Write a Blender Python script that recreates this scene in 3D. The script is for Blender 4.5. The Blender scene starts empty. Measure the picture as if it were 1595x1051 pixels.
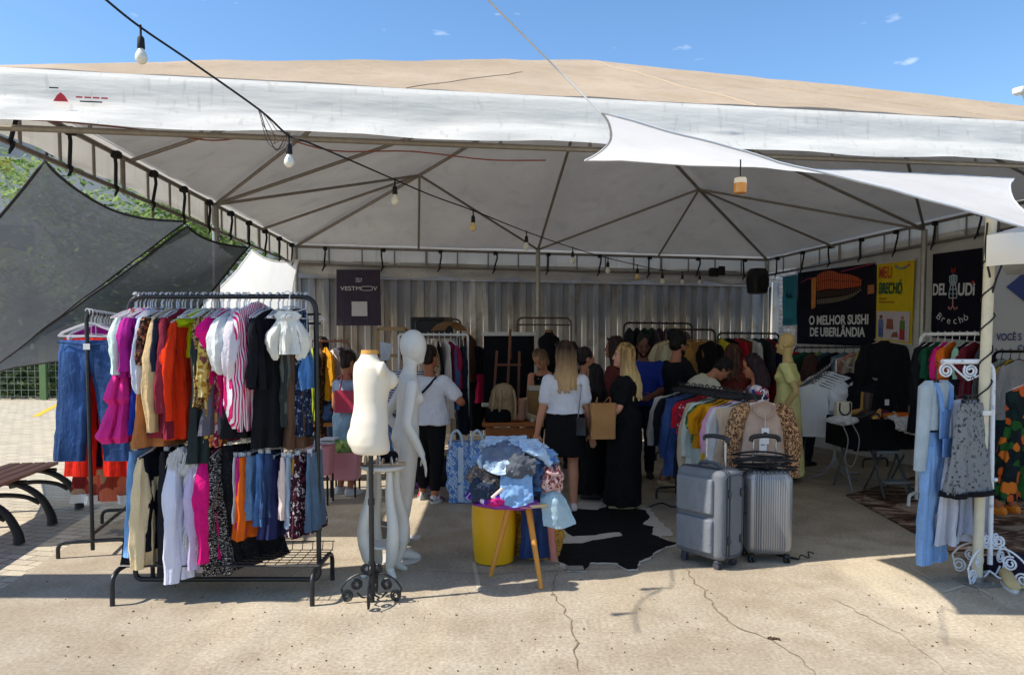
import bpy, bmesh, math, random
from mathutils import Vector, Matrix, noise
from math import sin, cos, pi, radians
random.seed(7)
SC = bpy.context.scene
COL = SC.collection

# ------------------------------------------------------------------ camera, sky, sun, exposure
F_PX, PITCH, PPX, PPY, CAM_H = 1150.0, radians(2.75), 797.5, 598.0, 1.6
cd = bpy.data.cameras.new('camera'); cam = bpy.data.objects.new('camera', cd); COL.objects.link(cam)
cam.location = (0, 0, CAM_H); cam.rotation_euler = (pi/2 - PITCH, 0, 0)
cd.sensor_width = 36; cd.lens = F_PX/1595*36; cd.shift_y = (PPY-525.5)/1595; cd.clip_start = .05; cd.clip_end = 2000
SC.camera = cam
SUN = Vector((-.81, -.225, 1)).normalized()          # towards the sun
sun_el = math.asin(SUN.z); sun_az = math.atan2(SUN.x, SUN.y)
w = bpy.data.worlds.new('World'); SC.world = w; w.use_nodes = True
nt = w.node_tree; nt.nodes.clear()
sky = nt.nodes.new('ShaderNodeTexSky'); sky.sky_type = 'NISHITA'; sky.sun_disc = False
sky.sun_elevation = sun_el; sky.sun_rotation = sun_az; sky.air_density = 1.0; sky.dust_density = .25; sky.ozone_density = 1.6
bgn = nt.nodes.new('ShaderNodeBackground'); bgn.inputs[1].default_value = .15
out = nt.nodes.new('ShaderNodeOutputWorld')
tcw = nt.nodes.new('ShaderNodeTexCoord'); mpw = nt.nodes.new('ShaderNodeMapping'); mpw.inputs['Scale'].default_value = (5, 5, 16); mpw.inputs['Location'].default_value = (.35, 0, .2)
nzw = nt.nodes.new('ShaderNodeTexNoise'); nzw.inputs['Scale'].default_value = 2.6; nzw.inputs['Detail'].default_value = 7
rpw = nt.nodes.new('ShaderNodeValToRGB'); rpw.color_ramp.elements[0].position = .67; rpw.color_ramp.elements[1].position = .92
mxw = nt.nodes.new('ShaderNodeMixRGB'); mxw.inputs[2].default_value = (7, 7.2, 7.6, 1)
nt.links.new(tcw.outputs['Generated'], mpw.inputs[0]); nt.links.new(mpw.outputs[0], nzw.inputs[0]); nt.links.new(nzw.outputs[0], rpw.inputs[0])
nt.links.new(rpw.outputs[0], mxw.inputs[0]); nt.links.new(sky.outputs[0], mxw.inputs[1]); hs = nt.nodes.new('ShaderNodeHueSaturation'); hs.inputs['Saturation'].default_value = 1.18; nt.links.new(mxw.outputs[0], hs.inputs['Color']); nt.links.new(hs.outputs[0], bgn.inputs[0]); nt.links.new(bgn.outputs[0], out.inputs[0])
sl = bpy.data.lights.new('sun', 'SUN'); sl.energy = 4.4; sl.angle = radians(.53); sl.color = (1, .94, .84)
so = bpy.data.objects.new('sun', sl); COL.objects.link(so); so.rotation_euler = SUN.to_track_quat('Z', 'Y').to_euler(); so.location = (-10, -2, 14)
SC.view_settings.view_transform = 'Standard'; SC.view_settings.look = 'None'; SC.view_settings.exposure = .56; SC.view_settings.gamma = 1
SC.cycles.max_bounces = 8; SC.cycles.diffuse_bounces = 5; SC.cycles.transparent_max_bounces = 12

# ------------------------------------------------------------------ from photo pixels to places
def ray(px, py):
    a = (px-PPX)/F_PX; b = -(py-PPY)/F_PX
    return Vector((a, cos(PITCH)+b*sin(PITCH), b*cos(PITCH)-sin(PITCH)))
def G(px, py, z=0.0):                      # where the sight line meets the level z
    d = ray(px, py); t = (z-CAM_H)/d.z
    return Vector((d.x*t, d.y*t, z))
def D(px, py, y):                          # where it meets the distance y
    d = ray(px, py); t = y/d.y
    return Vector((d.x*t, y, CAM_H+d.z*t))

# ------------------------------------------------------------------ materials
def lin(c):
    r = []
    for v in c[:3]:
        v /= 255.0
        r.append(v/12.92 if v <= .04045 else ((v+.055)/1.055)**2.4)
    return r
def c4(c, k=1.0):
    l = lin(c); return (min(1, l[0]*k), min(1, l[1]*k), min(1, l[2]*k), 1)
class NT:
    def __init__(s, name):
        s.m = bpy.data.materials.new(name); s.m.use_nodes = True; s.t = s.m.node_tree; s.t.nodes.clear()
        s.out = s.n('ShaderNodeOutputMaterial'); s.b = s.n('ShaderNodeBsdfPrincipled'); s.l(s.b.outputs[0], s.out.inputs[0])
        s.tc = s.n('ShaderNodeTexCoord')
    def n(s, t, **k):
        o = s.t.nodes.new(t)
        for a, b in k.items(): setattr(o, a, b)
        return o
    def l(s, a, b): s.t.links.new(a, b)
    def noise(s, scale, detail=4, vec=None, dist=0, rough=.5):
        o = s.n('ShaderNodeTexNoise'); o.inputs['Scale'].default_value = scale; o.inputs['Detail'].default_value = detail
        o.inputs['Distortion'].default_value = dist; o.inputs['Roughness'].default_value = rough
        s.l(vec or s.tc.outputs['Object'], o.inputs[0]); return o.outputs[0]
    def mapping(s, scale=(1, 1, 1), rot=(0, 0, 0), loc=(0, 0, 0), src='Object'):
        o = s.n('ShaderNodeMapping'); o.inputs['Scale'].default_value = scale; o.inputs['Rotation'].default_value = rot; o.inputs['Location'].default_value = loc
        s.l(s.tc.outputs[src], o.inputs[0]); return o.outputs[0]
    def ramp(s, fac, stops, const=False):
        o = s.n('ShaderNodeValToRGB'); e = o.color_ramp.elements
        if const: o.color_ramp.interpolation = 'CONSTANT'
        while len(e) < len(stops): e.new(.5)
        for i, (p, c) in enumerate(stops): e[i].position = p; e[i].color = c
        s.l(fac, o.inputs[0]); return o.outputs[0]
    def mix(s, f, a, b, mode='MIX'):
        o = s.n('ShaderNodeMixRGB', blend_type=mode)
        for i, v in enumerate((f, a, b)):
            if isinstance(v, (int, float)): o.inputs[i].default_value = v
            elif isinstance(v, tuple): o.inputs[i].default_value = v
            else: s.l(v, o.inputs[i])
        return o.outputs[0]
    def bump(s, h, st=.2, d=.01):
        o = s.n('ShaderNodeBump'); o.inputs['Strength'].default_value = st; o.inputs['Distance'].default_value = d
        s.l(h, o.inputs['Height']); s.l(o.outputs[0], s.b.inputs['Normal'])
    def wrinkle(s, k=.25):
        a = s.noise(9, 6, s.mapping((2.6, 2.6, .55)), .9, .6); b = s.noise(22, 5, None, .5); s.bump(s.mix(.35, a, b), min(1, k*2.6), .03)
    def setc(s, c):
        if isinstance(c, tuple): s.b.inputs['Base Color'].default_value = c
        else: s.l(c, s.b.inputs['Base Color'])
    def fin(s, rough=.8, metal=0, spec=.3, trans=0, tcol=None, csock=None):
        s.b.inputs['Roughness'].default_value = rough; s.b.inputs['Metallic'].default_value = metal; s.b.inputs['Specular IOR Level'].default_value = spec
        if trans:
            t = s.n('ShaderNodeBsdfTranslucent'); a = s.n('ShaderNodeMixShader'); a.inputs[0].default_value = trans
            if csock is not None and not isinstance(csock, tuple): s.l(csock, t.inputs[0])
            else: t.inputs[0].default_value = tcol or csock or (.5, .5, .5, 1)
            s.l(s.b.outputs[0], a.inputs[1]); s.l(t.outputs[0], a.inputs[2]); s.l(a.outputs[0], s.out.inputs[0])
        return s.m
CACHE = {}
def cached(f):
    def g(*a, **k):
        key = (f.__name__, repr(a), repr(sorted(k.items())))
        if key not in CACHE: CACHE[key] = f(*a, **k)
        return CACHE[key]
    return g
@cached
def cloth(col, var=.16, rough=.9, trans=.12, scale=9, bs=.25):
    s = NT('cloth'); n = s.noise(scale, 3); c = s.mix(n, c4(col, 1-var*1.6), c4(col, 1+var))
    w = s.noise(420, 1); c = s.mix(.10, c, w, 'OVERLAY'); s.setc(c); s.wrinkle(bs)
    return s.fin(rough, 0, .15, trans, csock=c)
@cached
def plain(col, rough=.5, metal=0, var=.12, scale=14, spec=.4, bs=.06):
    s = NT('plain'); c = s.mix(s.noise(scale, 5), c4(col, 1-var*1.6), c4(col, 1+var)); s.setc(c); s.bump(s.noise(scale*6, 4), bs, .005)
    return s.fin(rough, metal, spec)
@cached
def paint_metal(col, rough=.35):
    s = NT('painted_metal'); n = s.noise(30, 6); c = s.mix(s.ramp(n, [(.58, (0, 0, 0, 1)), (.70, (1, 1, 1, 1))]), c4(col), c4(col, .55)); s.setc(c)
    r = s.ramp(s.noise(18, 4), [(.3, (rough*.7,)*3+(1,)), (.7, (min(1, rough*1.6),)*3+(1,))]); s.l(r, s.b.inputs['Roughness']); s.bump(s.noise(90, 3), .08, .003)
    m = s.fin(rough, 0, .5); return m
@cached
def steel(col=(150, 146, 140), rough=.45):
    s = NT('galvanised'); c = s.mix(s.noise(22, 6), c4(col, .6), c4(col, 1.15)); s.setc(c); s.bump(s.noise(60, 3), .08, .003); return s.fin(rough, .55, .5)
@cached
def wood(col, dark=.55, axis=2, scale=1.0):
    s = NT('wood'); sc = [26*scale]*3; sc[axis] = 2.0*scale
    n = s.noise(1.6, 8, s.mapping(tuple(sc)), .6); c = s.mix(n, c4(col, dark), c4(col, 1.2)); s.setc(c); s.bump(n, .15, .004); return s.fin(.55, 0, .35)
@cached
def stripes(c1, c2, freq, axis='X', duty=.5, rot=0, trans=.1):
    s = NT('striped_cloth'); v = s.mapping((1, 1, 1), (0, 0, rot)); sp = s.n('ShaderNodeSeparateXYZ'); s.l(v, sp.inputs[0])
    a = s.n('ShaderNodeMath', operation='MULTIPLY'); s.l(sp.outputs[axis], a.inputs[0]); a.inputs[1].default_value = freq
    ad = s.n('ShaderNodeMath', operation='ADD'); s.l(a.outputs[0], ad.inputs[0]); nz = s.noise(5, 2); s.l(nz, ad.inputs[1])
    fr = s.n('ShaderNodeMath', operation='FRACT'); s.l(ad.outputs[0], fr.inputs[0])
    c = s.ramp(fr.outputs[0], [(0, c4(c1)), (duty, c4(c2))], True); s.setc(c); s.wrinkle(.25); return s.fin(.9, 0, .15, trans, csock=c)
@cached
def spots(base, cols, scale=40, thr=.5, trans=.1, ring=None, stretch=(1, 1, 1)):
    """Printed cloth: blotches of several colours on a ground colour (leopard, floral, tweed)."""
    s = NT('printed_cloth'); v = s.mapping(stretch)
    nz = s.n('ShaderNodeTexNoise'); nz.inputs['Scale'].default_value = scale*.8; s.l(v, nz.inputs[0])
    vv = s.mix(.06, v, nz.outputs['Color'], 'ADD')
    vo = s.n('ShaderNodeTexVoronoi'); vo.inputs['Scale'].default_value = scale; s.l(vv, vo.inputs[0])
    sp = s.n('ShaderNodeSeparateColor'); s.l(vo.outputs['Color'], sp.inputs[0])
    k = len(cols); c = s.ramp(sp.outputs[0], [(i/k, c4(q)) for i, q in enumerate(cols)], True)
    st = [(0, (1, 1, 1, 1)), (thr, (1, 1, 1, 1)), (min(.99, thr+.08), (0, 0, 0, 1))]
    if ring: st = [(0, (.35, .35, .35, 1)), (thr*.4, (.35, .35, .35, 1)), (thr*.55, (1, 1, 1, 1)), (thr, (1, 1, 1, 1)), (min(.99, thr+.08), (0, 0, 0, 1))]
    m = s.ramp(vo.outputs['Distance'], st)
    c = s.mix(m, c4(base), c); s.setc(c); s.wrinkle(.25); return s.fin(.9, 0, .15, trans, csock=c)
@cached
def denim(col, fade=1.9, scale=5):
    s = NT('denim'); n = s.noise(scale, 4, s.mapping((1.6, 1.6, .8)), .3); c = s.mix(s.ramp(n, [(.4, (0, 0, 0, 1)), (.72, (1, 1, 1, 1))]), c4(col), c4(col, fade))
    w = s.noise(330, 2, s.mapping((1, 1, .25))); c = s.mix(.35, c, w, 'OVERLAY'); s.setc(c); s.wrinkle(.25); return s.fin(.9, 0, .15)

# ------------------------------------------------------------------ meshes
XF = {}
class MB:
    def __init__(s): s.v = []; s.f = []; s.mi = []
    def add(s, vs, fs, m=0):
        o = len(s.v); s.v.extend([Vector(p) for p in vs]); s.f.extend([tuple(i+o for i in q) for q in fs]); s.mi.extend([m]*len(fs)); return s
    def box(s, c, size, rot=None, m=0, bev=0):
        hx, hy, hz = size[0]/2, size[1]/2, size[2]/2; c = Vector(c)
        if bev:
            vs = []; fs = []; b = min(bev, hx*.9, hy*.9, hz*.9)
            pr = [(-hx+b, -hy), (hx-b, -hy), (hx, -hy+b), (hx, hy-b), (hx-b, hy), (-hx+b, hy), (-hx, hy-b), (-hx, -hy+b)]
            ins = [(-hx+b, -hy+b), (hx-b, -hy+b), (hx-b, -hy+b), (hx-b, hy-b), (hx-b, hy-b), (-hx+b, hy-b), (-hx+b, hy-b), (-hx+b, -hy+b)]
            for z, P in ((-hz, ins), (-hz+b, pr), (hz-b, pr), (hz, ins)): vs += [Vector((x, y, z)) for x, y in P]
            for k in range(3):
                for i in range(8):
                    q = (k*8+i, k*8+(i+1) % 8, (k+1)*8+(i+1) % 8, (k+1)*8+i); fs.append(q)
            fs.append(tuple(range(7, -1, -1))); fs.append(tuple(24+i for i in range(8)))
        else:
            vs = [Vector((x*hx, y*hy, z*hz)) for z in (-1, 1) for y in (-1, 1) for x in (-1, 1)]
            fs = [(0, 2, 3, 1), (4, 5, 7, 6), (0, 1, 5, 4), (2, 6, 7, 3), (0, 4, 6, 2), (1, 3, 7, 5)]
        if rot: R = rot if isinstance(rot, Matrix) else Matrix.Rotation(rot, 3, 'Z'); vs = [R @ q for q in vs]
        return s.add([q+c for q in vs], fs, m)
    def loft(s, rings, cap0=True, cap1=True, m=0, closed=True):
        n = len(rings[0]); vs = [p for r in rings for p in r]; fs = []
        for k in range(len(rings)-1):
            for i in range(n if closed else n-1): fs.append((k*n+i, k*n+(i+1) % n, (k+1)*n+(i+1) % n, (k+1)*n+i))
        if closed and cap0: vs.append(sum((Vector(p) for p in rings[0]), Vector())/n); c = len(vs)-1; fs += [((i+1) % n, i, c) for i in range(n)]
        if closed and cap1: vs.append(sum((Vector(p) for p in rings[-1]), Vector())/n); c = len(vs)-1; o = (len(rings)-1)*n; fs += [(o+i, o+(i+1) % n, c) for i in range(n)]
        return s.add(vs, fs, m)
    def tube(s, pts, r, n=8, m=0, closed=False, cap=True):
        pts = [Vector(p) for p in pts]; N = len(pts); rr = r if isinstance(r, (list, tuple)) else [r]*N; rings = []; up = None
        for i, p in enumerate(pts):
            if closed: t = pts[(i+1) % N]-pts[i-1]
            else: t = pts[min(i+1, N-1)]-pts[max(i-1, 0)]
            t = t.normalized() if t.length > 1e-9 else Vector((0, 0, 1))
            if up is None: up = t.orthogonal().normalized()
            u = up-t*up.dot(t); u = u.normalized() if u.length > 1e-6 else t.orthogonal().normalized(); up = u; w2 = t.cross(u)
            rings.append([p+(u*cos(2*pi*k/n)+w2*sin(2*pi*k/n))*rr[i] for k in range(n)])
        if closed: rings.append(rings[0]); return s.loft(rings, False, False, m)
        return s.loft(rings, cap, cap, m)
    def cyl(s, a, b, r, n=12, m=0, r2=None): return s.tube([a, b], [r, r if r2 is None else r2], n, m)
    def ell(s, c, rad, n=14, k=9, R=None, m=0):
        c = Vector(c); rings = []
        for j in range(1, k):
            t = pi*j/k; ring = []
            for i in range(n):
                q = Vector((rad[0]*sin(t)*cos(2*pi*i/n), rad[1]*sin(t)*sin(2*pi*i/n), -rad[2]*cos(t)))
                ring.append(c+(R @ q if R else q))
            rings.append(ring)
        vs_top = Vector((0, 0, rad[2])); vs_bot = Vector((0, 0, -rad[2]))
        o = len(s.v); s.loft(rings, False, False, m)
        s.add([c+(R @ vs_bot if R else vs_bot)]+rings[0], [(0, i+2 if i+1 < n else 1, i+1) for i in range(n)], m)
        s.add([c+(R @ vs_top if R else vs_top)]+rings[-1], [(0, i+1, i+2 if i+1 < n else 1) for i in range(n)], m); return s
    def grid(s, fn, nu, nv, m=0):
        vs = [Vector(fn(i/nu, j/nv)) for j in range(nv+1) for i in range(nu+1)]
        fs = [(j*(nu+1)+i, j*(nu+1)+i+1, (j+1)*(nu+1)+i+1, (j+1)*(nu+1)+i) for j in range(nv) for i in range(nu)]
        return s.add(vs, fs, m)
    def prism(s, poly, z0, z1, m=0, m2=None):
        n = len(poly); vs = [Vector((p[0], p[1], z0)) for p in poly]+[Vector((p[0], p[1], z1)) for p in poly]
        s.add(vs, [(i, (i+1) % n, n+(i+1) % n, n+i) for i in range(n)], m); s.add(vs, [tuple(range(n-1, -1, -1)), tuple(range(n, 2*n))], m if m2 is None else m2); return s
    def xform(s, M): s.v = [M @ q for q in s.v]; return s
    def mesh(s, name, mats, smooth=True, weld=0):
        me = bpy.data.meshes.new(name); me.from_pydata([tuple(q) for q in s.v], [], s.f); me.update()
        bm = bmesh.new(); bm.from_mesh(me)
        for f, k in zip(bm.faces, s.mi): f.material_index = k
        bmesh.ops.remove_doubles(bm, verts=bm.verts, dist=weld or 1e-5); bmesh.ops.recalc_face_normals(bm, faces=bm.faces)
        bm.to_mesh(me); bm.free()
        for q in (mats if isinstance(mats, (list, tuple)) else [mats]): me.materials.append(q)
        if smooth:
            for p in me.polygons: p.use_smooth = True
            try: me.set_sharp_from_angle(angle=radians(38))
            except Exception: pass
        return me
    def build(s, name, mats, parent=None, world=False, smooth=True):
        if world and parent is not None and parent in XF: s.xform(XF[parent])
        return link(name, s.mesh(name, mats, smooth), parent)
def link(name, me, parent=None):
    o = bpy.data.objects.new(name, me); COL.objects.link(o)
    if parent is not None: o.parent = parent
    return o
def tag(o, label, cat, group=None, kind=None):
    if label: o['label'] = label
    if cat: o['category'] = cat
    if group: o['group'] = group
    if kind: o['kind'] = kind
    return o
def thing(name, label, cat, loc=(0, 0, 0), rz=0.0, group=None):
    o = bpy.data.objects.new(name, None); COL.objects.link(o); o.empty_display_size = .1
    o.location = loc; o.rotation_euler = (0, 0, rz); tag(o, label, cat, group)
    XF[o] = (Matrix.Translation(loc) @ Matrix.Rotation(rz, 4, 'Z')).inverted(); return o
def struct(o): o['kind'] = 'structure'; return o
def text(body, size, mat, parent, loc, rot, name='lettering', ext=.002, offset=0.0, sx=1.0, align='CENTER', spacing=1.0, shear=0):
    cu = bpy.data.curves.new(name, 'FONT'); cu.body = body; cu.size = size; cu.extrude = ext; cu.offset = offset; cu.align_x = align; cu.align_y = 'CENTER'; cu.space_character = spacing; cu.shear = shear
    cu.materials.append(mat); t = bpy.data.objects.new('tmp', cu); COL.objects.link(t)
    dg = bpy.context.evaluated_depsgraph_get(); me = bpy.data.meshes.new_from_object(t.evaluated_get(dg)); bpy.data.objects.remove(t)
    me.name = name; o = link(name, me, parent); o.location = loc; o.rotation_euler = rot; o.scale = (sx, 1, 1); return o
def fbm(p, sc, o=3):
    return noise.fractal(Vector(p)*sc, 1.0, 2.0, o)
def remesh(mb, name, mat, voxel=.01, smooth=6, disp=0.0, dsc=9.0, weld=None, aniso=None):
    me = bpy.data.meshes.new('tmp'); me.from_pydata([tuple(q) for q in mb.v], [], mb.f); me.update()
    bm = bmesh.new(); bm.from_mesh(me); bmesh.ops.recalc_face_normals(bm, faces=bm.faces); bm.to_mesh(me); bm.free()
    t = bpy.data.objects.new('tmp', me); COL.objects.link(t)
    r = t.modifiers.new('r', 'REMESH'); r.mode = 'VOXEL'; r.voxel_size = voxel
    if smooth: q = t.modifiers.new('s', 'SMOOTH'); q.iterations = smooth; q.factor = .5
    dg = bpy.context.evaluated_depsgraph_get(); res = bpy.data.meshes.new_from_object(t.evaluated_get(dg))
    bpy.data.objects.remove(t); bpy.data.meshes.remove(me); res.name = name
    if disp:
        ns = [v.normal.copy() for v in res.vertices]; an = aniso or (1, 1, 1)
        for v, n in zip(res.vertices, ns):
            q = Vector((v.co.x*an[0], v.co.y*an[1], v.co.z*an[2])); f = noise.noise(q*dsc)
            v.co += n*disp*(f + .5*(1-2*abs(noise.noise(q*dsc*2.1+Vector((3, 1, 7))))))
    res.materials.clear(); res.materials.append(mat)
    for p in res.polygons: p.use_smooth = True
    return res
def bez(a, b, c, n=12):
    a, b, c = Vector(a), Vector(b), Vector(c)
    return [a*(1-t)**2+b*2*t*(1-t)+c*t*t for t in [i/n for i in range(n+1)]]
def crom(pts, per=6):
    P = [Vector(p) for p in pts]; P = [P[0]*2-P[1]]+P+[P[-1]*2-P[-2]]; r = []
    for i in range(1, len(P)-2):
        for k in range(per):
            t = k/per; a, b, c, d = P[i-1:i+3]
            r.append(.5*((2*b)+(c-a)*t+(2*a-5*b+4*c-d)*t*t+(3*b-a-3*c+d)*t**3))
    r.append(P[-2]); return r
def spiral(c, r0, turns, a0, ux, uz, n=26, r1=.012):
    c = Vector(c); return [c+(Vector(ux)*cos(a0+turns*2*pi*k/n)+Vector(uz)*sin(a0+turns*2*pi*k/n))*(r0+(r1-r0)*k/n) for k in range(n+1)]
# ------------------------------------------------------------------ ground
def ground_mat():
    s = NT('concrete'); w = s.tc.outputs['Object']
    big = s.noise(.55, 5, w, .4); mid = s.noise(3.2, 6, w, .3); fine = s.noise(46, 6, w)
    c = s.mix(s.ramp(big, [(.35, (0, 0, 0, 1)), (.68, (1, 1, 1, 1))]), c4((157, 145, 127)), c4((183, 171, 151)))
    c = s.mix(s.ramp(mid, [(.38, (0, 0, 0, 1)), (.7, (.75, .75, .75, 1))]), c, c4((146, 131, 110)))
    st = s.noise(1.1, 3, s.mapping((1, .35, 1), (0, 0, .6)), .8); c = s.mix(s.ramp(st, [(.55, (0, 0, 0, 1)), (.72, (.45, .45, .45, 1))]), c, c4((204, 188, 160)))
    c = s.mix(.55, c, s.ramp(fine, [(.3, (.30, .30, .30, 1)), (.7, (.72, .72, .72, 1))]), 'OVERLAY')
    br = s.noise(30, 4, s.mapping((1, .22, 1), (0, 0, .9)), .7); c = s.mix(s.ramp(br, [(.56, (0, 0, 0, 1)), (.70, (.16, .16, .16, 1))]), c, c4((214, 198, 170)))
    dk = s.noise(.35, 6, s.mapping((1, .6, 1), (0, 0, .3)), .9, .6); c = s.mix(s.ramp(dk, [(.46, (0, 0, 0, 1)), (.62, (.38, .38, .38, 1))]), c, c4((138, 124, 105))); sp_ = s.noise(140, 2, w); c = s.mix(s.ramp(sp_, [(.62, (0, 0, 0, 1)), (.70, (.5, .5, .5, 1))]), c, c4((104, 92, 78)))
    pit = s.noise(11, 2, w); c = s.mix(s.ramp(pit, [(.72, (0, 0, 0, 1)), (.78, (.6, .6, .6, 1))]), c, c4((112, 98, 82)))
    s.setc(c); s.bump(s.mix(.5, fine, br), .35, .01); return s.fin(.9, 0, .2)
crack_m = plain((128, 113, 93), .95, 0, .25, 20)
mark_m = plain((196, 184, 160), .9, 0, .2, 9)
E0, E1 = G(0, 918), G(190, 795)
edx = (E1-E0)/(E1.y-E0.y)
def edge_x(y): return E0.x+edx.x*(y-E0.y)
g = MB()
far = 14.5
xs = [edge_x(-3), 0, 2, 4, 8, 16]
def gfn(u, v):
    y = -3+v*(far+3); x0 = edge_x(min(y, 6.2)); x = x0+u*(15-x0)
    return (x, y, 0)
g.grid(gfn, 30, 40)
def crack(pix, w0=.006):
    pts = [G(*q) for q in pix]; fine = []
    for a, b in zip(pts, pts[1:]):
        n = max(3, int((b-a).length/.05))
        for k in range(n):
            q = a.lerp(b, k/n); j = Vector((fbm(q, 9)*.03, fbm(q+Vector((5, 0, 0)), 9)*.03, 0)); fine.append(q+j)
    fine.append(pts[-1]); vs = []; fs = []
    for i, q in enumerate(fine):
        t = (fine[min(i+1, len(fine)-1)]-fine[max(i-1, 0)]).normalized(); nn = Vector((-t.y, t.x, 0)); ww = .62*w0*(.35+1.3*abs(fbm(q, 14)))*min(1, .25+i/6, .25+(len(fine)-1-i)/6)
        vs += [q+nn*ww+Vector((0, 0, .004)), q-nn*ww+Vector((0, 0, .004))]
    for i in range(len(fine)-1): fs.append((2*i, 2*i+1, 2*i+3, 2*i+2))
    g.add(vs, fs, 1)
crack([(1062, 880), (1100, 925), (1112, 948), (1150, 978), (1205, 998), (1245, 1022), (1270, 1051)], .011)
crack([(866, 890), (862, 930), (885, 960), (897, 1000), (893, 1020), (905, 1051)], .009)
crack([(1062, 880), (1180, 886), (1300, 878)], .006); crack([(640, 888), (760, 894), (860, 890), (1062, 880)], .007)
crack([(1290, 930), (1400, 985), (1480, 1051)], .005)
def mark(pix, wd):
    a, b = G(*pix[0]), G(*pix[1]); t = (b-a).normalized(); nn = Vector((-t.y, t.x, 0))*wd
    h = Vector((0, 0, .004)); g.add([a+nn+h, a-nn+h, b-nn+h, b+nn+h], [(0, 1, 2, 3)], 2)
mark([(1375, 860), (1453, 903)], .008); mark([(738, 875), (747, 921)], .014)
mark([(1470, 922), (1502, 912)], .012); mark([(1520, 914), (1545, 928)], .008)
o = g.build('ground', [ground_mat(), crack_m, mark_m]); struct(o); o['label'] = 'worn tan concrete slab'

def paver_mat():
    s = NT('pavers'); v = s.mapping((1, 1, 1), (0, 0, radians(12)), src='Object')
    b = s.n('ShaderNodeTexBrick'); s.l(v, b.inputs[0]); b.inputs['Scale'].default_value = 1; b.inputs['Brick Width'].default_value = .24; b.inputs['Row Height'].default_value = .12
    b.inputs['Mortar Size'].default_value = .006; b.inputs['Mortar Smooth'].default_value = .3; b.inputs['Color1'].default_value = c4((196, 185, 166)); b.inputs['Color2'].default_value = c4((170, 160, 143)); b.inputs['Mortar'].default_value = c4((92, 84, 72))
    c = s.mix(s.ramp(s.noise(2.2, 5), [(.35, (0, 0, 0, 1)), (.7, (.5, .5, .5, 1))]), b.outputs[0], c4((196, 182, 152))); c = s.mix(.35, c, s.noise(60, 4), 'OVERLAY')
    s.setc(c); s.bump(s.mix(.3, s.ramp(b.outputs['Fac'], [(0, (1, 1, 1, 1)), (1, (0, 0, 0, 1))]), s.noise(70, 3)), .5, .012); return s.fin(.9, 0, .2)
pv = MB()
def pfn(u, v):
    y = -6+v*(60+6); x1 = edge_x(min(y, 6.2))-.004 if y < 14.4 else 20
    return (-60+u*(x1+60), y, -.012)
pv.grid(pfn, 20, 55)
o = pv.build('paving', paver_mat()); struct(o)
bk = MB().add([(-300, -60, -.05), (300, -60, -.05), (300, 600, -.05), (-300, 600, -.05)], [(0, 1, 2, 3)])
struct(bk.build('terrain', plain((120, 108, 84), .95, 0, .2, .4)))
yl = MB(); a, b = G(55, 648), G(85, 632)
t = (b-a).normalized(); nn = Vector((-t.y, t.x, 0))*.07
b = a+(b-a)*1.7
yl.prism([(a+nn)[:2], (a-nn)[:2], (b-nn)[:2], (b+nn)[:2]], -.011, -.006)
o = yl.build('road_marking', plain((214, 180, 40), .85, 0, .15)); struct(o)

# ------------------------------------------------------------------ the big tent
EZ = 3.15
TFL, TFR = Vector((-3.12, 4.33, EZ)), Vector((6.62, 6.42, EZ+.20))
TBL, TBR = G(460, 384, EZ), G(1195, 405, EZ)
TML, TMR, TBM = G(335, 319, EZ), G(1440, 358, EZ), G(838, 389, EZ)
TFM = TFL.lerp(TFR, .5)
APEX = D(920, 106, 8.3)
tent = thing('event_tent', 'large pyramid tent with tan stained roof, white valance and grey pipe frame', 'tent', (.9, 8.4, 0))
def canvas(c1, c2, c3, trans, stain=True, rough=.75, tc_=None):
    s = NT('canvas'); n = s.noise(1.1, 7, None, .5, .62); c = s.mix(s.ramp(n, [(.36, (0, 0, 0, 1)), (.66, (1, 1, 1, 1))]), c4(c1), c4(c2))
    st = s.noise(3.0, 6, s.mapping((1.4, 1.4, .5)), .5); c = s.mix(s.ramp(st, [(.55, (0, 0, 0, 1)), (.75, (.6, .6, .6, 1))]), c, c4(c3))
    c = s.mix(.22, c, s.noise(60, 5), 'OVERLAY'); s.setc(c); s.bump(s.noise(5, 6), .3, .05); return s.fin(rough, 0, .25, trans, csock=tc_ or c)
roof_m = canvas((180, 158, 130), (194, 173, 146), (168, 146, 118), .17, tc_=(.82, .80, .77, 1))
lining_m = canvas((220, 223, 227), (232, 235, 239), (204, 206, 208), .27)
def vmat(c1, c2, c3, trans):
    s = NT('valance_vinyl'); n = s.noise(1.4, 6, None, .4); c = s.mix(n, c4(c1), c4(c2))
    st = s.noise(16, 4, s.mapping((1.5, 1.5, .1)), .2); c = s.mix(s.ramp(st, [(.58, (0, 0, 0, 1)), (.74, (.5, .5, .5, 1))]), c, c4(c3))
    s.setc(c); s.bump(s.noise(4, 4, s.mapping((.6, .6, 3))), .25, .04); return s.fin(.42, 0, .4, trans, csock=c)
val_m = vmat((234, 229, 218), (242, 238, 229), (196, 189, 176), .2)
pipe = steel((140, 132, 120), .5); dark_pipe = steel((146, 138, 128), .5)
black_m = plain((22, 23, 27), .7, 0, .2)
SIDES = [(TFL, TFR), (TFR, TBR), (TBR, TBL), (TBL, TFL)]
def roof_pt(a, b, u, v, dz, sk=1.0):                # v 0 at the eave, 1 at the apex; the cloth sags between the ribs
    e = a.lerp(b, u); q = e.lerp(APEX, v); k = abs(sin(4*pi*u))*.5+.5*abs(sin(2*pi*u))
    sag = -.035*k*sin(pi*min(1, v*1.15))*(1-v*.5)+.015*fbm(q, 1.7)
    hip = .012*sin(pi*v)*(1-min(1, 8*min(u, 1-u)))
    q.z += dz+sag*sk+hip; return q
rf = MB(); ln = MB(); sm = MB()
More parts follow.
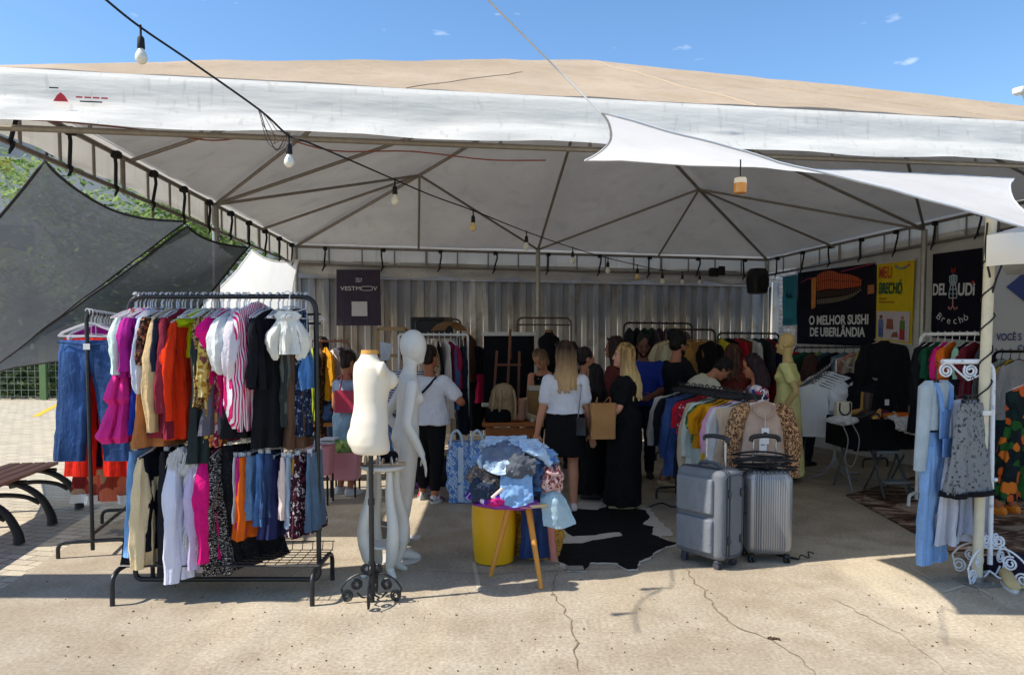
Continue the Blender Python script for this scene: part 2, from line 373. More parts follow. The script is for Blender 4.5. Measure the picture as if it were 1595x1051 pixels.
for a, b in SIDES:
    rf.grid(lambda u, v: roof_pt(a, b, u, v*.997, .082), 48, 26)
    ln.grid(lambda u, v: roof_pt(a, b, u, v*.997, .052), 48, 26)
    for q in (.25, .5, .75):
        sm.tube([roof_pt(a, b, q, .997*k/26, .0848) for k in range(0, 14 if q != .5 else 26)], .0032, 5)
rf.build('canopy', roof_m, tent, True); ln.build('canopy_lining', lining_m, tent, True)
sm.build('seam', plain((194, 174, 148), .8), tent, True)
for k, (a, b) in enumerate(SIDES):
    n = (b-a).cross(Vector((0, 0, 1))).normalized(); v = MB()
    prof = [(.0, 3.225), (.02, 3.19), (.038, 3.10), (.048, 3.04), (.058, 3.01), (.098, 2.94), (.125, 2.885)] if k == 0 else [(0, 3.225), (.03, 3.19), (.035, 3.08), (.035, 2.98), (.03, 2.93)]
    def vf(u, t, a=a, b=b, n=n, prof=prof):
        i = min(int(t*(len(prof)-1)), len(prof)-2); f = t*(len(prof)-1)-i; o_ = prof[i][0]*(1-f)+prof[i+1][0]*f; z = prof[i][1]*(1-f)+prof[i+1][1]*f
        q = a.lerp(b, u); q = Vector((q.x, q.y, z+q.z-EZ)); return q+n*(o_+.012*fbm((u*30, t*2, k), .9)*t*2)+Vector((0, 0, .012*sin(u*40+k)*t))
    v.grid(vf, 90, 18)
    v.build('valance', val_m, tent, True)
    # truss: two chords and uprights
    tr = MB(); dn = Vector((0, 0, -.27)); tr.cyl(a, b, .021, 8); tr.cyl(a+dn, b+dn, .019, 8)
    cnt = 16
    for i in range(cnt+1): q = a.lerp(b, i/cnt); tr.cyl(q, q+dn, .012 if i % 4 else .02, 8)
    tr.build('truss', dark_pipe if k != 0 else pipe, tent, True)
    if k == 2:
        cu = MB()
        def cf(u, t, a=a, b=b, n=n):
            q = a.lerp(b, u); return Vector((q.x, q.y, 2.95-t*(.19+.05*abs(sin(u*pi*7)))))+n*(.02+.10*t*abs(sin(u*pi*7))+.03*fbm((u*14, t*3, 2), 1))
        cu.grid(cf, 80, 10); cu.build('rolled_curtain', canvas((168, 166, 163), (186, 184, 180), (150, 147, 142), .05), tent, True)
    # black webbing straps round the chords
    rnd = random.Random(k)
    for i in range(11 if k != 2 else 9):
        q = a.lerp(b, (i+.5)/(11 if k != 2 else 9)); t = (b-a).normalized(); s_ = MB()
        ang = math.atan2(t.y, t.x)
        s_.box(q+Vector((0, 0, -.02))-n*.03, (.06, .075, .058), ang, 0, .012)
        if k in (1, 2, 3):
            L = rnd.uniform(.05, .1); lo = q+Vector((0, 0, -.27)); x0 = t*rnd.uniform(-.04, .04)
            s_.tube([q-n*.03+x0, q-n*.04+x0+Vector((0, 0, -.10)), lo-n*.03+t*.02], .014, 5); s_.build('strap', black_m, tent, True); s_ = MB(); s_.tube([lo-n*.03, lo-n*.045+t*.03+Vector((0, 0, -L*.5)), lo-n*.035+t*.05+Vector((0, 0, -L))], [.016, .013, .009], 5)
        s_.build('strap_end' if k else 'strap', black_m, tent, True)
def rib(a, b, r=.022):
    m_ = MB(); m_.cyl(a, b, r, 8); m_.build('rib', dark_pipe, tent, True)
corners = [TFL, TFR, TBR, TBL]; mids = [TFM, TMR, TBM, TML]
for i in range(4):
    c = corners[i]; hm = c.lerp(APEX, .5); hm.z -= .05
    rib(c, hm); rib(hm, APEX-Vector((0, 0, .05))); m1, m2 = mids[i], mids[i-1]
    m1q, m2q = c.lerp(m1, .5), c.lerp(m2, .5)
    for q in (m1, m2, m1q, m2q): rib(q, hm, .017)
    rib(mids[i], APEX-Vector((0, 0, .09)), .02)
def pole(q, r=.036, mat=None):
    m_ = MB(); m_.cyl((q.x, q.y, 0), (q.x, q.y, EZ), r, 14); m_.box((q.x, q.y, .008), (.14, .14, .016)); m_.build('pole', mat or steel((168, 164, 156), .42), tent, True)
for q in (TBL, TBM, TBR, TMR, TML, TFL.lerp(TBL, .05)+Vector((-.42, 0, 0)), TFR): pole(q)
# maker's patch on the valance, top left
pc = D(125, 165, 4.42); nrm = (TFR-TFL).cross(Vector((0, 0, 1))).normalized(); tx = (TFR-TFL).normalized(); pc = TFL.lerp(TFR, 0.052)+nrm*.078; pc.z = 3.06
lg = MB()
def lp(x, z): return pc+tx*x+Vector((0, 0, z))+nrm*.004
lg.add([lp(-.06, -.03), lp(.02, -.03), lp(-.0, .005), lp(-.02, .022), lp(-.04, .005)], [(0, 1, 2, 3, 4)], 0)
for k_ in range(4): lg.add([lp(.06+.045*k_, -.005), lp(.095+.045*k_, -.005), lp(.095+.045*k_, .004), lp(.06+.045*k_, .004)], [(0, 1, 2, 3)], 0)
lg.build('printed_text', plain((190, 40, 52), .6), tent, True); lg = MB(); lg.add([lp(.08, -.028), lp(.2, -.028), lp(.2, -.02), lp(.08, -.02)], [(0, 1, 2, 3)], 1); lg.add([lp(-.08, .042), lp(-.03, .042), lp(-.03, .05), lp(-.08, .05)], [(0, 1, 2, 3)], 1)
lg.mi = [0]*len(lg.mi); lg.build('printed_line', plain((40, 42, 50), .6), tent, True)

# ------------------------------------------------------------------ container behind
cont = thing('shipping_container', 'weathered whitish corrugated shipping container closing the back of the tent', 'container', (.6, 13.2, 0))
def cont_mat():
    s = NT('container_paint'); n = s.noise(1.1, 7, s.mapping((1, 1, .35)), .5); c = s.mix(s.ramp(n, [(.38, (0, 0, 0, 1)), (.66, (1, 1, 1, 1))]), c4((164, 154, 141)), c4((206, 200, 191)))
    v = s.noise(7, 5, s.mapping((1, 1, .10)), .4); c = s.mix(s.ramp(v, [(.5, (0, 0, 0, 1)), (.72, (.65, .65, .65, 1))]), c, c4((124, 132, 144)))
    v2 = s.noise(15, 5, s.mapping((1, 1, .15), loc=(3, 1, 2)), .4); c = s.mix(s.ramp(v2, [(.62, (0, 0, 0, 1)), (.72, (.7, .7, .7, 1))]), c, c4((116, 96, 78)))
    sp = s.n('ShaderNodeSeparateXYZ'); s.l(s.tc.outputs['Object'], sp.inputs[0]); zz = s.n('ShaderNodeMath', operation='MULTIPLY_ADD'); s.l(sp.outputs[2], zz.inputs[0]); zz.inputs[1].default_value = .30; s.l(s.noise(3.2, 5, s.mapping((1, 1, .06)), .3), zz.inputs[2])
    c = s.mix(s.ramp(zz.outputs[0], [(.96, (0, 0, 0, 1)), (1.0, (0, 0, 0, 1))]), c, c4((110, 118, 130))) if False else s.mix(s.ramp(s.mix(1.0, zz.outputs[0], (.45, .45, .45, 1), 'SUBTRACT'), [(.66, (0, 0, 0, 1)), (.76, (.6, .6, .6, 1))]), c, c4((118, 124, 134)))
    pt = s.noise(2.3, 7, s.mapping((1, 1, .8), loc=(7, 2, 4)), .8, .65); c = s.mix(s.ramp(pt, [(.56, (0, 0, 0, 1)), (.66, (.6, .6, .6, 1))]), c, c4((132, 116, 98)))
    s.setc(c); s.bump(s.noise(9, 5), .2, .01); return s.fin(.85, 0, .15)
ca = TBL+(TBL-TBR).normalized()*.9+Vector((-.05, .38, 0)); cb = TBR+(TBR-TBL).normalized()*.35+Vector((-.05, .38, 0)); ct = (cb-ca).normalized(); cn = Vector((ct.y, -ct.x, 0)); CH = 2.80
L = (cb-ca).length; cm = MB(); per = .215; n = int(L/per); xs = []
for i in range(n):
    for f, dpt in ((0, 0), (.25, 0), (.36, .040), (.76, .040), (.87, 0)): xs.append(((i+f)*per, dpt))
xs.append((n*per, 0))
vs = []; fs = []
for x, dpt in xs:
    q = ca+ct*x-cn*dpt; vs += [Vector((q.x, q.y, .16)), Vector((q.x, q.y, CH-.09))]
for i in range(len(xs)-1): fs.append((2*i, 2*i+2, 2*i+3, 2*i+1))
cm.add(vs, fs); cmat = cont_mat(); cm.build('corrugated_wall', cmat, cont, True, smooth=False)
fr = MB(); mid = (ca+cb)/2; ang = math.atan2(ct.y, ct.x)
for z, h in ((CH-.045, .09), (.08, .16)): fr.box((mid.x-cn.x*.02, mid.y-cn.y*.02, z), (L, .09, h), ang)
for q in (ca, cb): fr.box((q.x, q.y, CH/2), (.13, .12, CH), ang)
back = mid-cn*1.25; fr.box((back.x, back.y, CH-.02), (L, 2.3, .05), ang); fr.box((back.x-cn.x*1.15, back.y-cn.y*1.15, CH/2-.05), (L, .06, CH-.15), ang)
for q in (ca, cb): e = q-cn*1.2; fr.box((e.x, e.y, CH/2-.05), (.06, 2.2, CH-.15), ang)
fr.build('container_frame', cmat, cont, True)

# ------------------------------------------------------------------ walls along the right side
def wallplane(a, b, z0, z1, th, name, mat, label, cat):
    m_ = MB(); ang = math.atan2(b.y-a.y, b.x-a.x); c = (a+b)/2; m_.box((c.x, c.y, (z0+z1)/2), ((b-a).length, th, z1-z0), ang)
    o = m_.build(name, mat); tag(o, label, cat); return o
white_wall = canvas((190, 188, 184), (204, 202, 198), (168, 164, 158), 0, rough=.8)
rd = (TMR-TBR).normalized(); rn = Vector((-rd.y, rd.x, 0))
rn = rn if rn.x > 0 else -rn
W0 = TBR+rd*.55+rn*.22; W1 = TBR+rd*7.2+rn*.22
wallplane(Vector((W0.x, W0.y, 0)), Vector((W1.x, W1.y, 0)), 0, 3.10, .06, 'panel_wall', white_wall, 'plain off-white panel wall behind the hanging shop banners', 'wall')
def brick_mat():
    s = NT('rough_brick'); b = s.n('ShaderNodeTexBrick'); s.l(s.mapping((1, 1, 1), (radians(90), 0, 0)), b.inputs[0]); b.inputs['Scale'].default_value = 3
    b.inputs['Color1'].default_value = c4((182, 174, 166)); b.inputs['Color2'].default_value = c4((166, 148, 134)); b.inputs['Mortar'].default_value = c4((120, 110, 102)); s.setc(s.mix(.4, b.outputs[0], s.noise(8, 6), 'OVERLAY')); s.bump(s.noise(14, 6), .6, .03); return s.fin(.9, 0, .2)
wallplane(Vector((4.45, 14.3, 0)), Vector((9.5, 15.4, 0)), 0, 3.4, .2, 'brick_wall', brick_mat(), 'rough pale brick wall in the gap past the end of the container', 'wall')

# ------------------------------------------------------------------ building and trees beyond the shade nets
bd = thing('grey_building', 'plain grey building with flat roof behind the trees at left', 'building', (-24, 36, 0))
m_ = MB(); m_.box((-22, 38, 5.7), (22, 10, 11.4), .05); m_.build('wall', plain((148, 152, 156), .85, 0, .08, 1.2), bd, True, smooth=False)
m_ = MB(); m_.box((-22, 38, 11.52), (22.5, 10.5, .24), .05); m_.build('roof', plain((120, 124, 130), .8), bd, True, smooth=False)
for x in (-29, -25.5, -22, -18.5, -15):
    m_ = MB(); m_.box((x, 33.02-.05*0+(x+22)*.05, 6.4), (1.5, .1, 1.3), .05); m_.build('window', plain((58, 66, 74), .15, 0, .1, 3, .6), bd, True, smooth=False)
w2 = wallplane(Vector((-24, 38, 0)), Vector((-2.5, 33.5, 0)), 0, 6.2, .25, 'rendered_wall', canvas((186, 190, 192), (200, 203, 204), (160, 162, 160), 0, rough=.9), 'long pale rendered wall seen between the shade net and the tent', 'wall')

def leaf_mat(c, c2):
    s = NT('leaf'); o = s.n('ShaderNodeObjectInfo'); n = s.noise(3.5, 3); c_ = s.mix(s.ramp(n, [(.35, (0, 0, 0, 1)), (.65, (1, 1, 1, 1))]), c4(c), c4(c2)); s.setc(c_); return s.fin(.5, 0, .4, .45, csock=c_)
def leafy_tree(name, label, base, h, spread, cz, nleaf, seed, cols, leaf=.12):
    r = random.Random(seed); t = thing(name, label, 'tree', base); tr = MB(); lv = MB(); bx, by, bz = 0, 0, 0
    ends = []
    for k in range(9):
        a = r.uniform(0, 2*pi); rad = spread*r.uniform(.35, 1); e = Vector((cos(a)*rad, sin(a)*rad, cz+r.uniform(-.5, .55)*(h-cz)*1.6))
        p = crom([(0, 0, 0), (e.x*.06, e.y*.06, h*.28), (e.x*.45, e.y*.45, (h*.3+e.z)/2), e], 4); tr.tube(p, [.055*(1-i/(len(p)))*h/5+.010 for i in range(len(p))], 7); ends += [p[-1], p[-4], p[-7]]
    tr.build('trunk', wood((96, 80, 62), .6), t)
    clumps = [e+Vector((r.gauss(0, .3), r.gauss(0, .3), r.gauss(0, .3))) for e in ends for _ in range(3)]
    for i in range(nleaf):
        c = r.choice(clumps); q = c+Vector((r.gauss(0, 1), r.gauss(0, 1), r.gauss(0, .8)))*spread*.16
        a = r.uniform(0, 2*pi); tl = r.uniform(-.9, .3); dv = Vector((cos(a)*cos(tl), sin(a)*cos(tl), sin(tl))); sd = dv.cross(Vector((0, 0, 1))).normalized()
        sd = (sd+Vector((0, 0, r.uniform(-.6, .6)))).normalized(); L_ = leaf*r.uniform(.7, 1.4); w_ = L_*.32
        lv.add([q, q+dv*L_*.5+sd*w_, q+dv*L_, q+dv*L_*.5-sd*w_], [(0, 1, 2, 3)])
    me = bpy.data.meshes.new('crown'); me.from_pydata([tuple(q) for q in lv.v], [], lv.f); me.materials.append(leaf_mat(*cols)); link('crown', me, t); return t
leafy_tree('leafy_tree', 'broad green tree between the tall net and the tent edge', (-7.6, 15.5, 0), 5.6, 2.6, 4.7, 13000, 3, ((84, 116, 56), (160, 180, 112)), .15)
leafy_tree('leafy_tree', 'yellowish green tree showing dimly through the dark shade net', (-16.6, 27.0, 0), 5.0, 2.4, 3.9, 4000, 5, ((110, 136, 60), (176, 186, 96)), .3)
leafy_tree('leafy_tree', 'small bright green tree top peeping over the white sail by the container', (-4.6, 15.6, 0), 4.0, 1.0, 3.5, 1500, 8, ((84, 130, 40), (140, 170, 70)), .2)
def palm(base, h, seed, label):
    r = random.Random(seed); t = thing('palm_tree', label, 'palm', base); tr = MB(); p = crom([(0, 0, 0), (.1, 0, h*.5), (.05, .1, h)], 6); tr.tube(p, [.14-.04*i/len(p) for i in range(len(p))], 9); tr.build('trunk', wood((112, 96, 76), .6, 2), t)
    fr_ = MB()
    for k in range(22):
        a = 2*pi*k/22+r.uniform(-.2, .2); up = r.uniform(-.2, 1.1); Ln = r.uniform(1.2, 1.8); dv = Vector((cos(a), sin(a), 0)); c = Vector((.05, .1, h))
        mid_ = [c+dv*Ln*s_*cos(up*.6)+Vector((0, 0, Ln*(up*.75*s_-.75*s_*s_))) for s_ in [i/12 for i in range(13)]]
        sd = dv.cross(Vector((0, 0, 1)))
        for i in range(2, 13):
            for sg in (-1, 1):
                q = mid_[i]; l = .42*(1-abs(i/12-.45)); fr_.add([q, q+sd*sg*l*.5+dv*l*.35+Vector((0, 0, .02)), q+sd*sg*l+dv*l*.6-Vector((0, 0, .12)), q+sd*sg*l*.5+dv*l*.2], [(0, 1, 2, 3)])
        fr_.tube(mid_, [.016-.001*i for i in range(13)], 4)
    fr_.build('crown', leaf_mat((110, 128, 50), (176, 176, 96)), t, smooth=False); return t
palm((-17.6, 24.8, 0), 7.7, 2, 'yellow-green palm by the grey building at the left edge')
palm((-19.0, 27.0, 0), 5.0, 4, 'low palm half hidden behind the dark shade net')
hg = thing('hedge', 'dense dark green hedge behind the wire fence at far left', 'hedge', (-22, 25.0, 0)); r = random.Random(11); lv = MB()
for i in range(5000):
    q = Vector((r.uniform(-26, -6), 24.2+r.gauss(0, .4), r.uniform(.1, 2.2+.5*sin(i)))); a = r.uniform(0, 2*pi); dv = Vector((cos(a), sin(a)*.4, r.uniform(-.6, .6))).normalized(); sd = Vector((-dv.z, .3, dv.x)).normalized()
    lv.add([q, q+dv*.18+sd*.07, q+dv*.36, q+dv*.18-sd*.07], [(0, 1, 2, 3)])
lv.build('foliage', leaf_mat((52, 70, 38), (86, 104, 56)), hg, True, smooth=False)
m_ = MB(); m_.box((-16, 24.8, .8), (20, .5, 1.6)); m_.build('stem_mass', plain((40, 48, 30), .9), hg, True)
fe = thing('wire_fence', 'green wire mesh fence with square posts below the dark shade net', 'fence', (-20, 23.2, 0))
wr = MB()
for k in range(90): wr.box((-26+k*.22, 23.2, .75), (.014, .014, 1.5))
for k in range(8): wr.box((-16.2, 23.2, .1+k*.2), (20, .016, .014))
wr.build('wire_mesh', plain((120, 130, 116), .6), fe, True, smooth=False)
for x in (-25, -21.5, -18, -14.7, -11.4, -8):
    p_ = MB(); p_.box((x, 23.15, .85), (.2, .12, 1.7)); p_.build('post', plain((92, 120, 76), .7), fe, True, smooth=False)
# ------------------------------------------------------------------ shade sails
def net_mat():
    s = NT('shade_net'); n = s.noise(3, 5, s.mapping((1, 1, 2.5))); c = s.mix(n, c4((80, 83, 88)), c4((98, 101, 106))); s.setc(c)
    wv = s.n('ShaderNodeTexWave', wave_type='BANDS'); wv.inputs['Scale'].default_value = 60; wv.inputs['Distortion'].default_value = 1.5; s.l(s.mapping((.15, .15, 1)), wv.inputs[0])
    tr = s.n('ShaderNodeBsdfTransparent'); tl = s.n('ShaderNodeBsdfTranslucent'); s.l(c, tl.inputs[0]); a = s.n('ShaderNodeMixShader'); a.inputs[0].default_value = .35; s.l(s.b.outputs[0], a.inputs[1]); s.l(tl.outputs[0], a.inputs[2])
    b = s.n('ShaderNodeMixShader'); s.l(s.ramp(wv.outputs[0], [(0, (.09, .09, .09, 1)), (1, (.14, .14, .14, 1))]), b.inputs[0]); s.l(a.outputs[0], b.inputs[1]); s.l(tr.outputs[0], b.inputs[2]); s.l(b.outputs[0], s.out.inputs[0])
    s.b.inputs['Roughness'].default_value = .9; s.b.inputs['Specular IOR Level'].default_value = .1; return s.m
net_m = net_mat(); sail_m = canvas((238, 237, 234), (246, 245, 243), (230, 228, 224), .52, rough=.8)
rope_m = plain((40, 40, 42), .8)
def sail(name, label, A, B, C, E, mat, sag=(.1, .1, .1, .1), nu=28, belly=.06, hem=rope_m, hr=.012, group=None):
    """quad cloth A-B (edge 0), B-C (1), C-E (2), E-A (3); edges bow inwards like a tensioned sail"""
    t = thing(name, label, 'shade sail', tuple((A+B+C+E)/4), 0, group); ctr = (A+B+C+E)/4
    def edge(p, q, s_, k): m = p.lerp(q, k); return m+(ctr-(p+q)/2).normalized()*(s_*4*k*(1-k))*(p-q).length
    def fn(u, v):
        e0, e2 = edge(A, B, sag[0], u), edge(E, C, sag[2], u); e3, e1 = edge(A, E, sag[3], v), edge(B, C, sag[1], v)
        q = e0*(1-v)+e2*v+e3*(1-u)+e1*u-(A*(1-u)*(1-v)+B*u*(1-v)+C*u*v+E*(1-u)*v)
        q.z -= belly*16*u*(1-u)*v*(1-v)*.5; q.z += .012*fbm(q, 2.2); return q
    m_ = MB(); m_.grid(fn, nu, nu); m_.build('sail_cloth', mat, t, True)
    h = MB(); h.tube([fn(i/nu, 0) for i in range(nu+1)]+[fn(1, i/nu) for i in range(1, nu+1)]+[fn(1-i/nu, 1) for i in range(1, nu+1)]+[fn(0, 1-i/nu) for i in range(1, nu)], hr, 6, closed=True); h.build('hem', hem, t, True); return t, fn
nA, nB = D(70, 250, 5.55), D(290, 345, 7.45)
sail('shade_net', 'tall dark grey shade net tied to the tent edge at left, upper one', nA, nB, D(-70, 620, 8.6), D(-260, 600, 5.6), net_m, (.10, .012, .03, .05), belly=.15)
nB2 = D(292, 352, 7.4)
sail('shade_net', 'lower dark grey shade net reaching from the net post to the white sail', nB2, D(387, 384, 8.0), D(262, 556, 7.5), D(-40, 586, 8.8), net_m, (.12, .03, .05, .01), belly=.12)
sail('shade_sail', 'white sail hung beside the end of the container at left', D(393, 390, 9.9), D(465, 404, 11.15), D(452, 520, 10.9), D(285, 500, 9.0), sail_m, (.08, .06, .05, .06), belly=.05, hem=sail_m)
# unseen sail left of the view, added to cast the front-left shadow band
sail('shade_sail', 'long unseen sail added left of the tent to shade the ground', Vector((-3.75, 3.94, 2.95)), Vector((-3.7, 4.62, 2.95)), Vector((-8.0, 4.7, 2.7)), Vector((-8.0, 3.9, 2.7)), sail_m, (.02, .03, .02, .03), hem=sail_m)
# big white sail in front, right
sA, sB, sC, sD = D(937, 177, 3.76), D(911, 249, 4.9), D(1580, 277, 5.7), D(1640, 364, 3.75)
ts, sfn = sail('shade_sail', 'big white sail tied in front of the valance and running off to the right', sA, sB, sC, sD, sail_m, (.09, -.022, .05, .012), belly=.03, hem=plain((196, 200, 206), .7), hr=.006)
# thin cord from overhead to the corner of the white sail
def cordthing(name, label, cat, pts, r, mat, n=6): m_ = MB(); m_.tube(pts, r, n); o = m_.build(name, mat); tag(o, label, cat); return o
cordthing('guy_rope', 'thin pale rope from the sky down to the tip of the white sail', 'rope', crom([D(700, -60, 3.2), D(762, 2, 3.45), D(850, 90, 3.8), sA], 6), .0045, plain((206, 206, 204), .8))
cordthing('guy_rope', 'short dark rope tying the shade net corner to the tent truss', 'rope', crom([nA, nA+Vector((.05, -.03, .08)), D(82, 243, 5.5)], 4), .012, rope_m)
# ------------------------------------------------------------------ string lights
def lamp(t, p, glass, s_=1.0):
    b = MB(); h = p+Vector((0, 0, -.05*s_)); b.cyl(p+Vector((0, 0, .012)), h, .0065*s_, 8); b.tube([h, h+Vector((0, 0, -.012))*s_, h+Vector((0, 0, -.065))*s_, h+Vector((0, 0, -.07))*s_], [.012*s_, .019*s_, .0215*s_, .019*s_], 12)
    o = b.build('socket', black_m, t, True); q = h+Vector((0, 0, -.068))*s_
    g2 = MB(); prof = [(.0, .014), (-.012, .019), (-.03, .029), (-.05, .034), (-.068, .031), (-.082, .020), (-.088, .006)]
    g2.loft([[q+Vector((r_*s_*cos(2*pi*k/16), r_*s_*sin(2*pi*k/16), z*s_)) for k in range(16)] for z, r_ in prof]); c = g2.build('bulb', glass, o, False)
    if t in XF: c.data.transform(XF[t])
    return o
bulb_m = plain((226, 222, 208), .25, 0, .05, 10, .6); bulb_y = plain((214, 190, 128), .25, 0, .05, 10, .6)
st = thing('string_light', 'outdoor string of white bulbs running from overhead into the tent', 'string lights', tuple(D(450, 215, 4.25)))
cp = [D(120, -40, 3.35), D(165, 0, 3.5), D(219, 43, 3.7), D(300, 98, 3.95), D(405, 172, 4.15), D(450, 212, 4.25), D(480, 222, 4.3), D(546, 250, 5.0), D(615, 280, 5.8), D(676, 306, 6.5), D(737, 328, 7.1), D(820, 361, 8.4), D(892, 386, 9.6), D(947, 402, 10.4), D(993, 413, 11.0), D(1032, 421, 11.4), D(1063, 423, 11.7), D(1090, 424, 11.9), D(1150, 424, 12.3)]
m_ = MB(); m_.tube(crom(cp, 5), .0058, 6); m_.build('cable', black_m, st, True)
tw = MB()
for k, (dx, dz) in enumerate(((.01, -.02), (-.02, -.06), (.03, -.1), (-.01, -.13))):
    tw.tube(crom([cp[4]+Vector((dx*.3, -.01, 0)), cp[4].lerp(cp[5], .35)+Vector((dx, -.02, dz)), cp[4].lerp(cp[5], .7)+Vector((-dx, -.02, dz*.9)), cp[5]+Vector((dx*.4, 0, .02))], 5), .0019, 5)
tw.tube(crom([cp[4], cp[4]+Vector((.04, -.02, -.12)), cp[4]+Vector((.09, -.01, -.22)), cp[4]+Vector((.13, 0, -.16))], 5), .003, 5)
tw.build('loose_wire', plain((62, 44, 38), .7), st, True)
for i, (k, s_) in enumerate(((2, .86), (5, .86), (8, .95), (10, .95), (11, 1.0), (12, 1.0), (13, 1.05), (14, 1.05), (15, 1.05), (16, 1.0), (17, 1.0))):
    lamp(st, cp[k], bulb_y if i in (3, 7) else bulb_m, s_)
cordthing('power_cable', 'thin reddish wire looped along the lower edge of the tent front', 'cable', crom([D(-20, 188, 4.55)+Vector((0, 0, .02)), D(120, 192, 4.5), D(240, 205, 4.55), D(330, 219, 4.62), D(420, 212, 4.68), D(520, 235, 4.78), D(640, 236, 4.9), D(760, 249, 5.02), D(850, 250, 5.1)], 5), .0045, plain((120, 62, 44), .7))
# amber glass lantern under the white sail
la = thing('hanging_lantern', 'small amber glass lantern hanging below the white sail', 'lantern', tuple(D(1153, 289, 4.35)))
c = D(1153, 289, 4.35); m_ = MB(); pr = [(-.045, .028), (-.043, .036), (.0, .037), (.012, .037)]
m_.loft([[c+Vector((r_*cos(2*pi*k/16), r_*sin(2*pi*k/16), z)) for k in range(16)] for z, r_ in pr]); m_.build('amber_glass', plain((196, 134, 50), .15, 0, .2, 20, .6), la, True)
m_ = MB(); m_.loft([[c+Vector((r_*cos(2*pi*k/16), r_*sin(2*pi*k/16), z)) for k in range(16)] for z, r_ in [(.012, .037), (.03, .036), (.042, .033)]]); m_.build('pale_rim', plain((214, 204, 184), .2), la, True)
m_ = MB(); m_.cyl(c+Vector((0, 0, .04)), c+Vector((0, 0, .16)), .004, 6); m_.build('cord', black_m, la, True)
# ------------------------------------------------------------------ the little gazebo at the right edge
gz = thing('market_gazebo', 'white gazebo at the right edge with a cable wound round its thin pole', 'gazebo', (3.17, 4.95, 0))
pt = D(1543, 372, 5.0); pb = G(1521, 908); pm = plain((206, 196, 170), .5, 0, .15, 12)
m_ = MB(); m_.cyl(pb, pt+Vector((0, 0, .2)), .034, 16); m_.build('pole', pm, gz, True)
m_ = MB(); m_.box(pb+Vector((0, 0, .008)), (.2, .2, .014), .2); m_.cyl(pb, pb+Vector((0, 0, .05)), .045, 14)
for x in (-.075, .075): m_.cyl(pb+Vector((x, -.06, .015)), pb+Vector((x, -.06, .03)), .01, 6)
m_.build('foot_plate', steel(), gz, True)
cl = MB(); pts = []
for k in range(150):
    t = k/149; q = pb.lerp(pt, .50+.5*t); a = t*2*pi*5.2; r_ = .040+.002*sin(k)
    pts.append(q+Vector((r_*cos(a), r_*sin(a), .0)))
cl.tube(pts, .0052, 6); cl.tube(crom([pt+Vector((-.05, -.04, .1)), pt+Vector((-.06, -.045, -.1)), pt+Vector((-.03, -.05, -.25)), pts[-30]], 6), .007, 6); cl.tube(crom([pt+Vector((.04, -.045, .05)), pt+Vector((.06, -.05, -.12)), pt+Vector((.0, -.06, -.3)), pts[-60]], 6), .007, 6)
cl.build('wound_cable', black_m, gz, True)
m_ = MB(); q = pb.lerp(pt, .5); m_.cyl(q-Vector((0, 0, .015)), q+Vector((0, 0, .015)), .05, 12); m_.build('clamp', plain((220, 220, 216), .5), gz, True)
gA = D(1537, 367, 4.93); gB = gA+Vector((2.5, -1.62, 0)); gC = gA+Vector((1.9, 2.65, 0)); gD = gB+Vector((1.9, 2.65, 0)); gap = (gA+gD)/2+Vector((0, 0, .75))
for a, b, nm in ((gA, gB, 0), (gB, gD, 1)):
    v = MB(); nn = (b-a).cross(Vector((0, 0, 1))).normalized()
    v.grid(lambda u, t: a.lerp(b, u)+nn*(.015+.012*fbm((u*12, t, nm), 1.2)+.02*sin(pi*t))+Vector((0, 0, -.205*t+.006*sin(u*30))), 40, 8); v.build('valance', val_m, gz, True)
v = MB()
for a, b in ((gA, gB), (gB, gD), (gD, gC), (gC, gA)): v.grid(lambda u, t: a.lerp(b, u).lerp(gap, t)+Vector((0, 0, -.05*sin(pi*t))), 10, 10)
v.build('canopy', canvas((196, 196, 192), (210, 209, 204), (170, 168, 160), .2), gz, True)
for q in (gB, gD): m_ = MB(); m_.cyl((q.x, q.y, 0), (q.x, q.y, q.z), .034, 12); m_.build('pole', pm, gz, True)
# ------------------------------------------------------------------ floodlight on a bracket, far right top
fl = thing('floodlight', 'small white floodlight on a bracket high above the tent at the right edge', 'light', tuple(D(1590, 146, 14)))
c = D(1588, 142, 14); m_ = MB(); m_.box(c, (.16, .2, .12), .5, 0, .02); m_.build('lamp_head', plain((224, 226, 228), .4), fl, True)
m_ = MB(); m_.tube([c, c+Vector((.1, 0, -.12)), c+Vector((.16, 0, -.4)), c+Vector((.16, 0, -5.3+.0))], .025, 8); m_.build('bracket', plain((214, 216, 218), .5), fl, True)
# ------------------------------------------------------------------ loudspeaker
sp_ = thing('loudspeaker', 'black round-shouldered loudspeaker on the back corner pole of the tent', 'loudspeaker', tuple(TBR+Vector((-.12, -.3, -.6))))
c = D(1180, 438, 12.5); m_ = MB(); R = Matrix.Rotation(.35, 3, 'Z')
rings = []
for z, hw, hd in ((-.21, .11, .10), (-.19, .14, .13), (0, .165, .15), (.15, .155, .14), (.21, .11, .10)): rings.append([c+R @ Vector((hw*(abs(cos(a))**.5)*(1 if cos(a) > 0 else -1), hd*(abs(sin(a))**.5)*(1 if sin(a) > 0 else -1), z)) for a in [2*pi*k/24 for k in range(24)]])
m_.loft(rings); m_.build('cabinet', plain((20, 21, 24), .55, 0, .15), sp_, True)
m_ = MB(); m_.cyl(c+R @ Vector((0, -.15, -.04)), c+R @ Vector((0, -.165, -.04)), .1, 24); m_.build('woofer_grille', plain((34, 35, 38), .8), sp_, True)
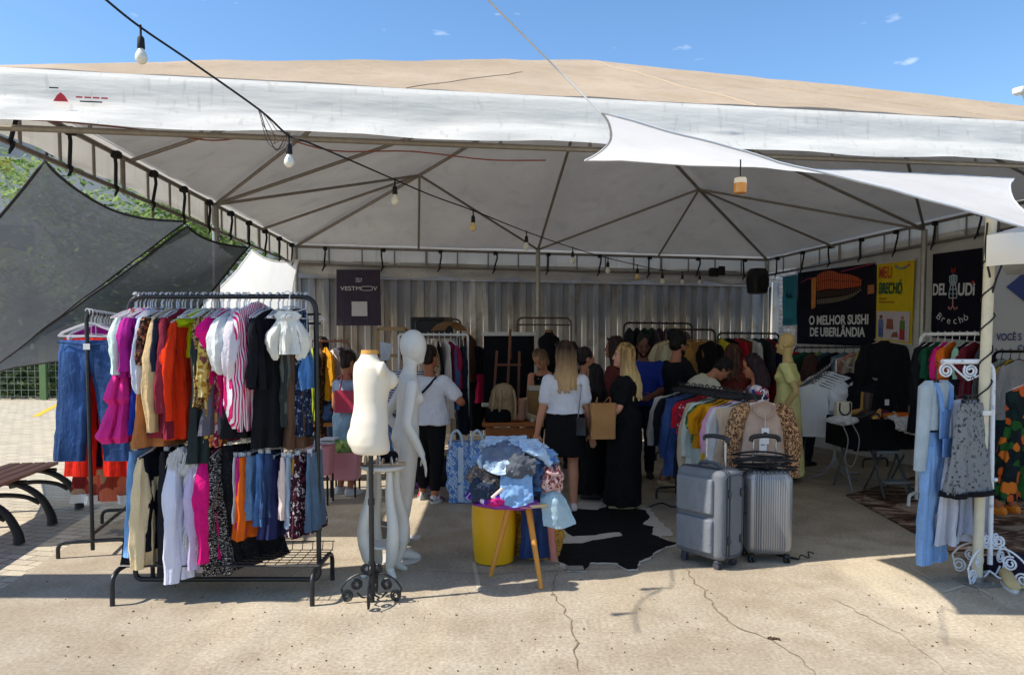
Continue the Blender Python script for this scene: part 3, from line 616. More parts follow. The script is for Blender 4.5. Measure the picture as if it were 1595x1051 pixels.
m_ = MB(); m_.tube([c+R @ Vector((.14, 0, .1)), c+R @ Vector((.22, 0, .08)), c+R @ Vector((.22, 0, -.08)), c+R @ Vector((.14, 0, -.1))], .014, 6); m_.tube([c+Vector((0, .1, .1)), TBR+Vector((0, 0, -.5))], .02, 6); m_.build('handle', black_m, sp_, True)
dk = MB(); c2 = D(1112, 424, 12.2); dk.box(c2, (.16, .1, .14), .3, 0, .02); dk.box(c2+Vector((.12, -.03, .02)), (.11, .05, .15), .3, 0, .01); o = dk.build('spotlight', black_m); tag(o, 'small black stage spotlight clamped to the back truss', 'spotlight')
# ------------------------------------------------------------------ banners
def banner(name, label, tl, tr, bl, br, mat, th=.006, wave=.012, group=None, bars=None):
    n = (tr-tl).cross(bl-tl).normalized(); n = n if n.y < 0 else -n
    t = thing(name, label, 'banner', tuple((tl+tr+bl+br)/4), 0, group)
    def fn(u, v, o=0): q = tl*(1-u)*(1-v)+tr*u*(1-v)+bl*(1-u)*v+br*u*v; return q+n*(wave*sin(pi*v)*(fbm((u*2.2, v*2, tl.x), 1.2))+o)
    m_ = MB(); m_.grid(lambda u, v: fn(u, v, 0), 18, 22); m_.grid(lambda u, v: fn(u, v, -th), 18, 22)
    o = m_.build('sheet', mat, t, True)
    if bars:
        
        for v_ in (0, 1): b = MB(); b.cyl(fn(-.03, v_), fn(1.03, v_), .012, 8); b.build('hanging_rod', bars, t, True)
    X = ((tr-tl)+(br-bl)).normalized(); Z = n; Y = Z.cross(X).normalized(); R = Matrix((X, Y, Z)).transposed().to_4x4(); loc0 = (tl+tr+bl+br)/4; W = (tr-tl).length; H = (tl-bl).length
    class K: pass
    k = K(); k.t = t; k.W = W; k.H = H; k.fn = fn; k.n = n
    def put(u, v, o=.016): return tl*(1-u)*(1-v)+tr*u*(1-v)+bl*(1-u)*v+br*u*v+n*o-loc0
    def txt(body, u, v, size, m, **kw): return text(body, size, m, t, put(u, v), R.to_euler(), **kw)
    def fit(body, u0, u1, v0, v1, m, **kw):
        o_ = text(body, .1, m, t, (0, 0, 0), R.to_euler(), ext=.001, **kw); xs_ = [q.co.x for q in o_.data.vertices]; ys_ = [q.co.y for q in o_.data.vertices]
        ax, ay = (u1-u0)*W/(max(xs_)-min(xs_)), (v1-v0)*H/(max(ys_)-min(ys_)); cx, cy = (max(xs_)+min(xs_))/2, (max(ys_)+min(ys_))/2
        for q in o_.data.vertices: q.co.x = (q.co.x-cx)*ax; q.co.y = (q.co.y-cy)*ay
        o_.location = put((u0+u1)/2, (v0+v1)/2); return o_
    def shape(name_, polys, m, lift=.014):
        b = MB()
        for po in polys:
            P = [put(u, v, lift)+loc0 for u, v in po]; b.add(P+[q-n*.003 for q in P], [tuple(range(len(P))), tuple(range(2*len(P)-1, len(P)-1, -1))]+[(i, i+len(P), (i+1) % len(P)+len(P), (i+1) % len(P)) for i in range(len(P))])
        return b.build(name_, m, t, True, smooth=False)
    def line(name_, lines, r, m):
        b = MB()
        for l_ in lines: b.tube([put(u, v, .014)+loc0 for u, v in l_], r, 5)
        return b.build(name_, m, t, True)
    k.txt = txt; k.fit = fit; k.shape = shape; k.line = line; return k
wh = plain((214, 214, 216), .7); navy = cloth((24, 25, 38), .1, .8, 0)
# dark violet banner on the container
yb = 11.38
b = banner('shop_banner', 'dark violet banner with thin white lettering on the container', D(524, 420, yb), D(592, 420, yb+.15), D(524, 507, yb), D(594, 507, yb+.12), cloth((66, 58, 74), .08, .75, 0))
b.fit('VESTM', .084, .545, .30, .372, wh); b.fit('V', .835, .925, .30, .372, wh)
b.line('emblem', [[(.60+.036*cos(pi/2+pi*i/8), .336+.036*sin(pi/2+pi*i/8)) for i in range(9)]+[(.78+.036*cos(-pi/2+pi*i/8), .336+.036*sin(-pi/2+pi*i/8)) for i in range(9)]+[(.60, .372)], [(.43, .155), (.51, .155), (.51, .215), (.43, .215)], [(.44, .185), (.5, .185)], [(.47, .215), (.55, .215), (.57, .19), (.57, .165), (.53, .155)]], .0045, wh)
b.shape('pale_square', [[(.34, .57), (.69, .57), (.69, .83), (.34, .83)]], plain((196, 192, 196), .8, 0, .05))
# banners on the right-hand wall: all in the wall's own plane
def onwall(px, z): # a point of the banner plane below the eave line
    d = ray(px, 500); a = TBR+rn*.16; den = d.x*rd.y-d.y*rd.x; t = (a.x*rd.y-a.y*rd.x)/den; return Vector((d.x*t, d.y*t, z))
def wpx(px, py):
    q = onwall(px, 0); return D(px, py, q.y)
b = banner('small_banner', 'narrow teal banner with faint script at the end of the panel wall', wpx(1219, 431), wpx(1241, 427), wpx(1219, 508), wpx(1241, 507), cloth((52, 132, 150), .08, .7, 0), bars=wh)
b.line('script_squiggle', [[(.3, .36), (.34, .44), (.38, .33), (.44, .43), (.5, .40), (.56, .44), (.6, .36), (.62, .45), (.7, .41), (.78, .43)]], .009, plain((22, 70, 92), .7)); b.line('faint_lines', [[(.15, .86), (.8, .86)], [(.15, .91), (.85, .91)], [(.15, .95), (.7, .95)]], .005, plain((30, 96, 116), .8))
b = banner('food_banner', 'wide black banner with orange sushi picture and white lettering', wpx(1243, 425), wpx(1365, 409), wpx(1241, 535), wpx(1364, 540), navy)
b.fit('O MELHOR SUSHI', .18, .93, .607, .735, wh, offset=.003); b.fit('DE UBERLÂNDIA', .195, .895, .735, .89, wh, offset=.003)
og = plain((206, 92, 44), .6, 0, .35, 20); dkb = plain((70, 52, 44), .7, 0, .3, 20); pl2 = plain((206, 132, 66), .7, 0, .35, 12)
def lens(u0, u1, v0, v1, t0, t1): return [(u0+(u1-u0)*t0, v0), (u0+(u1-u0)*t1, v0), (u0+(u1-u0)*t1, v1), (u0+(u1-u0)*t0, v1)]
ps = [[], [], []]
for i in range(22):
    t0 = i/22; u = .285+.56*t0; hh_ = (1-t0**2.4)**.5; top = .235-.215*hh_*(.82+.18*sin(pi*min(1, t0*2))); bot = .255+.20*hh_
    for r_, (a_, e_) in enumerate(((.0, .28), (.30, .56), (.60, .80), (.84, 1.0))):
        v0 = top+(bot-top)*a_; v1 = top+(bot-top)*e_; ps[0 if r_ < 2 else 1 if r_ == 2 else 2].append([(u, v0), (u+.017, v0), (u+.020, v1), (u+.003, v1)])
b.shape('sushi_picture', ps[0], og); b.shape('roll_slices', ps[1], dkb); b.shape('rice_grains', ps[2], plain((120, 108, 96), .8, 0, .3, 25))
b.shape('wooden_tray', [[(.205, .11), (.275, .09), (.265, .50), (.21, .52)]], pl2); b.shape('gold_square', [[(.915, .26), (.985, .255), (.985, .36), (.915, .37)]], plain((176, 108, 66), .7))
b.line('pink_line', [[(.06, .14), (.14, .105), (.3, .09)], [(.6, .055), (.98, .01)]], .008, plain((176, 50, 84), .6))
b = banner('yellow_banner', 'bright yellow hanging banner with red and green lettering', wpx(1366, 411), wpx(1425, 404), wpx(1364, 529), wpx(1420, 537), cloth((214, 186, 34), .08, .7, 0), bars=plain((206, 200, 180), .5))
b.fit('MEU', .09, .43, .045, .20, plain((186, 74, 38), .7), offset=.0008); b.fit('BRECHÓ', .10, .72, .215, .40, plain((24, 92, 60), .7), offset=.003)
b.line('faint_lines', [[(.1, .455), (.3, .455)], [(.1, .5), (.5, .5)]], .012, plain((176, 126, 30), .8))
b.shape('pale_picture', [[(.04, .62), (.95, .61), (.94, .97), (.06, .97)]], plain((204, 190, 196), .8))
def pers(b, u, c1, c2, c3):
    b.shape('drawn_clothes', [[(u-.06, .72), (u+.06, .72), (u+.075, .83), (u-.075, .83)]], c1, .018); b.shape('drawn_trousers', [[(u-.065, .83), (u+.065, .83), (u+.07, .955), (u-.07, .955)]], c2, .018)
    b.shape('drawn_head', [[(u+.045*cos(a), .69+.026*sin(a)) for a in [2*pi*k/10 for k in range(10)]]], c3, .018)
pers(b, .17, plain((104, 120, 168), .8), plain((84, 96, 150), .8), plain((120, 80, 60), .8)); pers(b, .76, plain((90, 120, 60), .8), plain((170, 50, 62), .8), plain((176, 130, 100), .8))
b.shape('drawn_rack', [[(.34, .71), (.5, .71), (.52, .84), (.32, .84)], [(.5, .88), (.62, .86), (.66, .93), (.46, .94)]], plain((150, 88, 72), .8), .018)
b.line('drawn_bunting', [[(.52, .05), (.62, .085), (.74, .09), (.86, .06)]], .012, plain((110, 150, 160), .8))
b.shape('drawn_flower', [[(q+.04*cos(a), .06+.02*sin(a)) for a in [2*pi*k/8 for k in range(8)]] for q in (.55, .88)], plain((196, 110, 60), .8), .018)
b = banner('shop_banner', 'black banner with dress-form drawing between its white letters', wpx(1453, 396), wpx(1530, 386), wpx(1450, 525), wpx(1528, 532), navy)
b.fit('DEL', .04, .335, .355, .495, wh, offset=.003); b.fit('UDi', .56, .89, .36, .507, wh, offset=.003)
for i, chh in enumerate('Brechó'):
    a = -.95+1.9*i/5; o = b.txt(chh, .45+.33*sin(a), .685+.105*cos(a), .13, wh, ext=.001)
    o.rotation_euler.rotate_axis('Z', a*.75)
pk = plain((204, 140, 140), .7); red = plain((196, 50, 50), .7)
b.line('dress_form_drawing', [[(0.388, .33), (0.388, .28), (0.460, .265), (0.532, .28), (0.532, .33), (0.505, .38), (0.415, .38), (0.388, .33)], [(0.424, .28), (0.433, .37)], [(0.460, .27), (0.460, .5)], [(0.496, .28), (0.487, .37)], [(0.415, .38), (0.379, .48), (0.541, .48), (0.505, .38)], [(0.388, .43), (0.532, .43)], [(0.379, .48), (0.388, .53), (0.532, .53), (0.541, .48)]], .007, plain((178, 196, 204), .7))
b.line('stand_drawing', [[(0.460, .53), (0.460, .62), (0.415, .66), (0.379, .65), (0.379, .625)], [(0.460, .62), (0.505, .66), (0.541, .65), (0.541, .625)], [(0.460, .5), (0.460, .62)], [(0.415, .385), (0.505, .385)]], .007, pk)
b.line('crown_drawing', [[(0.433, .235), (0.424, .19), (0.460, .215), (0.496, .19), (0.487, .235), (0.433, .235)]], .006, red); b.shape('red_dot', [[(.835, .345), (.885, .345), (.885, .37), (.835, .37)]], red, .02)
# pale sign panel with blue lettering, far right
q0, q1 = D(1546, 405, 8.6), D(1720, 392, 8.0)
b = banner('sign_panel', 'pale grey sign panel with blue lettering and diamond at the right edge', q0+Vector((-.1, 0, .2)), q1+Vector((0, 0, .2)), Vector((q0.x-.1, q0.y, .15)), Vector((q1.x, q1.y, .15)), plain((172, 174, 180), .6, 0, .05, 2), wave=0)
bl = plain((40, 58, 120), .6)
def spx(px, py): # picture-plane spot on the sign
    u = (px-1538.0)/(1720-1538.0); return u, None
SL0, SR0, ZT_, ZB_ = q0+Vector((-.1, 0, .2)), q1+Vector((0, 0, .2)), q0.z+.2, .15
def suv(px, py):
    d = ray(px, py); dx_, dy_ = SR0.x-SL0.x, SR0.y-SL0.y; u = (SL0.y*d.x/d.y-SL0.x)/(dx_-dy_*d.x/d.y); y = SL0.y+dy_*u; z = CAM_H+d.z*y/d.y; zt_ = SL0.z+(SR0.z-SL0.z)*u; return u, (zt_-z)/(zt_-ZB_)
b.shape('blue_diamond', [[suv(1567, 447), suv(1612, 411), suv(1657, 447), suv(1612, 483)]], bl)
for body, x0_, x1_, y0_, y1_ in (('VOCÊ S', 1552, 1591, 516.5, 530), ('CO', 1585, 1603, 537, 549)):
    u0, v0 = suv(x0_, y0_); u1, v1 = suv(x1_, y1_); b.fit(body, u0, u1, v0, v1, bl, offset=.002)
# ------------------------------------------------------------------ clothes rails
blk = paint_metal((26, 27, 30)); whm = paint_metal((214, 214, 214), .4); brn = paint_metal((84, 62, 50), .5)
def rail(name, label, a, b, z, mat, r=.0125, feet=.22, low=None, mid=None, rz_round=.09, group=None, drop=True):
    """free-standing clothes rail: rounded top bar on two posts, feet across, optional low and middle bars"""
    t = thing(name, label, 'clothes rack', tuple((a+b)/2), 0, group); d = (b-a).normalized(); n = Vector((-d.y, d.x, 0)); R_ = rz_round
    A, B = Vector((a.x, a.y, 0)), Vector((b.x, b.y, 0)); up = Vector((0, 0, 1))
    pts = [A+up*.05]+[A+up*(z-R_)]+bez(A+up*(z-R_), A+up*z, A+up*z+d*R_, 6)[1:]+bez(B+up*z-d*R_, B+up*z, B+up*(z-R_), 6)+[B+up*.05]
    m_ = MB(); m_.tube(pts, r, 8); m_.build('top_rail', mat, t, True)
    if low: m_ = MB(); m_.cyl(A+up*low, B+up*low, r*.9, 8); m_.build('low_rail', mat, t, True)
    if mid: m_ = MB(); m_.cyl(A+up*mid, B+up*mid, r*.8, 8); m_.build('middle_rail', mat, t, True)
    for q in (A, B):
        f = MB(); f.tube([q-n*feet+up*.0, q-n*feet+up*.06]+bez(q-n*feet+up*.06, q-n*feet+up*.12, q-n*(feet-.06)+up*.12, 5)[1:]+bez(q+n*(feet-.06)+up*.12, q+n*feet+up*.12, q+n*feet+up*.06, 5)+[q+n*feet], r, 8); f.build('foot', mat, t, True)
    return t
clear = None
def hanger_mat(c):
    if c == 'clear':
        if 'clear' not in CACHE:
            s = NT('clear_plastic'); s.setc((.75, .75, .78, 1)); s.b.inputs['Roughness'].default_value = .12; s.b.inputs['Transmission Weight'].default_value = 0
            tr = s.n('ShaderNodeBsdfTransparent'); a = s.n('ShaderNodeMixShader'); a.inputs[0].default_value = .5; s.l(s.b.outputs[0], a.inputs[1]); s.l(tr.outputs[0], a.inputs[2]); s.l(a.outputs[0], s.out.inputs[0]); CACHE['clear'] = s.m
        return CACHE['clear']
    return plain(c, .4)
def rk(z, hw, hd, k, amp, ph, p=2.6, n=44, cx=0, cy=0, skew=0):
    ring = []
    for i in range(n):
        a = 2*pi*i/n; ca, sa = cos(a), sin(a); ex = 2.0/p
        x = hw*(abs(ca)**ex)*(1 if ca >= 0 else -1); y = hd*(abs(sa)**ex)*(1 if sa >= 0 else -1)
        f = amp*(sin(k*a+ph)+.5*sin((k*2+1)*a+ph*1.7+z*3)); ring.append(Vector((cx+x*(1+f*.25)+skew, cy+y+f*max(hd, .03)*(1 if sa >= 0 else -1)*abs(sa)**.5, z)))
    return ring
GN = [0]
def garment(name, label, cat, hook, yaw, kind, mat, L=.7, w=.21, d=.045, flare=1.1, sl=0, hz=.10, hanger='clear', group=None, mat2=None, fold=.34, k=5, seed=None, tiers=0, slw=.055, puff=0, swing=0, sls=(1, -1), splay=.05, neck=True, hangerless=False, legs_out=.13):
    """one garment on its hanger. Hook point on the bar is the origin; local x is the shoulder line, -z down."""
    GN[0] += 1; r = random.Random(seed if seed is not None else GN[0]*13+5); ph = r.uniform(0, 6)
    t = thing(name, label, cat, tuple(hook), yaw, group); m_ = MB()
    top = -hz
    if kind in ('top', 'dress', 'jacket'):
        rings = [rk(top+.012, .055, d*.22, k, 0, ph)]; rings.append(rk(top-.015, .09, d*.34, k, .0, ph))
        rings.append(rk(top-.045, w*.97, d*.46, k, .1*fold, ph)); rows = 20
        for i in range(1, rows+1):
            v = i/rows; z = top-.045-(L-.045)*v; ww = w*(1-.13*sin(pi*min(1, v*1.8))*(1 if kind != 'jacket' else .4))*(1+(flare-1)*max(0, (v-.25)/.75)**1.3); dd = d*(1+.9*v*(flare-1)+.40*v)*(.46+.54*min(1, v*3.2)**.7)
            if tiers:
                q = (v*tiers) % 1; ww *= .9+.22*q; dd *= .85+.5*q
                if q < .5/rows*tiers and i < rows: rings.append(rk(z+.003, ww*1.2, dd*1.5, k+3, fold*1.0, ph))
            rings.append(rk(z, ww, dd, k+(3 if tiers else 0), fold*(.25+v), ph+.5*v, cx=swing*v*v))
        m_.loft(rings, True, True)
    elif kind == 'trousers':
        rings = [rk(top-.0, w, d*.5, k, 0, ph), rk(top-.04, w*1.01, d*.75, k, .05, ph), rk(top-.10, w*1.04, d*.9, k, .1, ph), rk(top-.18, w*1.04, d*.86, k, .2*fold, ph), rk(top-.25, w*.9, d*.6, k, .2*fold, ph)]; m_.loft(rings)
        for sg in (-1, 1):
            lr = []
            for i in range(18):
                v = i/17; z = top-.09-(L-.09)*v; lw = w*.54*(1-.16*v)*(1+(flare-1)*v*v)*(.9+.1*min(1, v*5)); lr.append(rk(z, lw, d*(.93-.12*v), k, fold*(.3+.4*v), ph+sg+v, cx=sg*w*(.49+legs_out*v*(flare))+swing*v*v))
            m_.loft(lr)
    elif kind in ('skirt', 'shorts'):
        rings = []; rows = 16
        for i in range(rows+1):
            v = i/rows; z = top-L*v; ww = w*(1+(flare-1)*v); dd = d*(.6+.6*v)
            if tiers: q = (v*tiers) % 1; ww *= .94+.12*q; dd *= .85+.4*q
            rings.append(rk(z, ww, dd, k, fold*(.2+v), ph+.3*v, cx=swing*v*v))
        m_.loft(rings)
    elif kind == 'strap':
        for sg in (-1, 1): m_.tube([(sg*.09, 0, top), (sg*.1, -.01, top-.12), (sg*.09, -d*.5, top-.2)], .01, 6)
        rings = []
        for i in range(19):
            v = i/18; z = top-.16-(L-.16)*v; ww = w*.8*(1-.12*sin(pi*min(1, v*2.2)))*(1+(flare-1)*v); rings.append(rk(z, ww, d*(.9+.5*v), k, fold*(.25+v), ph+.4*v))
        m_.loft(rings)
    if sl:
        for sg in sls:
            x0 = sg*w*.93; rr = []; N = 14
            for i in range(N+1):
                v = i/N; z = top-.05-sl*v*.985; x = x0+sg*(splay*sin(min(1, v*1.3)*pi/2)+.01*sin(v*6+ph)); rad = slw*.98*(.42+.66*min(1, v*3.0)**.7-.42*max(0, v-.3)*(1 if not puff else 0))
                if puff: rad = slw*(.45+(.35+puff)*sin(pi*min(1, v*.98)**.8)**.8)*(1 if v < .93 else .62)
                ring = []
                for j in range(24):
                    a = 2*pi*j/24; f = 1+.12*sin(3*a+ph+v*5)+.10*sin(6*a+ph+v*2)*(1 if puff else .8)+.05*sin(9*v*3+2*a); ring.append(Vector((x+rad*f*cos(a), rad*f*sin(a)*min(1.15, d/.05+.1)*.9-.01*v, z)))
                rr.append(ring)
            m_.loft(rr)
    for q in m_.v:
        nz = fbm(q+Vector((GN[0]*3.1, 0, 0)), 6.5, 3); w_ = fbm(Vector((q.x*26, q.y*26, q.z*4.5+GN[0])), 1, 2); q.x += .010*nz+.004*w_; q.y += .012*fbm(q+Vector((0, GN[0]*2.3, 5)), 7, 3)+.005*w_
    m_.v = [Vector((q.x, q.y*.86, q.z)) for q in m_.v]
    garm = {'top': 'shirt', 'dress': 'dress', 'jacket': 'jacket', 'trousers': 'trousers', 'skirt': 'skirt', 'shorts': 'shorts', 'strap': 'dress'}[kind]
    m_.build(garm, mat, t)
    if hangerless: return t
    h = MB(); hr = .0035 if hanger != 'wood' else .006; hh = hanger_mat((150, 112, 70) if hanger == 'wood' else hanger)
    hook_pts = [(.0, 0, top+.01), (0, 0, -.045), (.012, 0, -.03)]+[(.016*cos(a), 0, .001+.016*sin(a)) for a in [pi*1.85+pi*1.15*i/9-2*pi for i in range(10)]]
    h.tube(hook_pts, hr*1.15, 6)
    if kind in ('trousers', 'skirt', 'shorts'):
        h.tube([(-w*.8, 0, top+.015), (0, 0, top+.03), (w*.8, 0, top+.015)], hr*1.5, 6)
        for sg in (-1, 1): h.box((sg*w*.7, 0, top+.0), (.022, .03, .055), None, 0, .004)
    else:
        sh = min(w, .2); h.tube([(-sh, 0, top-.05), (-sh*.5, 0, top-.01), (0, 0, top+.02), (sh*.5, 0, top-.01), (sh, 0, top-.05)], hr*1.7, 6); h.cyl((-sh, 0, top-.05), (sh, 0, top-.05), hr, 6)
    h.build('hanger', hh, t)
    return t
# ------------------------------------------------------------------ front double rack
fl_, fr_, bl_, br_ = G(185, 942), G(497, 942), G(243, 903), G(506, 900)
yR = 4.78; xa, xb = -2.47, -1.265
rack = thing('clothes_rack', 'tall black two-level clothes rack packed with bright garments, nearest the camera', 'clothes rack', ((xa+xb)/2, yR, 0))
ZT, ZM = 1.935, 1.03; up = Vector((0, 0, 1)); A = Vector((xa, yR, 0)); B = Vector((xb, yR, 0)); dx = Vector((1, 0, 0))
m_ = MB(); m_.tube([A+up*.14]+[A+up*(ZT-.1)]+bez(A+up*(ZT-.1), A+up*ZT, A+up*ZT+dx*.1, 8)[1:]+bez(B+up*ZT-dx*.1, B+up*ZT, B+up*(ZT-.1), 8)+[B+up*.14]+bez(B+up*.14, B+up*.09, B+up*.09-dx*.05, 6)[1:]+bez(A+up*.09+dx*.05, A+up*.09, A+up*.14, 6), .016, 10); m_.build('frame_tube', blk, rack, True)
m_ = MB(); m_.cyl(A+up*ZM, B+up*ZM, .011, 8); m_.build('middle_rail', blk, rack, True)
m_ = MB(); m_.cyl(A+up*(ZT-.11)+dx*.0+Vector((0, .1, 0)), B+up*(ZT-.11)+Vector((0, .1, 0)), .008, 6); m_.cyl(A+up*(ZT-.17)+Vector((0, .1, 0)), B+up*(ZT-.17)+Vector((0, .1, 0)), .008, 6)
for q in (A, B):
    for zz in (.11, .17): m_.cyl(q+up*(ZT-zz), q+up*(ZT-zz)+Vector((0, .1, 0)), .008, 6)
m_.build('back_rail', blk, rack, True)
for q, s_ in ((A, -1), (B, 1)):
    m_ = MB(); f0 = Vector((q.x+s_*.02, yR-.25, 0)); f1 = Vector((q.x+s_*.02, yR+.27, 0))
    m_.tube([f0, f0+up*.13]+bez(f0+up*.13, f0+up*.19, f0+up*.205+Vector((0, .09, 0)), 6)[1:]+bez(f1+up*.205-Vector((0, .09, 0)), f1+up*.19, f1+up*.13, 6)+[f1], .0155, 10); m_.build('foot', blk, rack, True)
m_ = MB(); zs = .235
for i in range(7): y = yR-.18+.06*i; m_.cyl((xa, y, zs), (xb+.05, y, zs), .0035, 6)
for i in range(19): x = xa+.01+(xb+.03-xa)*i/18; m_.tube([(x, yR-.20, zs), (x, yR+.2, zs), (x, yR+.22, zs+.05)], .003, 6)
m_.cyl((xa, yR+.22, zs+.05), (xb+.05, yR+.22, zs+.05), .0035, 6); m_.cyl((xa, yR-.2, zs), (xb+.05, yR-.2, zs), .005, 6); m_.build('wire_shelf', blk, rack, True)
def X(px, y=yR): return (px-PPX)/F_PX*y/(cos(PITCH))*1.0
def hk(px, z): return Vector((D(px, 500, yR).x, yR, z+.008))
R90 = pi/2
T = ZT; grp = 'garments on the upper rail of the front rack'; gr2 = 'garments on the lower rail of the front rack'
pinkd = cloth((226, 52, 146), .14, .8, .15); mag = cloth((176, 36, 140)); wht = cloth((226, 228, 226), .06, .85, .2); blkc = cloth((24, 24, 28), .2, .9, 0); mint = cloth((206, 226, 218), .06)
tops = [
 # px, yaw, kind, name, mat, L, w, d, flare, sleeve, extras, label, category
 (214, 1.25, 'dress', 'tiered_dress', pinkd, .83, .18, .05, 1.45, 0, dict(tiers=3, fold=.32, swing=-.02), 'hot pink dress in three flared tiers at the end of the rack', 'dress'),
 (211, 1.45, 'top', 'blouse', mint, .40, .17, .04, 1.1, .36, dict(slw=.048), 'pale mint white top with straight sleeve over the pink tiers', 'blouse'),
 (219, 1.5, 'strap', 'sundress', spots((74, 84, 60), [(150, 92, 60), (96, 110, 70), (196, 140, 96)], 22, .5), .70, .15, .03, 1.1, 0, {}, 'narrow dress printed with olive leaves and orange roses', 'dress'),
 (231, 1.35, 'top', 'blouse', mag, .42, .19, .045, 1.15, .34, dict(slw=.05), 'magenta purple top right of the mint white sleeve', 'blouse'),
 (238, 1.45, 'dress', 'long_dress', cloth((36, 56, 158)), .78, .17, .04, 1.2, 0, {}, 'royal blue dress showing under a pale puffed sleeve', 'dress'),
 (243, 1.5, 'top', 'blouse', cloth((206, 212, 230), .06), .50, .18, .04, 1.1, .48, dict(slw=.048, puff=.3), 'pale blue-white blouse with gathered puffed sleeve', 'blouse'),
 (252, 1.4, 'top', 'blouse', spots((60, 40, 34), [(180, 124, 84), (30, 24, 24), (120, 70, 60)], 45, .5), .40, .17, .035, 1.1, .3, {}, 'brown and orange small-print top with narrow sleeve', 'blouse'),
 (260, 1.65, 'top', 'blouse', cloth((44, 50, 70)), .40, .18, .035, 1.1, .34, dict(slw=.045), 'slate navy short top between the printed and beige sleeves', 'blouse'),
 (254, 1.2, 'dress', 'long_dress', cloth((196, 130, 80)), .86, .18, .045, 1.4, 0, dict(fold=.4), 'caramel brown dress flaring out to the middle rail', 'dress'),
 (268, 1.4, 'top', 'shirt', cloth((222, 190, 140), .12, .6, .15), .64, .20, .045, 1.1, .72, dict(slw=.05), 'beige satin shirt with a long cuffed sleeve', 'shirt'),
 (279, 1.5, 'dress', 'long_dress', cloth((142, 44, 62)), .80, .19, .05, 1.3, .6, dict(fold=.4, slw=.05), 'burgundy dress with long gathered sleeve', 'dress'),
 (289, 1.35, 'dress', 'long_dress', cloth((128, 38, 52)), .76, .18, .05, 1.3, 0, dict(fold=.4), 'dark wine red dress beside the orange-red coat dress', 'dress'),
 (299, 1.3, 'dress', 'coat_dress', cloth((236, 60, 24), .1), .78, .19, .035, 1.15, .62, dict(slw=.052, hz=.13), 'bright orange-red dress with wide straight sleeve', 'dress'),
 (318, .5, 'top', 'ruffled_top', cloth((192, 208, 24), .12), .30, .11, .05, 1.0, .07, dict(slw=.06, puff=.9, fold=.5), 'lime yellow top with ruffled shoulders', 'blouse'),
 (318, 1.7, 'dress', 'long_dress', cloth((46, 54, 54)), .92, .18, .045, 1.2, .50, dict(slw=.04, hz=.14), 'charcoal green dress hanging below the lime ruffles', 'dress'),
 (330, 1.5, 'top', 'blouse', spots((176, 140, 88), [(40, 28, 24), (70, 46, 34)], 60, .46), .62, .18, .04, 1.1, .56, dict(slw=.042), 'leopard print blouse with long sleeve in mid rack', 'blouse'),
 (341, 1.45, 'dress', 'long_dress', spots((204, 176, 92), [(160, 120, 50), (226, 206, 150), (120, 70, 70)], 30, .5), .80, .18, .04, 1.15, .5, dict(slw=.045), 'gold and cream patterned dress with long sleeve', 'dress'),
 (345, 1.5, 'dress', 'long_dress', spots((176, 60, 92), [(226, 190, 176), (120, 30, 60), (214, 150, 80)], 30, .5), .86, .16, .035, 1.15, 0, {}, 'rose pink floral dress behind the gold patterned one', 'dress'),
 (355, 1.2, 'top', 'tee_shirt', cloth((236, 24, 128), .1), .74, .18, .04, 1.05, .2, dict(slw=.06, splay=.03), 'fuchsia long tee shirt left of the white blouse', 'tee shirt'),
 (351, 1.35, 'skirt', 'skirt', cloth((110, 106, 116), .3), .36, .16, .05, 1.5, 0, dict(hz=.52, hangerless=True), 'grey skirt hem below the fuchsia tee shirt', 'skirt'),
 (369, 1.4, 'top', 'blouse', wht, .38, .2, .06, 1.05, .36, dict(slw=.058, puff=.28), 'white blouse with big puffed sleeve next to fuchsia', 'blouse'),
 (381, 1.5, 'top', 'blouse', cloth((232, 222, 228), .05, .85, .2), .46, .2, .055, 1.0, .40, dict(slw=.052, puff=.22), 'off-white blouse with puffed sleeve left of the pink stripes', 'blouse'),
 (374, 1.55, 'trousers', 'trousers', cloth((222, 186, 192), .08), .68, .14, .06, 1.0, 0, dict(hz=.12), 'pale pink trousers below the white puffed sleeves', 'trousers'),
 (402, 1.2, 'top', 'striped_shirt', stripes((232, 226, 230), (214, 40, 108), 62, 'X', .48, .12), .80, .19, .05, 1.1, .74, dict(slw=.062, puff=.25, hz=.06), 'pink and white striped shirt with long loose sleeve', 'shirt'),
 (384, 1.4, 'skirt', 'skirt', blkc, .62, .2, .06, 1.2, 0, dict(hz=.28), 'black skirt hanging behind the pink striped shirt', 'skirt'),
 (421, 1.3, 'top', 'blouse', cloth((30, 30, 36)), .5, .18, .04, 1.0, .44, dict(slw=.04), 'black top with narrow sleeve right of the pink stripes', 'blouse'),
 (434, .9, 'dress', 'long_dress', cloth((28, 29, 33), .15), .84, .15, .05, 1.35, 0, dict(hz=.13, fold=.3), 'long black dress behind the white crop top', 'dress'),
 (457, .35, 'top', 'crop_top', cloth((232, 230, 220), .05, .8, .15), .26, .07, .05, 1.05, .25, dict(slw=.04, puff=.36, hz=.12, splay=.022), 'ivory crop top with two balloon sleeves', 'blouse'),
 (456, 1.3, 'trousers', 'trousers', stripes((92, 96, 88), (52, 56, 54), 40, 'X', .5), .74, .12, .045, .9, 0, {}, 'grey pinstriped trousers below the ivory crop top', 'trousers'),
 (470, 1.5, 'dress', 'long_dress', spots((34, 44, 70), [(120, 140, 170), (24, 30, 50)], 40, .4), .80, .11, .03, 1.1, 0, {}, 'navy small-print dress near the right post', 'dress'),
 (478, 1.57, 'top', 'shirt', denim((70, 116, 172)), .26, .11, .02, 1.05, .22, dict(slw=.03, hz=.34), 'mid blue denim shirt by the right post', 'shirt'),
 (463, 1.4, 'dress', 'long_dress', cloth((96, 72, 56)), .88, .11, .04, 1.2, 0, {}, 'brown dress hem right of the long black dress', 'dress'),
]
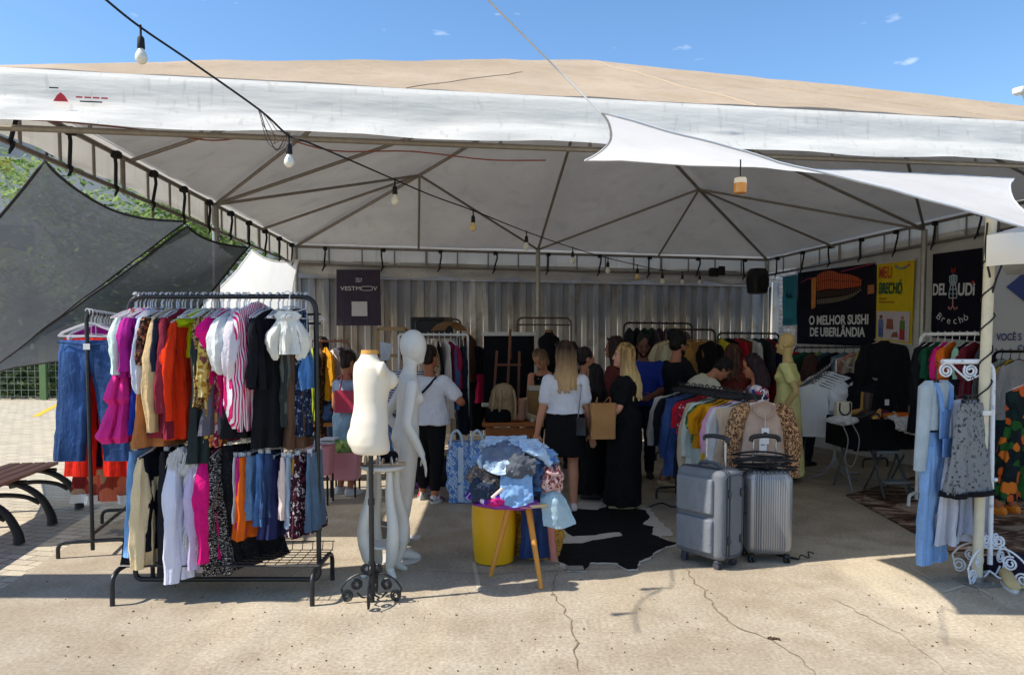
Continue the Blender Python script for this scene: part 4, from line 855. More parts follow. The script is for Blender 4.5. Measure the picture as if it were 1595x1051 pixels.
for px, yaw, kind, nm, mt, L_, w_, d_, fl2, sl2, ex, lab, cat in tops:
    garment(nm, lab, cat, hk(px, T)+Vector((0, -.12 if nm == 'crop_top' else .0, 0)), yaw, kind, mt, L=L_, w=w_, d=d_, flare=fl2, sl=sl2, group=grp, **ex)
jean_l = denim((96, 136, 178)); jean_m = denim((66, 98, 140)); jean_d = denim((40, 56, 88), 1.6)
lows = [
 (226, 1.35, 'trousers', 'jeans', jean_l, .66, .17, .05, 1.1, 0, dict(hz=.05, swing=-.03), 'light blue jeans at the left end of the lower rail', 'jeans'),
 (247, 1.25, 'top', 'sweater', cloth((228, 204, 160), .08), .74, .17, .055, 1.0, .70, dict(slw=.055, hz=.04), 'cream yellow sweater with sleeve hanging straight', 'sweater'),
 (272, 1.45, 'trousers', 'trousers', cloth((40, 40, 44), .2), .80, .17, .06, 1.05, 0, dict(hz=.05), 'dark grey trousers between the cream sweater and white jacket', 'trousers'),
 (250, 1.2, 'dress', 'long_dress', cloth((22, 24, 34)), .64, .2, .05, 1.1, 0, dict(hz=.04), 'navy black dress behind the cream sweater', 'dress'),
 (303, 1.15, 'jacket', 'jacket', cloth((222, 222, 236), .05), .80, .18, .07, 1.1, .78, dict(slw=.062, hz=.05), 'white padded jacket with fur trim', 'jacket'),
 (322, 1.4, 'jacket', 'jacket', cloth((200, 184, 214), .06), .72, .17, .05, 1.0, .68, dict(slw=.05, hz=.06), 'lavender jacket behind the white fur-trimmed one', 'jacket'),
 (334, 1.5, 'top', 'sweater', cloth((216, 26, 118), .18, .95, .1, 40, .9), .68, .18, .055, 1.0, .64, dict(slw=.052, hz=.06), 'hot pink knitted sweater on the lower rail', 'sweater'),
 (352, 1.2, 'dress', 'long_dress', spots((30, 28, 30), [(196, 188, 180), (210, 204, 198), (150, 144, 140)], 58, .34, stretch=(1, 1, 2.2)), .80, .16, .055, 1.25, .72, dict(slw=.05, hz=.04, swing=.02, sls=(-1,)), 'black and white tweed dress trailing to the wire shelf', 'dress'),
 (376, 1.0, 'trousers', 'trousers', spots((22, 22, 26), [(50, 50, 54), (30, 30, 34)], 70, .3), .80, .15, .055, 1.6, 0, dict(hz=.02, swing=.14), 'black flared trousers spreading on the shelf', 'trousers'),
 (373, 1.5, 'skirt', 'skirt', cloth((226, 224, 220), .05), .42, .13, .03, 1.1, 0, dict(hz=.09), 'thin white skirt left of the magenta one', 'skirt'),
 (382, 1.5, 'skirt', 'skirt', cloth((206, 40, 140), .1), .48, .14, .03, 1.1, 0, dict(hz=.09), 'magenta skirt on the lower rail', 'skirt'),
 (391, 1.3, 'skirt', 'skirt', cloth((226, 104, 30), .12), .52, .15, .045, 1.35, 0, dict(hz=.09), 'orange skirt behind the denim skirt', 'skirt'),
 (402, 1.0, 'skirt', 'denim_skirt', denim((98, 128, 160), 1.5), .40, .13, .05, 1.4, 0, dict(hz=.09), 'faded blue denim skirt right of the orange one', 'skirt'),
 (415, 1.4, 'shorts', 'denim_shorts', jean_m, .46, .14, .04, 1.1, 0, dict(hz=.07), 'mid blue frayed denim shorts left of the navy skirt', 'shorts'),
 (424, 1.5, 'shorts', 'denim_shorts', jean_d, .40, .14, .04, 1.15, 0, dict(hz=.07), 'dark denim shorts left of the navy skirt', 'shorts'),
 (436, 1.1, 'skirt', 'skirt', cloth((40, 44, 82), .12), .50, .12, .05, 1.55, 0, dict(hz=.11), 'navy blue flared skirt on the lower rail', 'skirt'),
 (448, 1.5, 'trousers', 'shorts', cloth((228, 206, 198), .06), .40, .14, .04, 1.0, 0, dict(hz=.09), 'pale pink shorts right of the navy skirt', 'shorts'),
 (456, 1.5, 'trousers', 'shorts', cloth((160, 176, 194), .1), .46, .13, .035, 1.0, 0, dict(hz=.09), 'grey-blue linen shorts between the pale pink and mustard pieces', 'shorts'),
 (463, 1.55, 'skirt', 'skirt', cloth((170, 128, 40), .1), .40, .13, .025, 1.05, 0, dict(hz=.1), 'mustard skirt by the grey-blue shorts', 'skirt'),
 (474, 1.25, 'skirt', 'printed_skirt', spots((50, 24, 34), [(210, 196, 196), (120, 50, 70)], 42, .36), .52, .13, .05, 1.4, 0, dict(hz=.08), 'dark wine skirt with pale flower print', 'skirt'),
 (487, 1.48, 'shorts', 'denim_shorts', denim((74, 94, 116), 1.7), .50, .12, .036, 1.1, 0, dict(hz=.07), 'grey-blue long denim shorts by the right post', 'shorts'),
]
for px, yaw, kind, nm, mt, L_, w_, d_, fl2, sl2, ex, lab, cat in lows:
    ex = dict(ex); ex['hz'] = ex.get('hz', .1)+.035
    garment(nm, lab, cat, hk(px, ZM), yaw, kind, mt, L=L_, w=w_, d=d_, flare=fl2, sl=sl2, group=gr2, **ex)
# fur trim of the white jacket
fur = cloth((216, 212, 208), .05, 1, .2); m_ = MB(); r = random.Random(4); fc = hk(309, ZM)+Vector((-.0, -.14, -.13))
def tuft(c, n_, rad, ln):
    for i in range(n_):
        a = r.uniform(0, 2*pi); q = c+Vector((cos(a)*rad[0]*r.random()**.5, r.uniform(-1, .4)*rad[1], sin(a)*rad[2]*r.random()**.5)); dv = Vector((r.uniform(-.4, .4), r.uniform(-.6, .1), -1)).normalized()*ln*r.uniform(.6, 1.2); s_ = Vector((.005, 0, 0)); m_.add([q-s_, q+s_, q+dv], [(0, 1, 2)])
tuft(fc+Vector((-.06, 0, 0)), 900, (.07, .06, .075), .05); tuft(fc+Vector((.02, -.02, -.12)), 900, (.045, .04, .16), .05); tuft(fc+Vector((.03, -.02, -.46)), 1100, (.06, .05, .15), .07)
jk = [o for o in bpy.data.objects if o.get('label') == 'white padded jacket with fur trim'][0]; m_.build('fur_trim', fur, jk, True)
# spare clear hangers crowding the top rail, one bunch of loose ones
for i in range(26):
    px = 214+i*10.4+random.uniform(-3, 3); hh = hk(px, T)
    t = thing('clothes_hanger', 'empty clear plastic hanger hooked on the front rack top rail', 'hanger', tuple(hh), random.uniform(1.1, 1.7), 'empty clear hangers on the front rack'); h = MB()
    h.tube([(0, 0, -.085), (0, 0, -.045), (.012, 0, -.03)]+[(.016*cos(a), 0, .001+.016*sin(a)) for a in [pi*1.85+pi*1.15*k/9-2*pi for k in range(10)]], .005, 6); h.tube([(-.19, 0, -.15), (-.1, 0, -.11), (0, 0, -.085), (.1, 0, -.11), (.19, 0, -.15)], .006, 6); h.cyl((-.19, 0, -.15), (.19, 0, -.15), .005, 6); h.build('hanger_body', hanger_mat('clear'), t)
# black skirt and shoe heap dragging behind the rack, left
m_ = MB(); garment('long_skirt', 'long black skirt hanging behind the left post of the front rack', 'skirt', Vector((-2.42, 5.05, 1.25)), 1.0, 'skirt', blkc, L=1.05, w=.16, d=.07, flare=1.6, hz=.05)
# ------------------------------------------------------------------ jeans rack, left
ja = Vector((-3.235, 5.63, 0)); jb = Vector((-3.52, 6.75, 0))
rail('clothes_rack', 'plain black clothes rack with wide blue jeans on its near end', ja, jb, 1.875, blk, .0155, .24, .17)
jl = 'clothes on the jeans rack at left'
def jh(k, z=1.885): q = ja.lerp(jb, k); return Vector((q.x, q.y, z))
jd = (jb-ja).normalized(); jy = math.atan2(jd.y, jd.x)-pi/2
J = garment('jeans', 'wide-leg faded blue jeans on the near end of the left rack', 'jeans', jh(.04)+Vector((.02, 0, 0)), .05, 'trousers', denim((40, 64, 104), 2.7, 2.6), L=.93, w=.235, d=.06, flare=1.12, hz=.22, fold=.15, legs_out=.27)
m_ = MB(); m_.box((.0, -.075, -.27), (.05, .004, .045)); m_.build('paper_tag', plain((222, 222, 220), .8), J)
m_ = MB(); m_.tube([(-.24, -.04, -.235), (0, -.062, -.262), (.24, -.04, -.235)], .006, 6); m_.build('waistband_seam', denim((36, 60, 100)), J)
garment('trousers', 'bright red trousers hanging behind the blue jeans', 'trousers', jh(.2), .0, 'trousers', cloth((226, 44, 28), .14), L=1.10, w=.25, d=.05, flare=1.0, hz=.20, group=jl)
garment('blouse', 'magenta blouse at the top of the left rack, behind the jeans waist', 'blouse', jh(.3), .1, 'top', mag, L=.4, w=.2, d=.04, sl=.3, hz=.10, group=jl)
garment('long_dress', 'dark navy dress between the red garments of the left rack', 'dress', jh(.42), .1, 'dress', cloth((26, 28, 44)), L=1.16, w=.2, d=.05, flare=1.15, hz=.1, group=jl)
garment('long_dress', 'scarlet red dress at the back of the left rack', 'dress', jh(.55), .1, 'dress', cloth((206, 32, 40), .14), L=1.2, w=.24, d=.06, flare=1.35, hz=.1, group=jl)
S = garment('long_skirt', 'red floral skirt with white lace hem behind the left rack', 'skirt', jh(.66, 1.885), .1, 'skirt', spots((150, 60, 44), [(200, 70, 48), (176, 140, 110), (120, 36, 34), (206, 110, 80)], 9, .6), L=1.40, w=.24, d=.10, flare=1.35, hz=.18, group=jl)
m_ = MB(); m_.loft([rk(-1.53-.025*i, .325+.006*i, .125, 9, .35, 1) for i in range(4)], False, False); m_.build('lace_hem', wht, S)
for i in range(12):
    h0 = jh(.03+i*.075); t = thing('clothes_hanger', 'clear plastic hanger over the jeans on the left rack', 'hanger', tuple(h0), random.uniform(-.15, .2), 'clear hangers on the left rack'); h = MB()
    h.tube([(0, 0, -.085), (0, 0, -.045), (.012, 0, -.03)]+[(.018*cos(a), 0, .001+.018*sin(a)) for a in [pi*1.85+pi*1.15*k/9-2*pi for k in range(10)]], .005, 6); h.tube([(-.23, 0, -.19), (-.2, 0, -.16), (-.1, 0, -.12), (0, 0, -.085), (.1, 0, -.12), (.2, 0, -.16), (.23, 0, -.19)], .007, 6); h.cyl((-.23, 0, -.19), (.23, 0, -.19), .0065, 6); h.build('hanger_body', hanger_mat('clear'), t)
# ------------------------------------------------------------------ rails further back
def fill(a, b, z, items, group, yaw=None, hanger=(30, 30, 32)):
    """items: (k along rail, kind, name, mat, L, w, flare, sleeve, label, cat)"""
    d = (b-a).normalized(); base = math.atan2(d.y, d.x)+pi/2 if yaw is None else yaw
    for i, (k, kind, nm, mt, L_, w_, fl2, sl2, lab, cat) in enumerate(items):
        q = a.lerp(b, k); garment(nm, lab, cat, Vector((q.x, q.y, z+.01)), base+random.uniform(-.22, .22), kind, mt, L=L_, w=w_, d=.042, flare=fl2, sl=sl2, group=group, hanger=hanger)
def CL(*c): return cloth(c)
# --- low rack in the middle right, leopard sweater on its near end
ra, rb = Vector((2.03, 6.12, 0)), Vector((1.76, 7.85, 0))
rail('clothes_rack', 'low black clothes rack behind the suitcases, full of coloured shirts', ra, rb, 1.215, blk, .013, .22, .12)
g3 = 'shirts on the low rack behind the suitcases'
floral_r = spots((150, 34, 52), [(220, 170, 170), (60, 40, 80), (220, 60, 80)], 34, .36)
its = [
 (.10, 'top', 'dress', CL(206, 182, 156), .80, .26, 1.0, 0, 'plain beige dress right behind the leopard sleeved sweater', 'dress'),
 (.16, 'top', 'blouse', CL(222, 220, 222), .62, .22, 1.05, .5, 'white blouse just left of the leopard sleeves', 'blouse'),
 (.21, 'top', 'blouse', CL(226, 164, 196), .62, .23, 1.05, .4, 'light pink blouse between the white and yellow ones', 'blouse'),
 (.28, 'top', 'blouse', CL(222, 170, 28), .66, .23, 1.1, 0, 'golden yellow long blouse on the low rack', 'blouse'),
 (.33, 'top', 'blouse', CL(206, 140, 22), .44, .25, 1.05, .26, 'mustard short-sleeved shirt on the low rack', 'shirt'),
 (.38, 'top', 'blouse', spots((70, 110, 60), [(30, 50, 30), (140, 170, 110)], 26, .42), .4, .24, 1.05, .22, 'green leaf-print shirt left of the mustard one', 'shirt'),
 (.43, 'top', 'shirt', CL(206, 214, 206), .62, .24, 1.05, .5, 'pale sage shirt on the low rack', 'shirt'),
 (.49, 'jacket', 'cardigan', CL(200, 180, 156), .74, .24, 1.0, .66, 'beige cardigan on the low rack', 'cardigan'),
 (.56, 'dress', 'dress', floral_r, .80, .22, 1.1, .3, 'crimson flowered dress beside the plain red shirt', 'dress'),
 (.63, 'top', 'tee_shirt', CL(196, 30, 50), .66, .23, 1.0, .25, 'plain red short-sleeved shirt on the low rack', 'shirt'),
 (.69, 'dress', 'dress', CL(40, 44, 56), .82, .22, 1.05, 0, 'charcoal dress left of the red shirt', 'dress'),
 (.76, 'jacket', 'denim_shirt', denim((52, 72, 118)), .80, .24, 1.05, .60, 'navy denim shirt dress on the low rack', 'shirt'),
 (.83, 'dress', 'dress', denim((62, 84, 130)), .84, .23, 1.1, 0, 'blue denim dress near the far end of the low rack', 'dress'),
 (.90, 'jacket', 'blazer', CL(36, 38, 44), .6, .23, 1.0, .5, 'black blazer at the far end of the low rack', 'jacket'),
 (.96, 'jacket', 'cardigan', CL(206, 206, 202), .56, .25, 1.0, .52, 'white cardigan last on the far end of the low rack', 'cardigan'),
]
fill(ra, rb, 1.22, its, g3, yaw=-.1)
leo = spots((196, 152, 112), [(60, 36, 28), (44, 28, 24), (84, 52, 36)], 55, .5, ring=True)
lt = garment('sweater', 'beige knitted sweater with leopard print sleeves and a paper price tag', 'sweater', Vector((2.045, 6.02, 1.245)), .0, 'top', CL(190, 164, 148), L=.74, w=.20, d=.055, flare=1.02, sl=0, hz=.09, hanger=(214, 214, 214), fold=.12)
for sg in (-1, 1):
    m_ = MB(); rr = []
    for i in range(15):
        v = i/14; rad = .075*(1.05-.25*v); c = Vector((sg*(.17+.085*sin(min(1, v*1.5)*pi/2)), -.012*sin(v*4), -.135-.56*v)); rr.append([c+Vector((rad*(1+.06*sin(4*a+v*7))*cos(a), rad*.8*(1+.08*sin(3*a+v*5))*sin(a), 0)) for a in [2*pi*k/18 for k in range(18)]])
    rr.insert(0, [Vector((sg*.12+(p.x-sg*.12)*.45, p.y*.5, p.z+.045)) for p in rr[0]]); m_.loft(rr); m_.build('leopard_sleeve', leo, lt)
m_ = MB(); cr = [Vector((.088*cos(a), -.045-.018*max(0, -sin(a)), -.125+(.05 if sin(a) > 0 else .085)*sin(a)*(1-.25*abs(cos(a))))) for a in [2*pi*k/24 for k in range(24)]]; m_.tube(cr, .009, 8, closed=True); m_.build('neckline', CL(176, 150, 132), lt)
m_ = MB(); m_.box((.0, -.085, -.35), (.062, .003, .13), None, 0); m_.box((-.018, -.088, -.43), (.06, .003, .12)); m_.cyl((0, -.075, -.17), (0, -.085, -.29), .002, 5); tg = m_.build('price_tag', plain((214, 214, 214), .7), lt, smooth=False)
m_ = MB(); m_.box((.0, -.0875, -.325), (.03, .001, .012)); m_.build('tag_print', black_m, lt, smooth=False)
m_ = MB(); m_.box((-.018, -.0905, -.42), (.036, .001, .006)); m_.build('tag_print', black_m, lt, smooth=False)
for i in range(9):
    k = i/9; q = ra.lerp(rb, .12+k*.8); t = thing('clothes_hanger', 'empty black hanger crowded on the low rack top bar', 'hanger', (q.x, q.y, 1.235), random.uniform(-.4, .4), 'empty black hangers on the low rack'); h = MB()
    h.tube([(0, 0, -.085), (0, 0, -.045), (.012, 0, -.03)]+[(.016*cos(a), 0, .001+.016*sin(a)) for a in [pi*1.85+pi*1.15*j/9-2*pi for j in range(10)]], .004, 6); h.tube([(-.2, 0, -.06), (0, 0, -.02), (.2, 0, -.06)], .009, 6); h.box((0, 0, -.05), (.36, .03, .045), None, 0, .01); h.build('hanger_body', black_m, t)
# --- rack at left with chartreuse dress (wooden bar)
a, b = D(478, 640, 8.9), D(546, 640, 9.15); a.z = b.z = 0
zz = D(520, 531, 9.0).z
rail('clothes_rack', 'small clothes rack with copper top bar behind the front rack', a, b, zz, paint_metal((150, 96, 74), .5), .014, .2)
fill(a, b, zz, [
 (.15, 'dress', 'long_dress', CL(172, 184, 60), .86, .2, 1.2, 0, 'chartreuse green dress behind the right post of the front rack', 'dress'),
 (.30, 'dress', 'long_dress', spots((60, 40, 30), [(30, 22, 20), (110, 80, 60)], 40, .5), 1.25, .17, 1.05, 0, 'long dark brown printed dress below the chartreuse one', 'dress'),
 (.45, 'top', 'blouse', CL(216, 150, 34), .62, .2, 1.1, .4, 'mustard yellow blouse on the copper-barred rack', 'blouse'),
 (.66, 'top', 'blouse', CL(226, 214, 206), .72, .2, 1.1, .5, 'cream blouse on the copper-barred rack', 'blouse'),
 (.80, 'top', 'blouse', CL(110, 60, 70), .72, .19, 1.1, .5, 'dark maroon blouse on the copper-barred rack', 'blouse'),
 (.95, 'jacket', 'cardigan', CL(156, 146, 134), .66, .2, 1.0, .6, 'grey-brown knit cardigan on the copper-barred rack', 'cardigan')], 'garments on the copper-barred rack')
# --- white rack behind the tall mannequin
a, b = D(622, 640, 8.75), D(729, 640, 8.95); a.z = b.z = 0; zz = D(680, 521, 8.85).z
rail('clothes_rack', 'white clothes rack behind the woman in the white tee with cross strap', a, b, zz, whm, .014, .22, rz_round=.03)
fill(a, b, zz, [
 (.42, 'top', 'blouse', CL(210, 196, 170), .66, .22, 1.05, .55, 'cream fluffy sweater beside the tall mannequin head', 'sweater'),
 (.50, 'top', 'blouse', spots((190, 170, 140), [(120, 90, 70), (70, 50, 44)], 40, .4), .8, .2, 1.1, .4, 'beige leopard blouse on the white rack', 'blouse'),
 (.58, 'dress', 'long_dress', CL(40, 40, 50), 1.0, .2, 1.1, 0, 'black dress in the middle of the white rack', 'dress'),
 (.66, 'dress', 'long_dress', CL(216, 206, 200), .9, .2, 1.1, 0, 'off-white dress on the white rack', 'dress'),
 (.75, 'top', 'shirt', CL(140, 36, 66), .7, .23, 1.05, .5, 'raspberry red shirt beside the short dark hair', 'shirt'),
 (.84, 'jacket', 'denim_jacket', denim((50, 80, 120)), .8, .21, 1.0, .5, 'blue denim jacket near the right post of the white rack', 'jacket'),
 (.93, 'dress', 'long_dress', CL(28, 34, 50), 1.1, .21, 1.1, .5, 'midnight navy dress at the right post of the white rack', 'dress')], 'garments on the white rack', hanger=(200, 200, 204))
m_ = 0
a, b = D(648, 600, 10.7), D(718, 600, 10.8); a.z = b.z = 0; zz = D(680, 497, 10.75).z
rail('clothes_rack', 'black clothes rack with bunched wooden hangers against the container', a, b, zz, blk, .013, .22)
for i in range(9):
    q = a.lerp(b, .62+.035*i); t = thing('clothes_hanger', 'wooden hanger in the bunch at the end of the black back rack', 'hanger', (q.x, q.y-.02*i, zz), .1+.05*i, 'bunched wooden hangers'); h = MB()
    h.tube([(0, 0, .02), (0, 0, -.06)], .004, 6); h.tube(bez((-.18, 0, -.17), (-.1, 0, -.06), (0, 0, -.05), 6)+bez((0, 0, -.05), (.1, 0, -.06), (.18, 0, -.17), 6)[1:], .009, 6); h.build('hanger_body', wood((136, 100, 66), .5, 0), t)
bx = MB(); bx.box(D(673, 509, 11.0), (.62, .3, .28), .05, 0, .02); o = bx.build('storage_box', plain((24, 26, 34), .6)); tag(o, 'dark navy storage box on the shelf behind the white rack', 'box')
bs = thing('storage_shelf', 'plain dark shelf unit holding the navy box by the container', 'shelf', tuple(Vector((D(673, 600, 11.0).x, 11.0, 0))))
zb = D(673, 509, 11.0).z-.155
m_ = MB(); c = D(673, 600, 11.0); m_.box((c.x, 11.0, zb), (.8, .4, .03)); m_.box((c.x, 11.0, .6), (.8, .4, .03)); m_.build('board', wood((92, 74, 60), .6, 0), bs, True)
m_ = MB(); [m_.cyl((c.x+sx*.38, 11.0+sy*.18, 0), (c.x+sx*.38, 11.0+sy*.18, zb), .016, 6) for sx in (-1, 1) for sy in (-1, 1)]; m_.build('shelf_frame', blk, bs, True)
garment('jacket', 'brown leather jacket at the end of the wooden hangers', 'jacket', D(730, 512, 10.6), 1.2, 'jacket', CL(92, 62, 44), L=.66, w=.2, d=.05, sl=.55, hanger='wood')
garment('long_dress', 'long black dress hanging against the container by the black display board', 'dress', D(742, 530, 10.7), .4, 'dress', CL(30, 32, 36), L=1.2, w=.2, d=.05, flare=1.2, sl=.5, hanger=(20, 20, 22))
garment('blouse', 'small bright pink garment hanging beside the display board', 'blouse', D(748, 560, 10.6), .9, 'top', CL(206, 40, 90), L=.4, w=.08, d=.03, hz=.22, hanger=(20, 20, 22))
# --- empty brown rack
a, b = D(806, 600, 10.75), D(889, 600, 10.9); a.z = b.z = 0; zz = D(850, 495, 10.8).z
rail('clothes_rack', 'empty brown double-barred clothes rack against the container', a, b, zz, brn, .014, .22, mid=zz-.10)
# --- back right racks
a, b = D(971, 600, 11.0), D(1077, 600, 11.3); a.z = b.z = 0; zz = D(1020, 503, 11.1).z
rail('clothes_rack', 'tall black clothes rack against the container behind the man in blue', a, b, zz, blk, .015, .22)
dk_ = [CL(36, 38, 44), CL(50, 46, 56), CL(34, 60, 44), CL(70, 66, 70), CL(90, 50, 70), CL(40, 46, 66), CL(62, 70, 84), CL(96, 84, 76)]
nm_ = ['jet black', 'dusky plum', 'forest green', 'ash grey', 'mulberry', 'midnight blue', 'slate grey', 'taupe']
fill(a, b, zz, [(.08+.108*i, 'top' if i % 2 else 'dress', 'blouse' if i % 2 else 'long_dress', dk_[i], .7+.2*(1-i % 2), .21, 1.1, .5*(i % 2), f'{nm_[i]} {"blouse" if i % 2 else "dress"} on the tall black rack by the container', 'blouse' if i % 2 else 'dress') for i in range(8)], 'garments on the tall black rack by the container')
a, b = D(1036, 600, 10.3), D(1113, 600, 10.6); a.z = b.z = 0; zz = D(1080, 513, 10.4).z
rail('clothes_rack', 'black clothes rack with tan skirts on wooden hangers, behind the man in black', a, b, zz, blk, .015, .22)
g5 = 'garments on the wooden-hanger rack'
for k, mt, kd, lab, cat in ((.02, CL(196, 182, 150), 'top', 'cream knit top on a wooden hanger, left end', 'blouse'), (.18, CL(206, 196, 160), 'top', 'ivory lace blouse with hanging ribbon', 'blouse'), (.36, CL(40, 36, 40), 'dress', 'black dress with wooden hanger', 'dress'), (.55, CL(180, 134, 72), 'skirt', 'tan pleated skirt by the bearded man in black', 'skirt'), (.72, CL(150, 108, 60), 'skirt', 'caramel suede skirt on a wooden hanger', 'skirt'), (.9, CL(30, 28, 32), 'top', 'black blouse at the right end of the wooden hangers', 'blouse')):
    q = a.lerp(b, k); garment('skirt' if kd == 'skirt' else 'blouse' if kd == 'top' else 'long_dress', lab, cat, Vector((q.x, q.y, zz+.01)), .35+random.uniform(-.2, .3), kd, mt, L=.55 if kd == 'skirt' else .7 if kd == 'top' else .95, w=.2, d=.05, flare=1.3, hz=.18, sl=.45 if kd == 'top' else 0, hanger='wood', group=g5)
a, b = D(1117, 600, 10.9), D(1212, 600, 11.4); a.z = b.z = 0; zz = D(1160, 519, 11.1).z
rail('clothes_rack', 'black clothes rack near the loudspeaker corner, with mixed dark clothes', a, b, zz, blk, .015, .22)
q8 = [('lemon yellow', (206, 190, 50)), ('ink black', (26, 26, 32)), ('cherry red', (176, 34, 48)), ('rust brown', (120, 62, 44)), ('off-white', (206, 204, 200)), ('dark teal', (30, 70, 74)), ('charcoal', (52, 52, 58)), ('ruby red', (150, 26, 46)), ('indigo', (44, 46, 90))]
fill(a, b, zz, [(.05+.11*i, 'top' if i % 2 == 0 else 'dress', 'blouse' if i % 2 == 0 else 'long_dress', cloth(c), .66+.3*(i % 2), .2, 1.1, .45*((i+1) % 2), f'{n} {"blouse" if i % 2 == 0 else "dress"} on the rack below the loudspeaker', 'blouse' if i % 2 == 0 else 'dress') for i, (n, c) in enumerate(q8)], 'garments on the rack below the loudspeaker')
# --- rack along the right wall under the banners
a = D(1236, 600, 11.6); b = D(1366, 600, 9.9); a.z = b.z = 0; zz = D(1300, 541, 10.7).z
rail('clothes_rack', 'black clothes rack standing along the panel wall under the sushi banner', a, b, zz, blk, .014, .2)
q9 = [('poppy red', (186, 30, 40)), ('emerald green', (24, 110, 80)), ('dark green', (30, 66, 50)), ('pea green', (130, 150, 90)), ('petrol blue', (44, 86, 100)), ('soot black', (30, 30, 34)), ('dusty blue', (90, 120, 140)), ('salmon pink', (206, 150, 130)), ('oatmeal', (186, 170, 150)), ('dark navy', (30, 34, 56))]
fill(a, b, zz, [(.04+.1*i, 'top' if i % 3 else 'dress', 'blouse' if i % 3 else 'long_dress', cloth(c), .62+.35*(i % 3 == 0), .2, 1.1, .45*(1 if i % 3 else 0), f'{n} {"blouse" if i % 3 else "dress"} on the rack under the sushi banner', 'blouse' if i % 3 else 'dress') for i, (n, c) in enumerate(q9)], 'garments on the rack under the sushi banner', yaw=.25)
# --- four-way stand with white tees and black blazers
wb = G(1299, 741); fs = thing('waterfall_stand', 'silver four-way display stand with slanting arms for tees and blazers', 'display stand', tuple(wb))
cz = D(1299, 562, wb.y).z; sm_ = steel((176, 176, 180), .35); up = Vector((0, 0, 1)); top_ = wb+up*cz
m_ = MB(); m_.cyl(wb+up*.1, top_, .02, 10); m_.build('post', sm_, fs, True)
for k in range(4):
    a_ = .35+k*pi/2; dv = Vector((cos(a_), sin(a_), 0)); m_ = MB(); m_.tube(crom([wb+up*.26, wb+dv*.08+up*.12, wb+dv*.22+up*.03, wb+dv*.42+up*.015], 5), .014, 8); m_.build('foot', sm_, fs, True)
armL = top_+Vector((-.46, -.40, -.20)); armR = top_+Vector((.30, -.42, -.22))
for e, c_ in ((armL, 'arm'), (armR, 'arm')):
    m_ = MB(); s_ = (e-top_); m_.tube([top_-Vector((0, 0, .03)), top_+Vector((0, 0, .03)), top_+s_*.12+up*.05]+[top_+s_*t for t in (.3, .6, 1)], .011, 8)
    for i in range(8): q = top_+s_*(.3+.1*i); m_.ell(q+up*.012, (.012, .012, .012), 6, 4)
    m_.build('arm', sm_, fs, True)
for i in range(7):
    q = top_.lerp(armL, .28+.115*i); garment('tee_shirt', f'white tee shirt on the slanting silver arm', 'tee shirt', q+up*.015, -.35+random.uniform(-.15, .15), 'top', cloth((232, 232, 236), .05, .9, .2), L=.62 if i else .75, w=.21, d=.04, flare=1.0, sl=.26, slw=.07, hanger=(26, 26, 28), group='white tee shirts on the slanting arm')
for i in range(4):
    q = top_.lerp(armR, .34+.2*i); garment('blazer', 'black blazer on the slanting silver arm above the table', 'jacket', q+up*.015, .1+random.uniform(-.15, .15), 'jacket', cloth((24, 25, 30), .2, .85, 0), L=.78, w=.23, d=.05, flare=1.0, sl=.6, slw=.06, hanger=(26, 26, 28), group='black blazers on the slanting arm')
m_ = MB(); q = armR+Vector((.08, -.10, -.26)); m_.box(q, (.05, .003, .07)); o = m_.build('price_tag', plain((216, 216, 216), .7)); tag(o, 'white price tag hanging on the front black blazer', 'tag')
# --- big black jacket in front of the yellow banner
garment('jacket', 'big black jacket hanging below the yellow banner', 'jacket', D(1377, 524, 8.9), .1, 'jacket', cloth((20, 20, 24), .2, .85, 0), L=.95, w=.27, d=.07, flare=1.05, sl=.72, slw=.07, hz=.06, hanger=(190, 170, 130))
garment('scarf_dress', 'red and cream patterned blouse left of the big black jacket', 'blouse', D(1347, 560, 9.2), .6, 'top', spots((140, 50, 50), [(200, 180, 160), (60, 40, 44)], 26, .5), L=.5, w=.15, d=.05, flare=1.1, hz=.1, hanger=(190, 190, 190))
ht = MB(); c = D(1345, 556, 9.1); ht.loft([[c+Vector((r_*cos(a), r_*.6*sin(a), z)) for a in [2*pi*k/16 for k in range(16)]] for z, r_ in ((-.1, .02), (-.08, .09), (0, .10), (.07, .075), (.10, .02))]); o = ht.build('straw_hat', cloth((176, 156, 84), .15)); o.rotation_euler = (0, 0, 0); tag(o, 'straw-coloured hat on a hook beside the big black jacket', 'hat')
# --- white rack on the right
a, b = D(1432, 600, 7.55), D(1540, 600, 7.1); a.z = b.z = 0; zz = D(1480, 520, 7.3).z
rail('clothes_rack', 'white clothes rack with bright clothes under the black letter banner', a, b, zz, whm, .017, .22, rz_round=.07)
q10 = [('black', (22, 22, 28)), ('coal black', (30, 30, 36)), ('bottle green', (26, 84, 60)), ('neon pink', (220, 40, 130)), ('tangerine orange', (226, 110, 36)), ('mint green', (150, 200, 180)), ('navy black', (24, 26, 40)), ('wine', (110, 34, 50)), ('dark grey', (60, 60, 66))]
fill(a, b, zz, [(.05+.105*i, 'jacket' if i in (0, 1, 6) else 'top', 'jacket' if i in (0, 1, 6) else 'blouse', cloth(c), .9 if i in (0, 1, 6) else .75, .23, 1.1, .6 if i in (0, 1, 6) else .3, f'{n} {"jacket" if i in (0, 1, 6) else "blouse"} on the white rack under the letter banner', 'jacket' if i in (0, 1, 6) else 'blouse') for i, (n, c) in enumerate(q10)], 'garments on the white rack under the letter banner', hanger='clear')
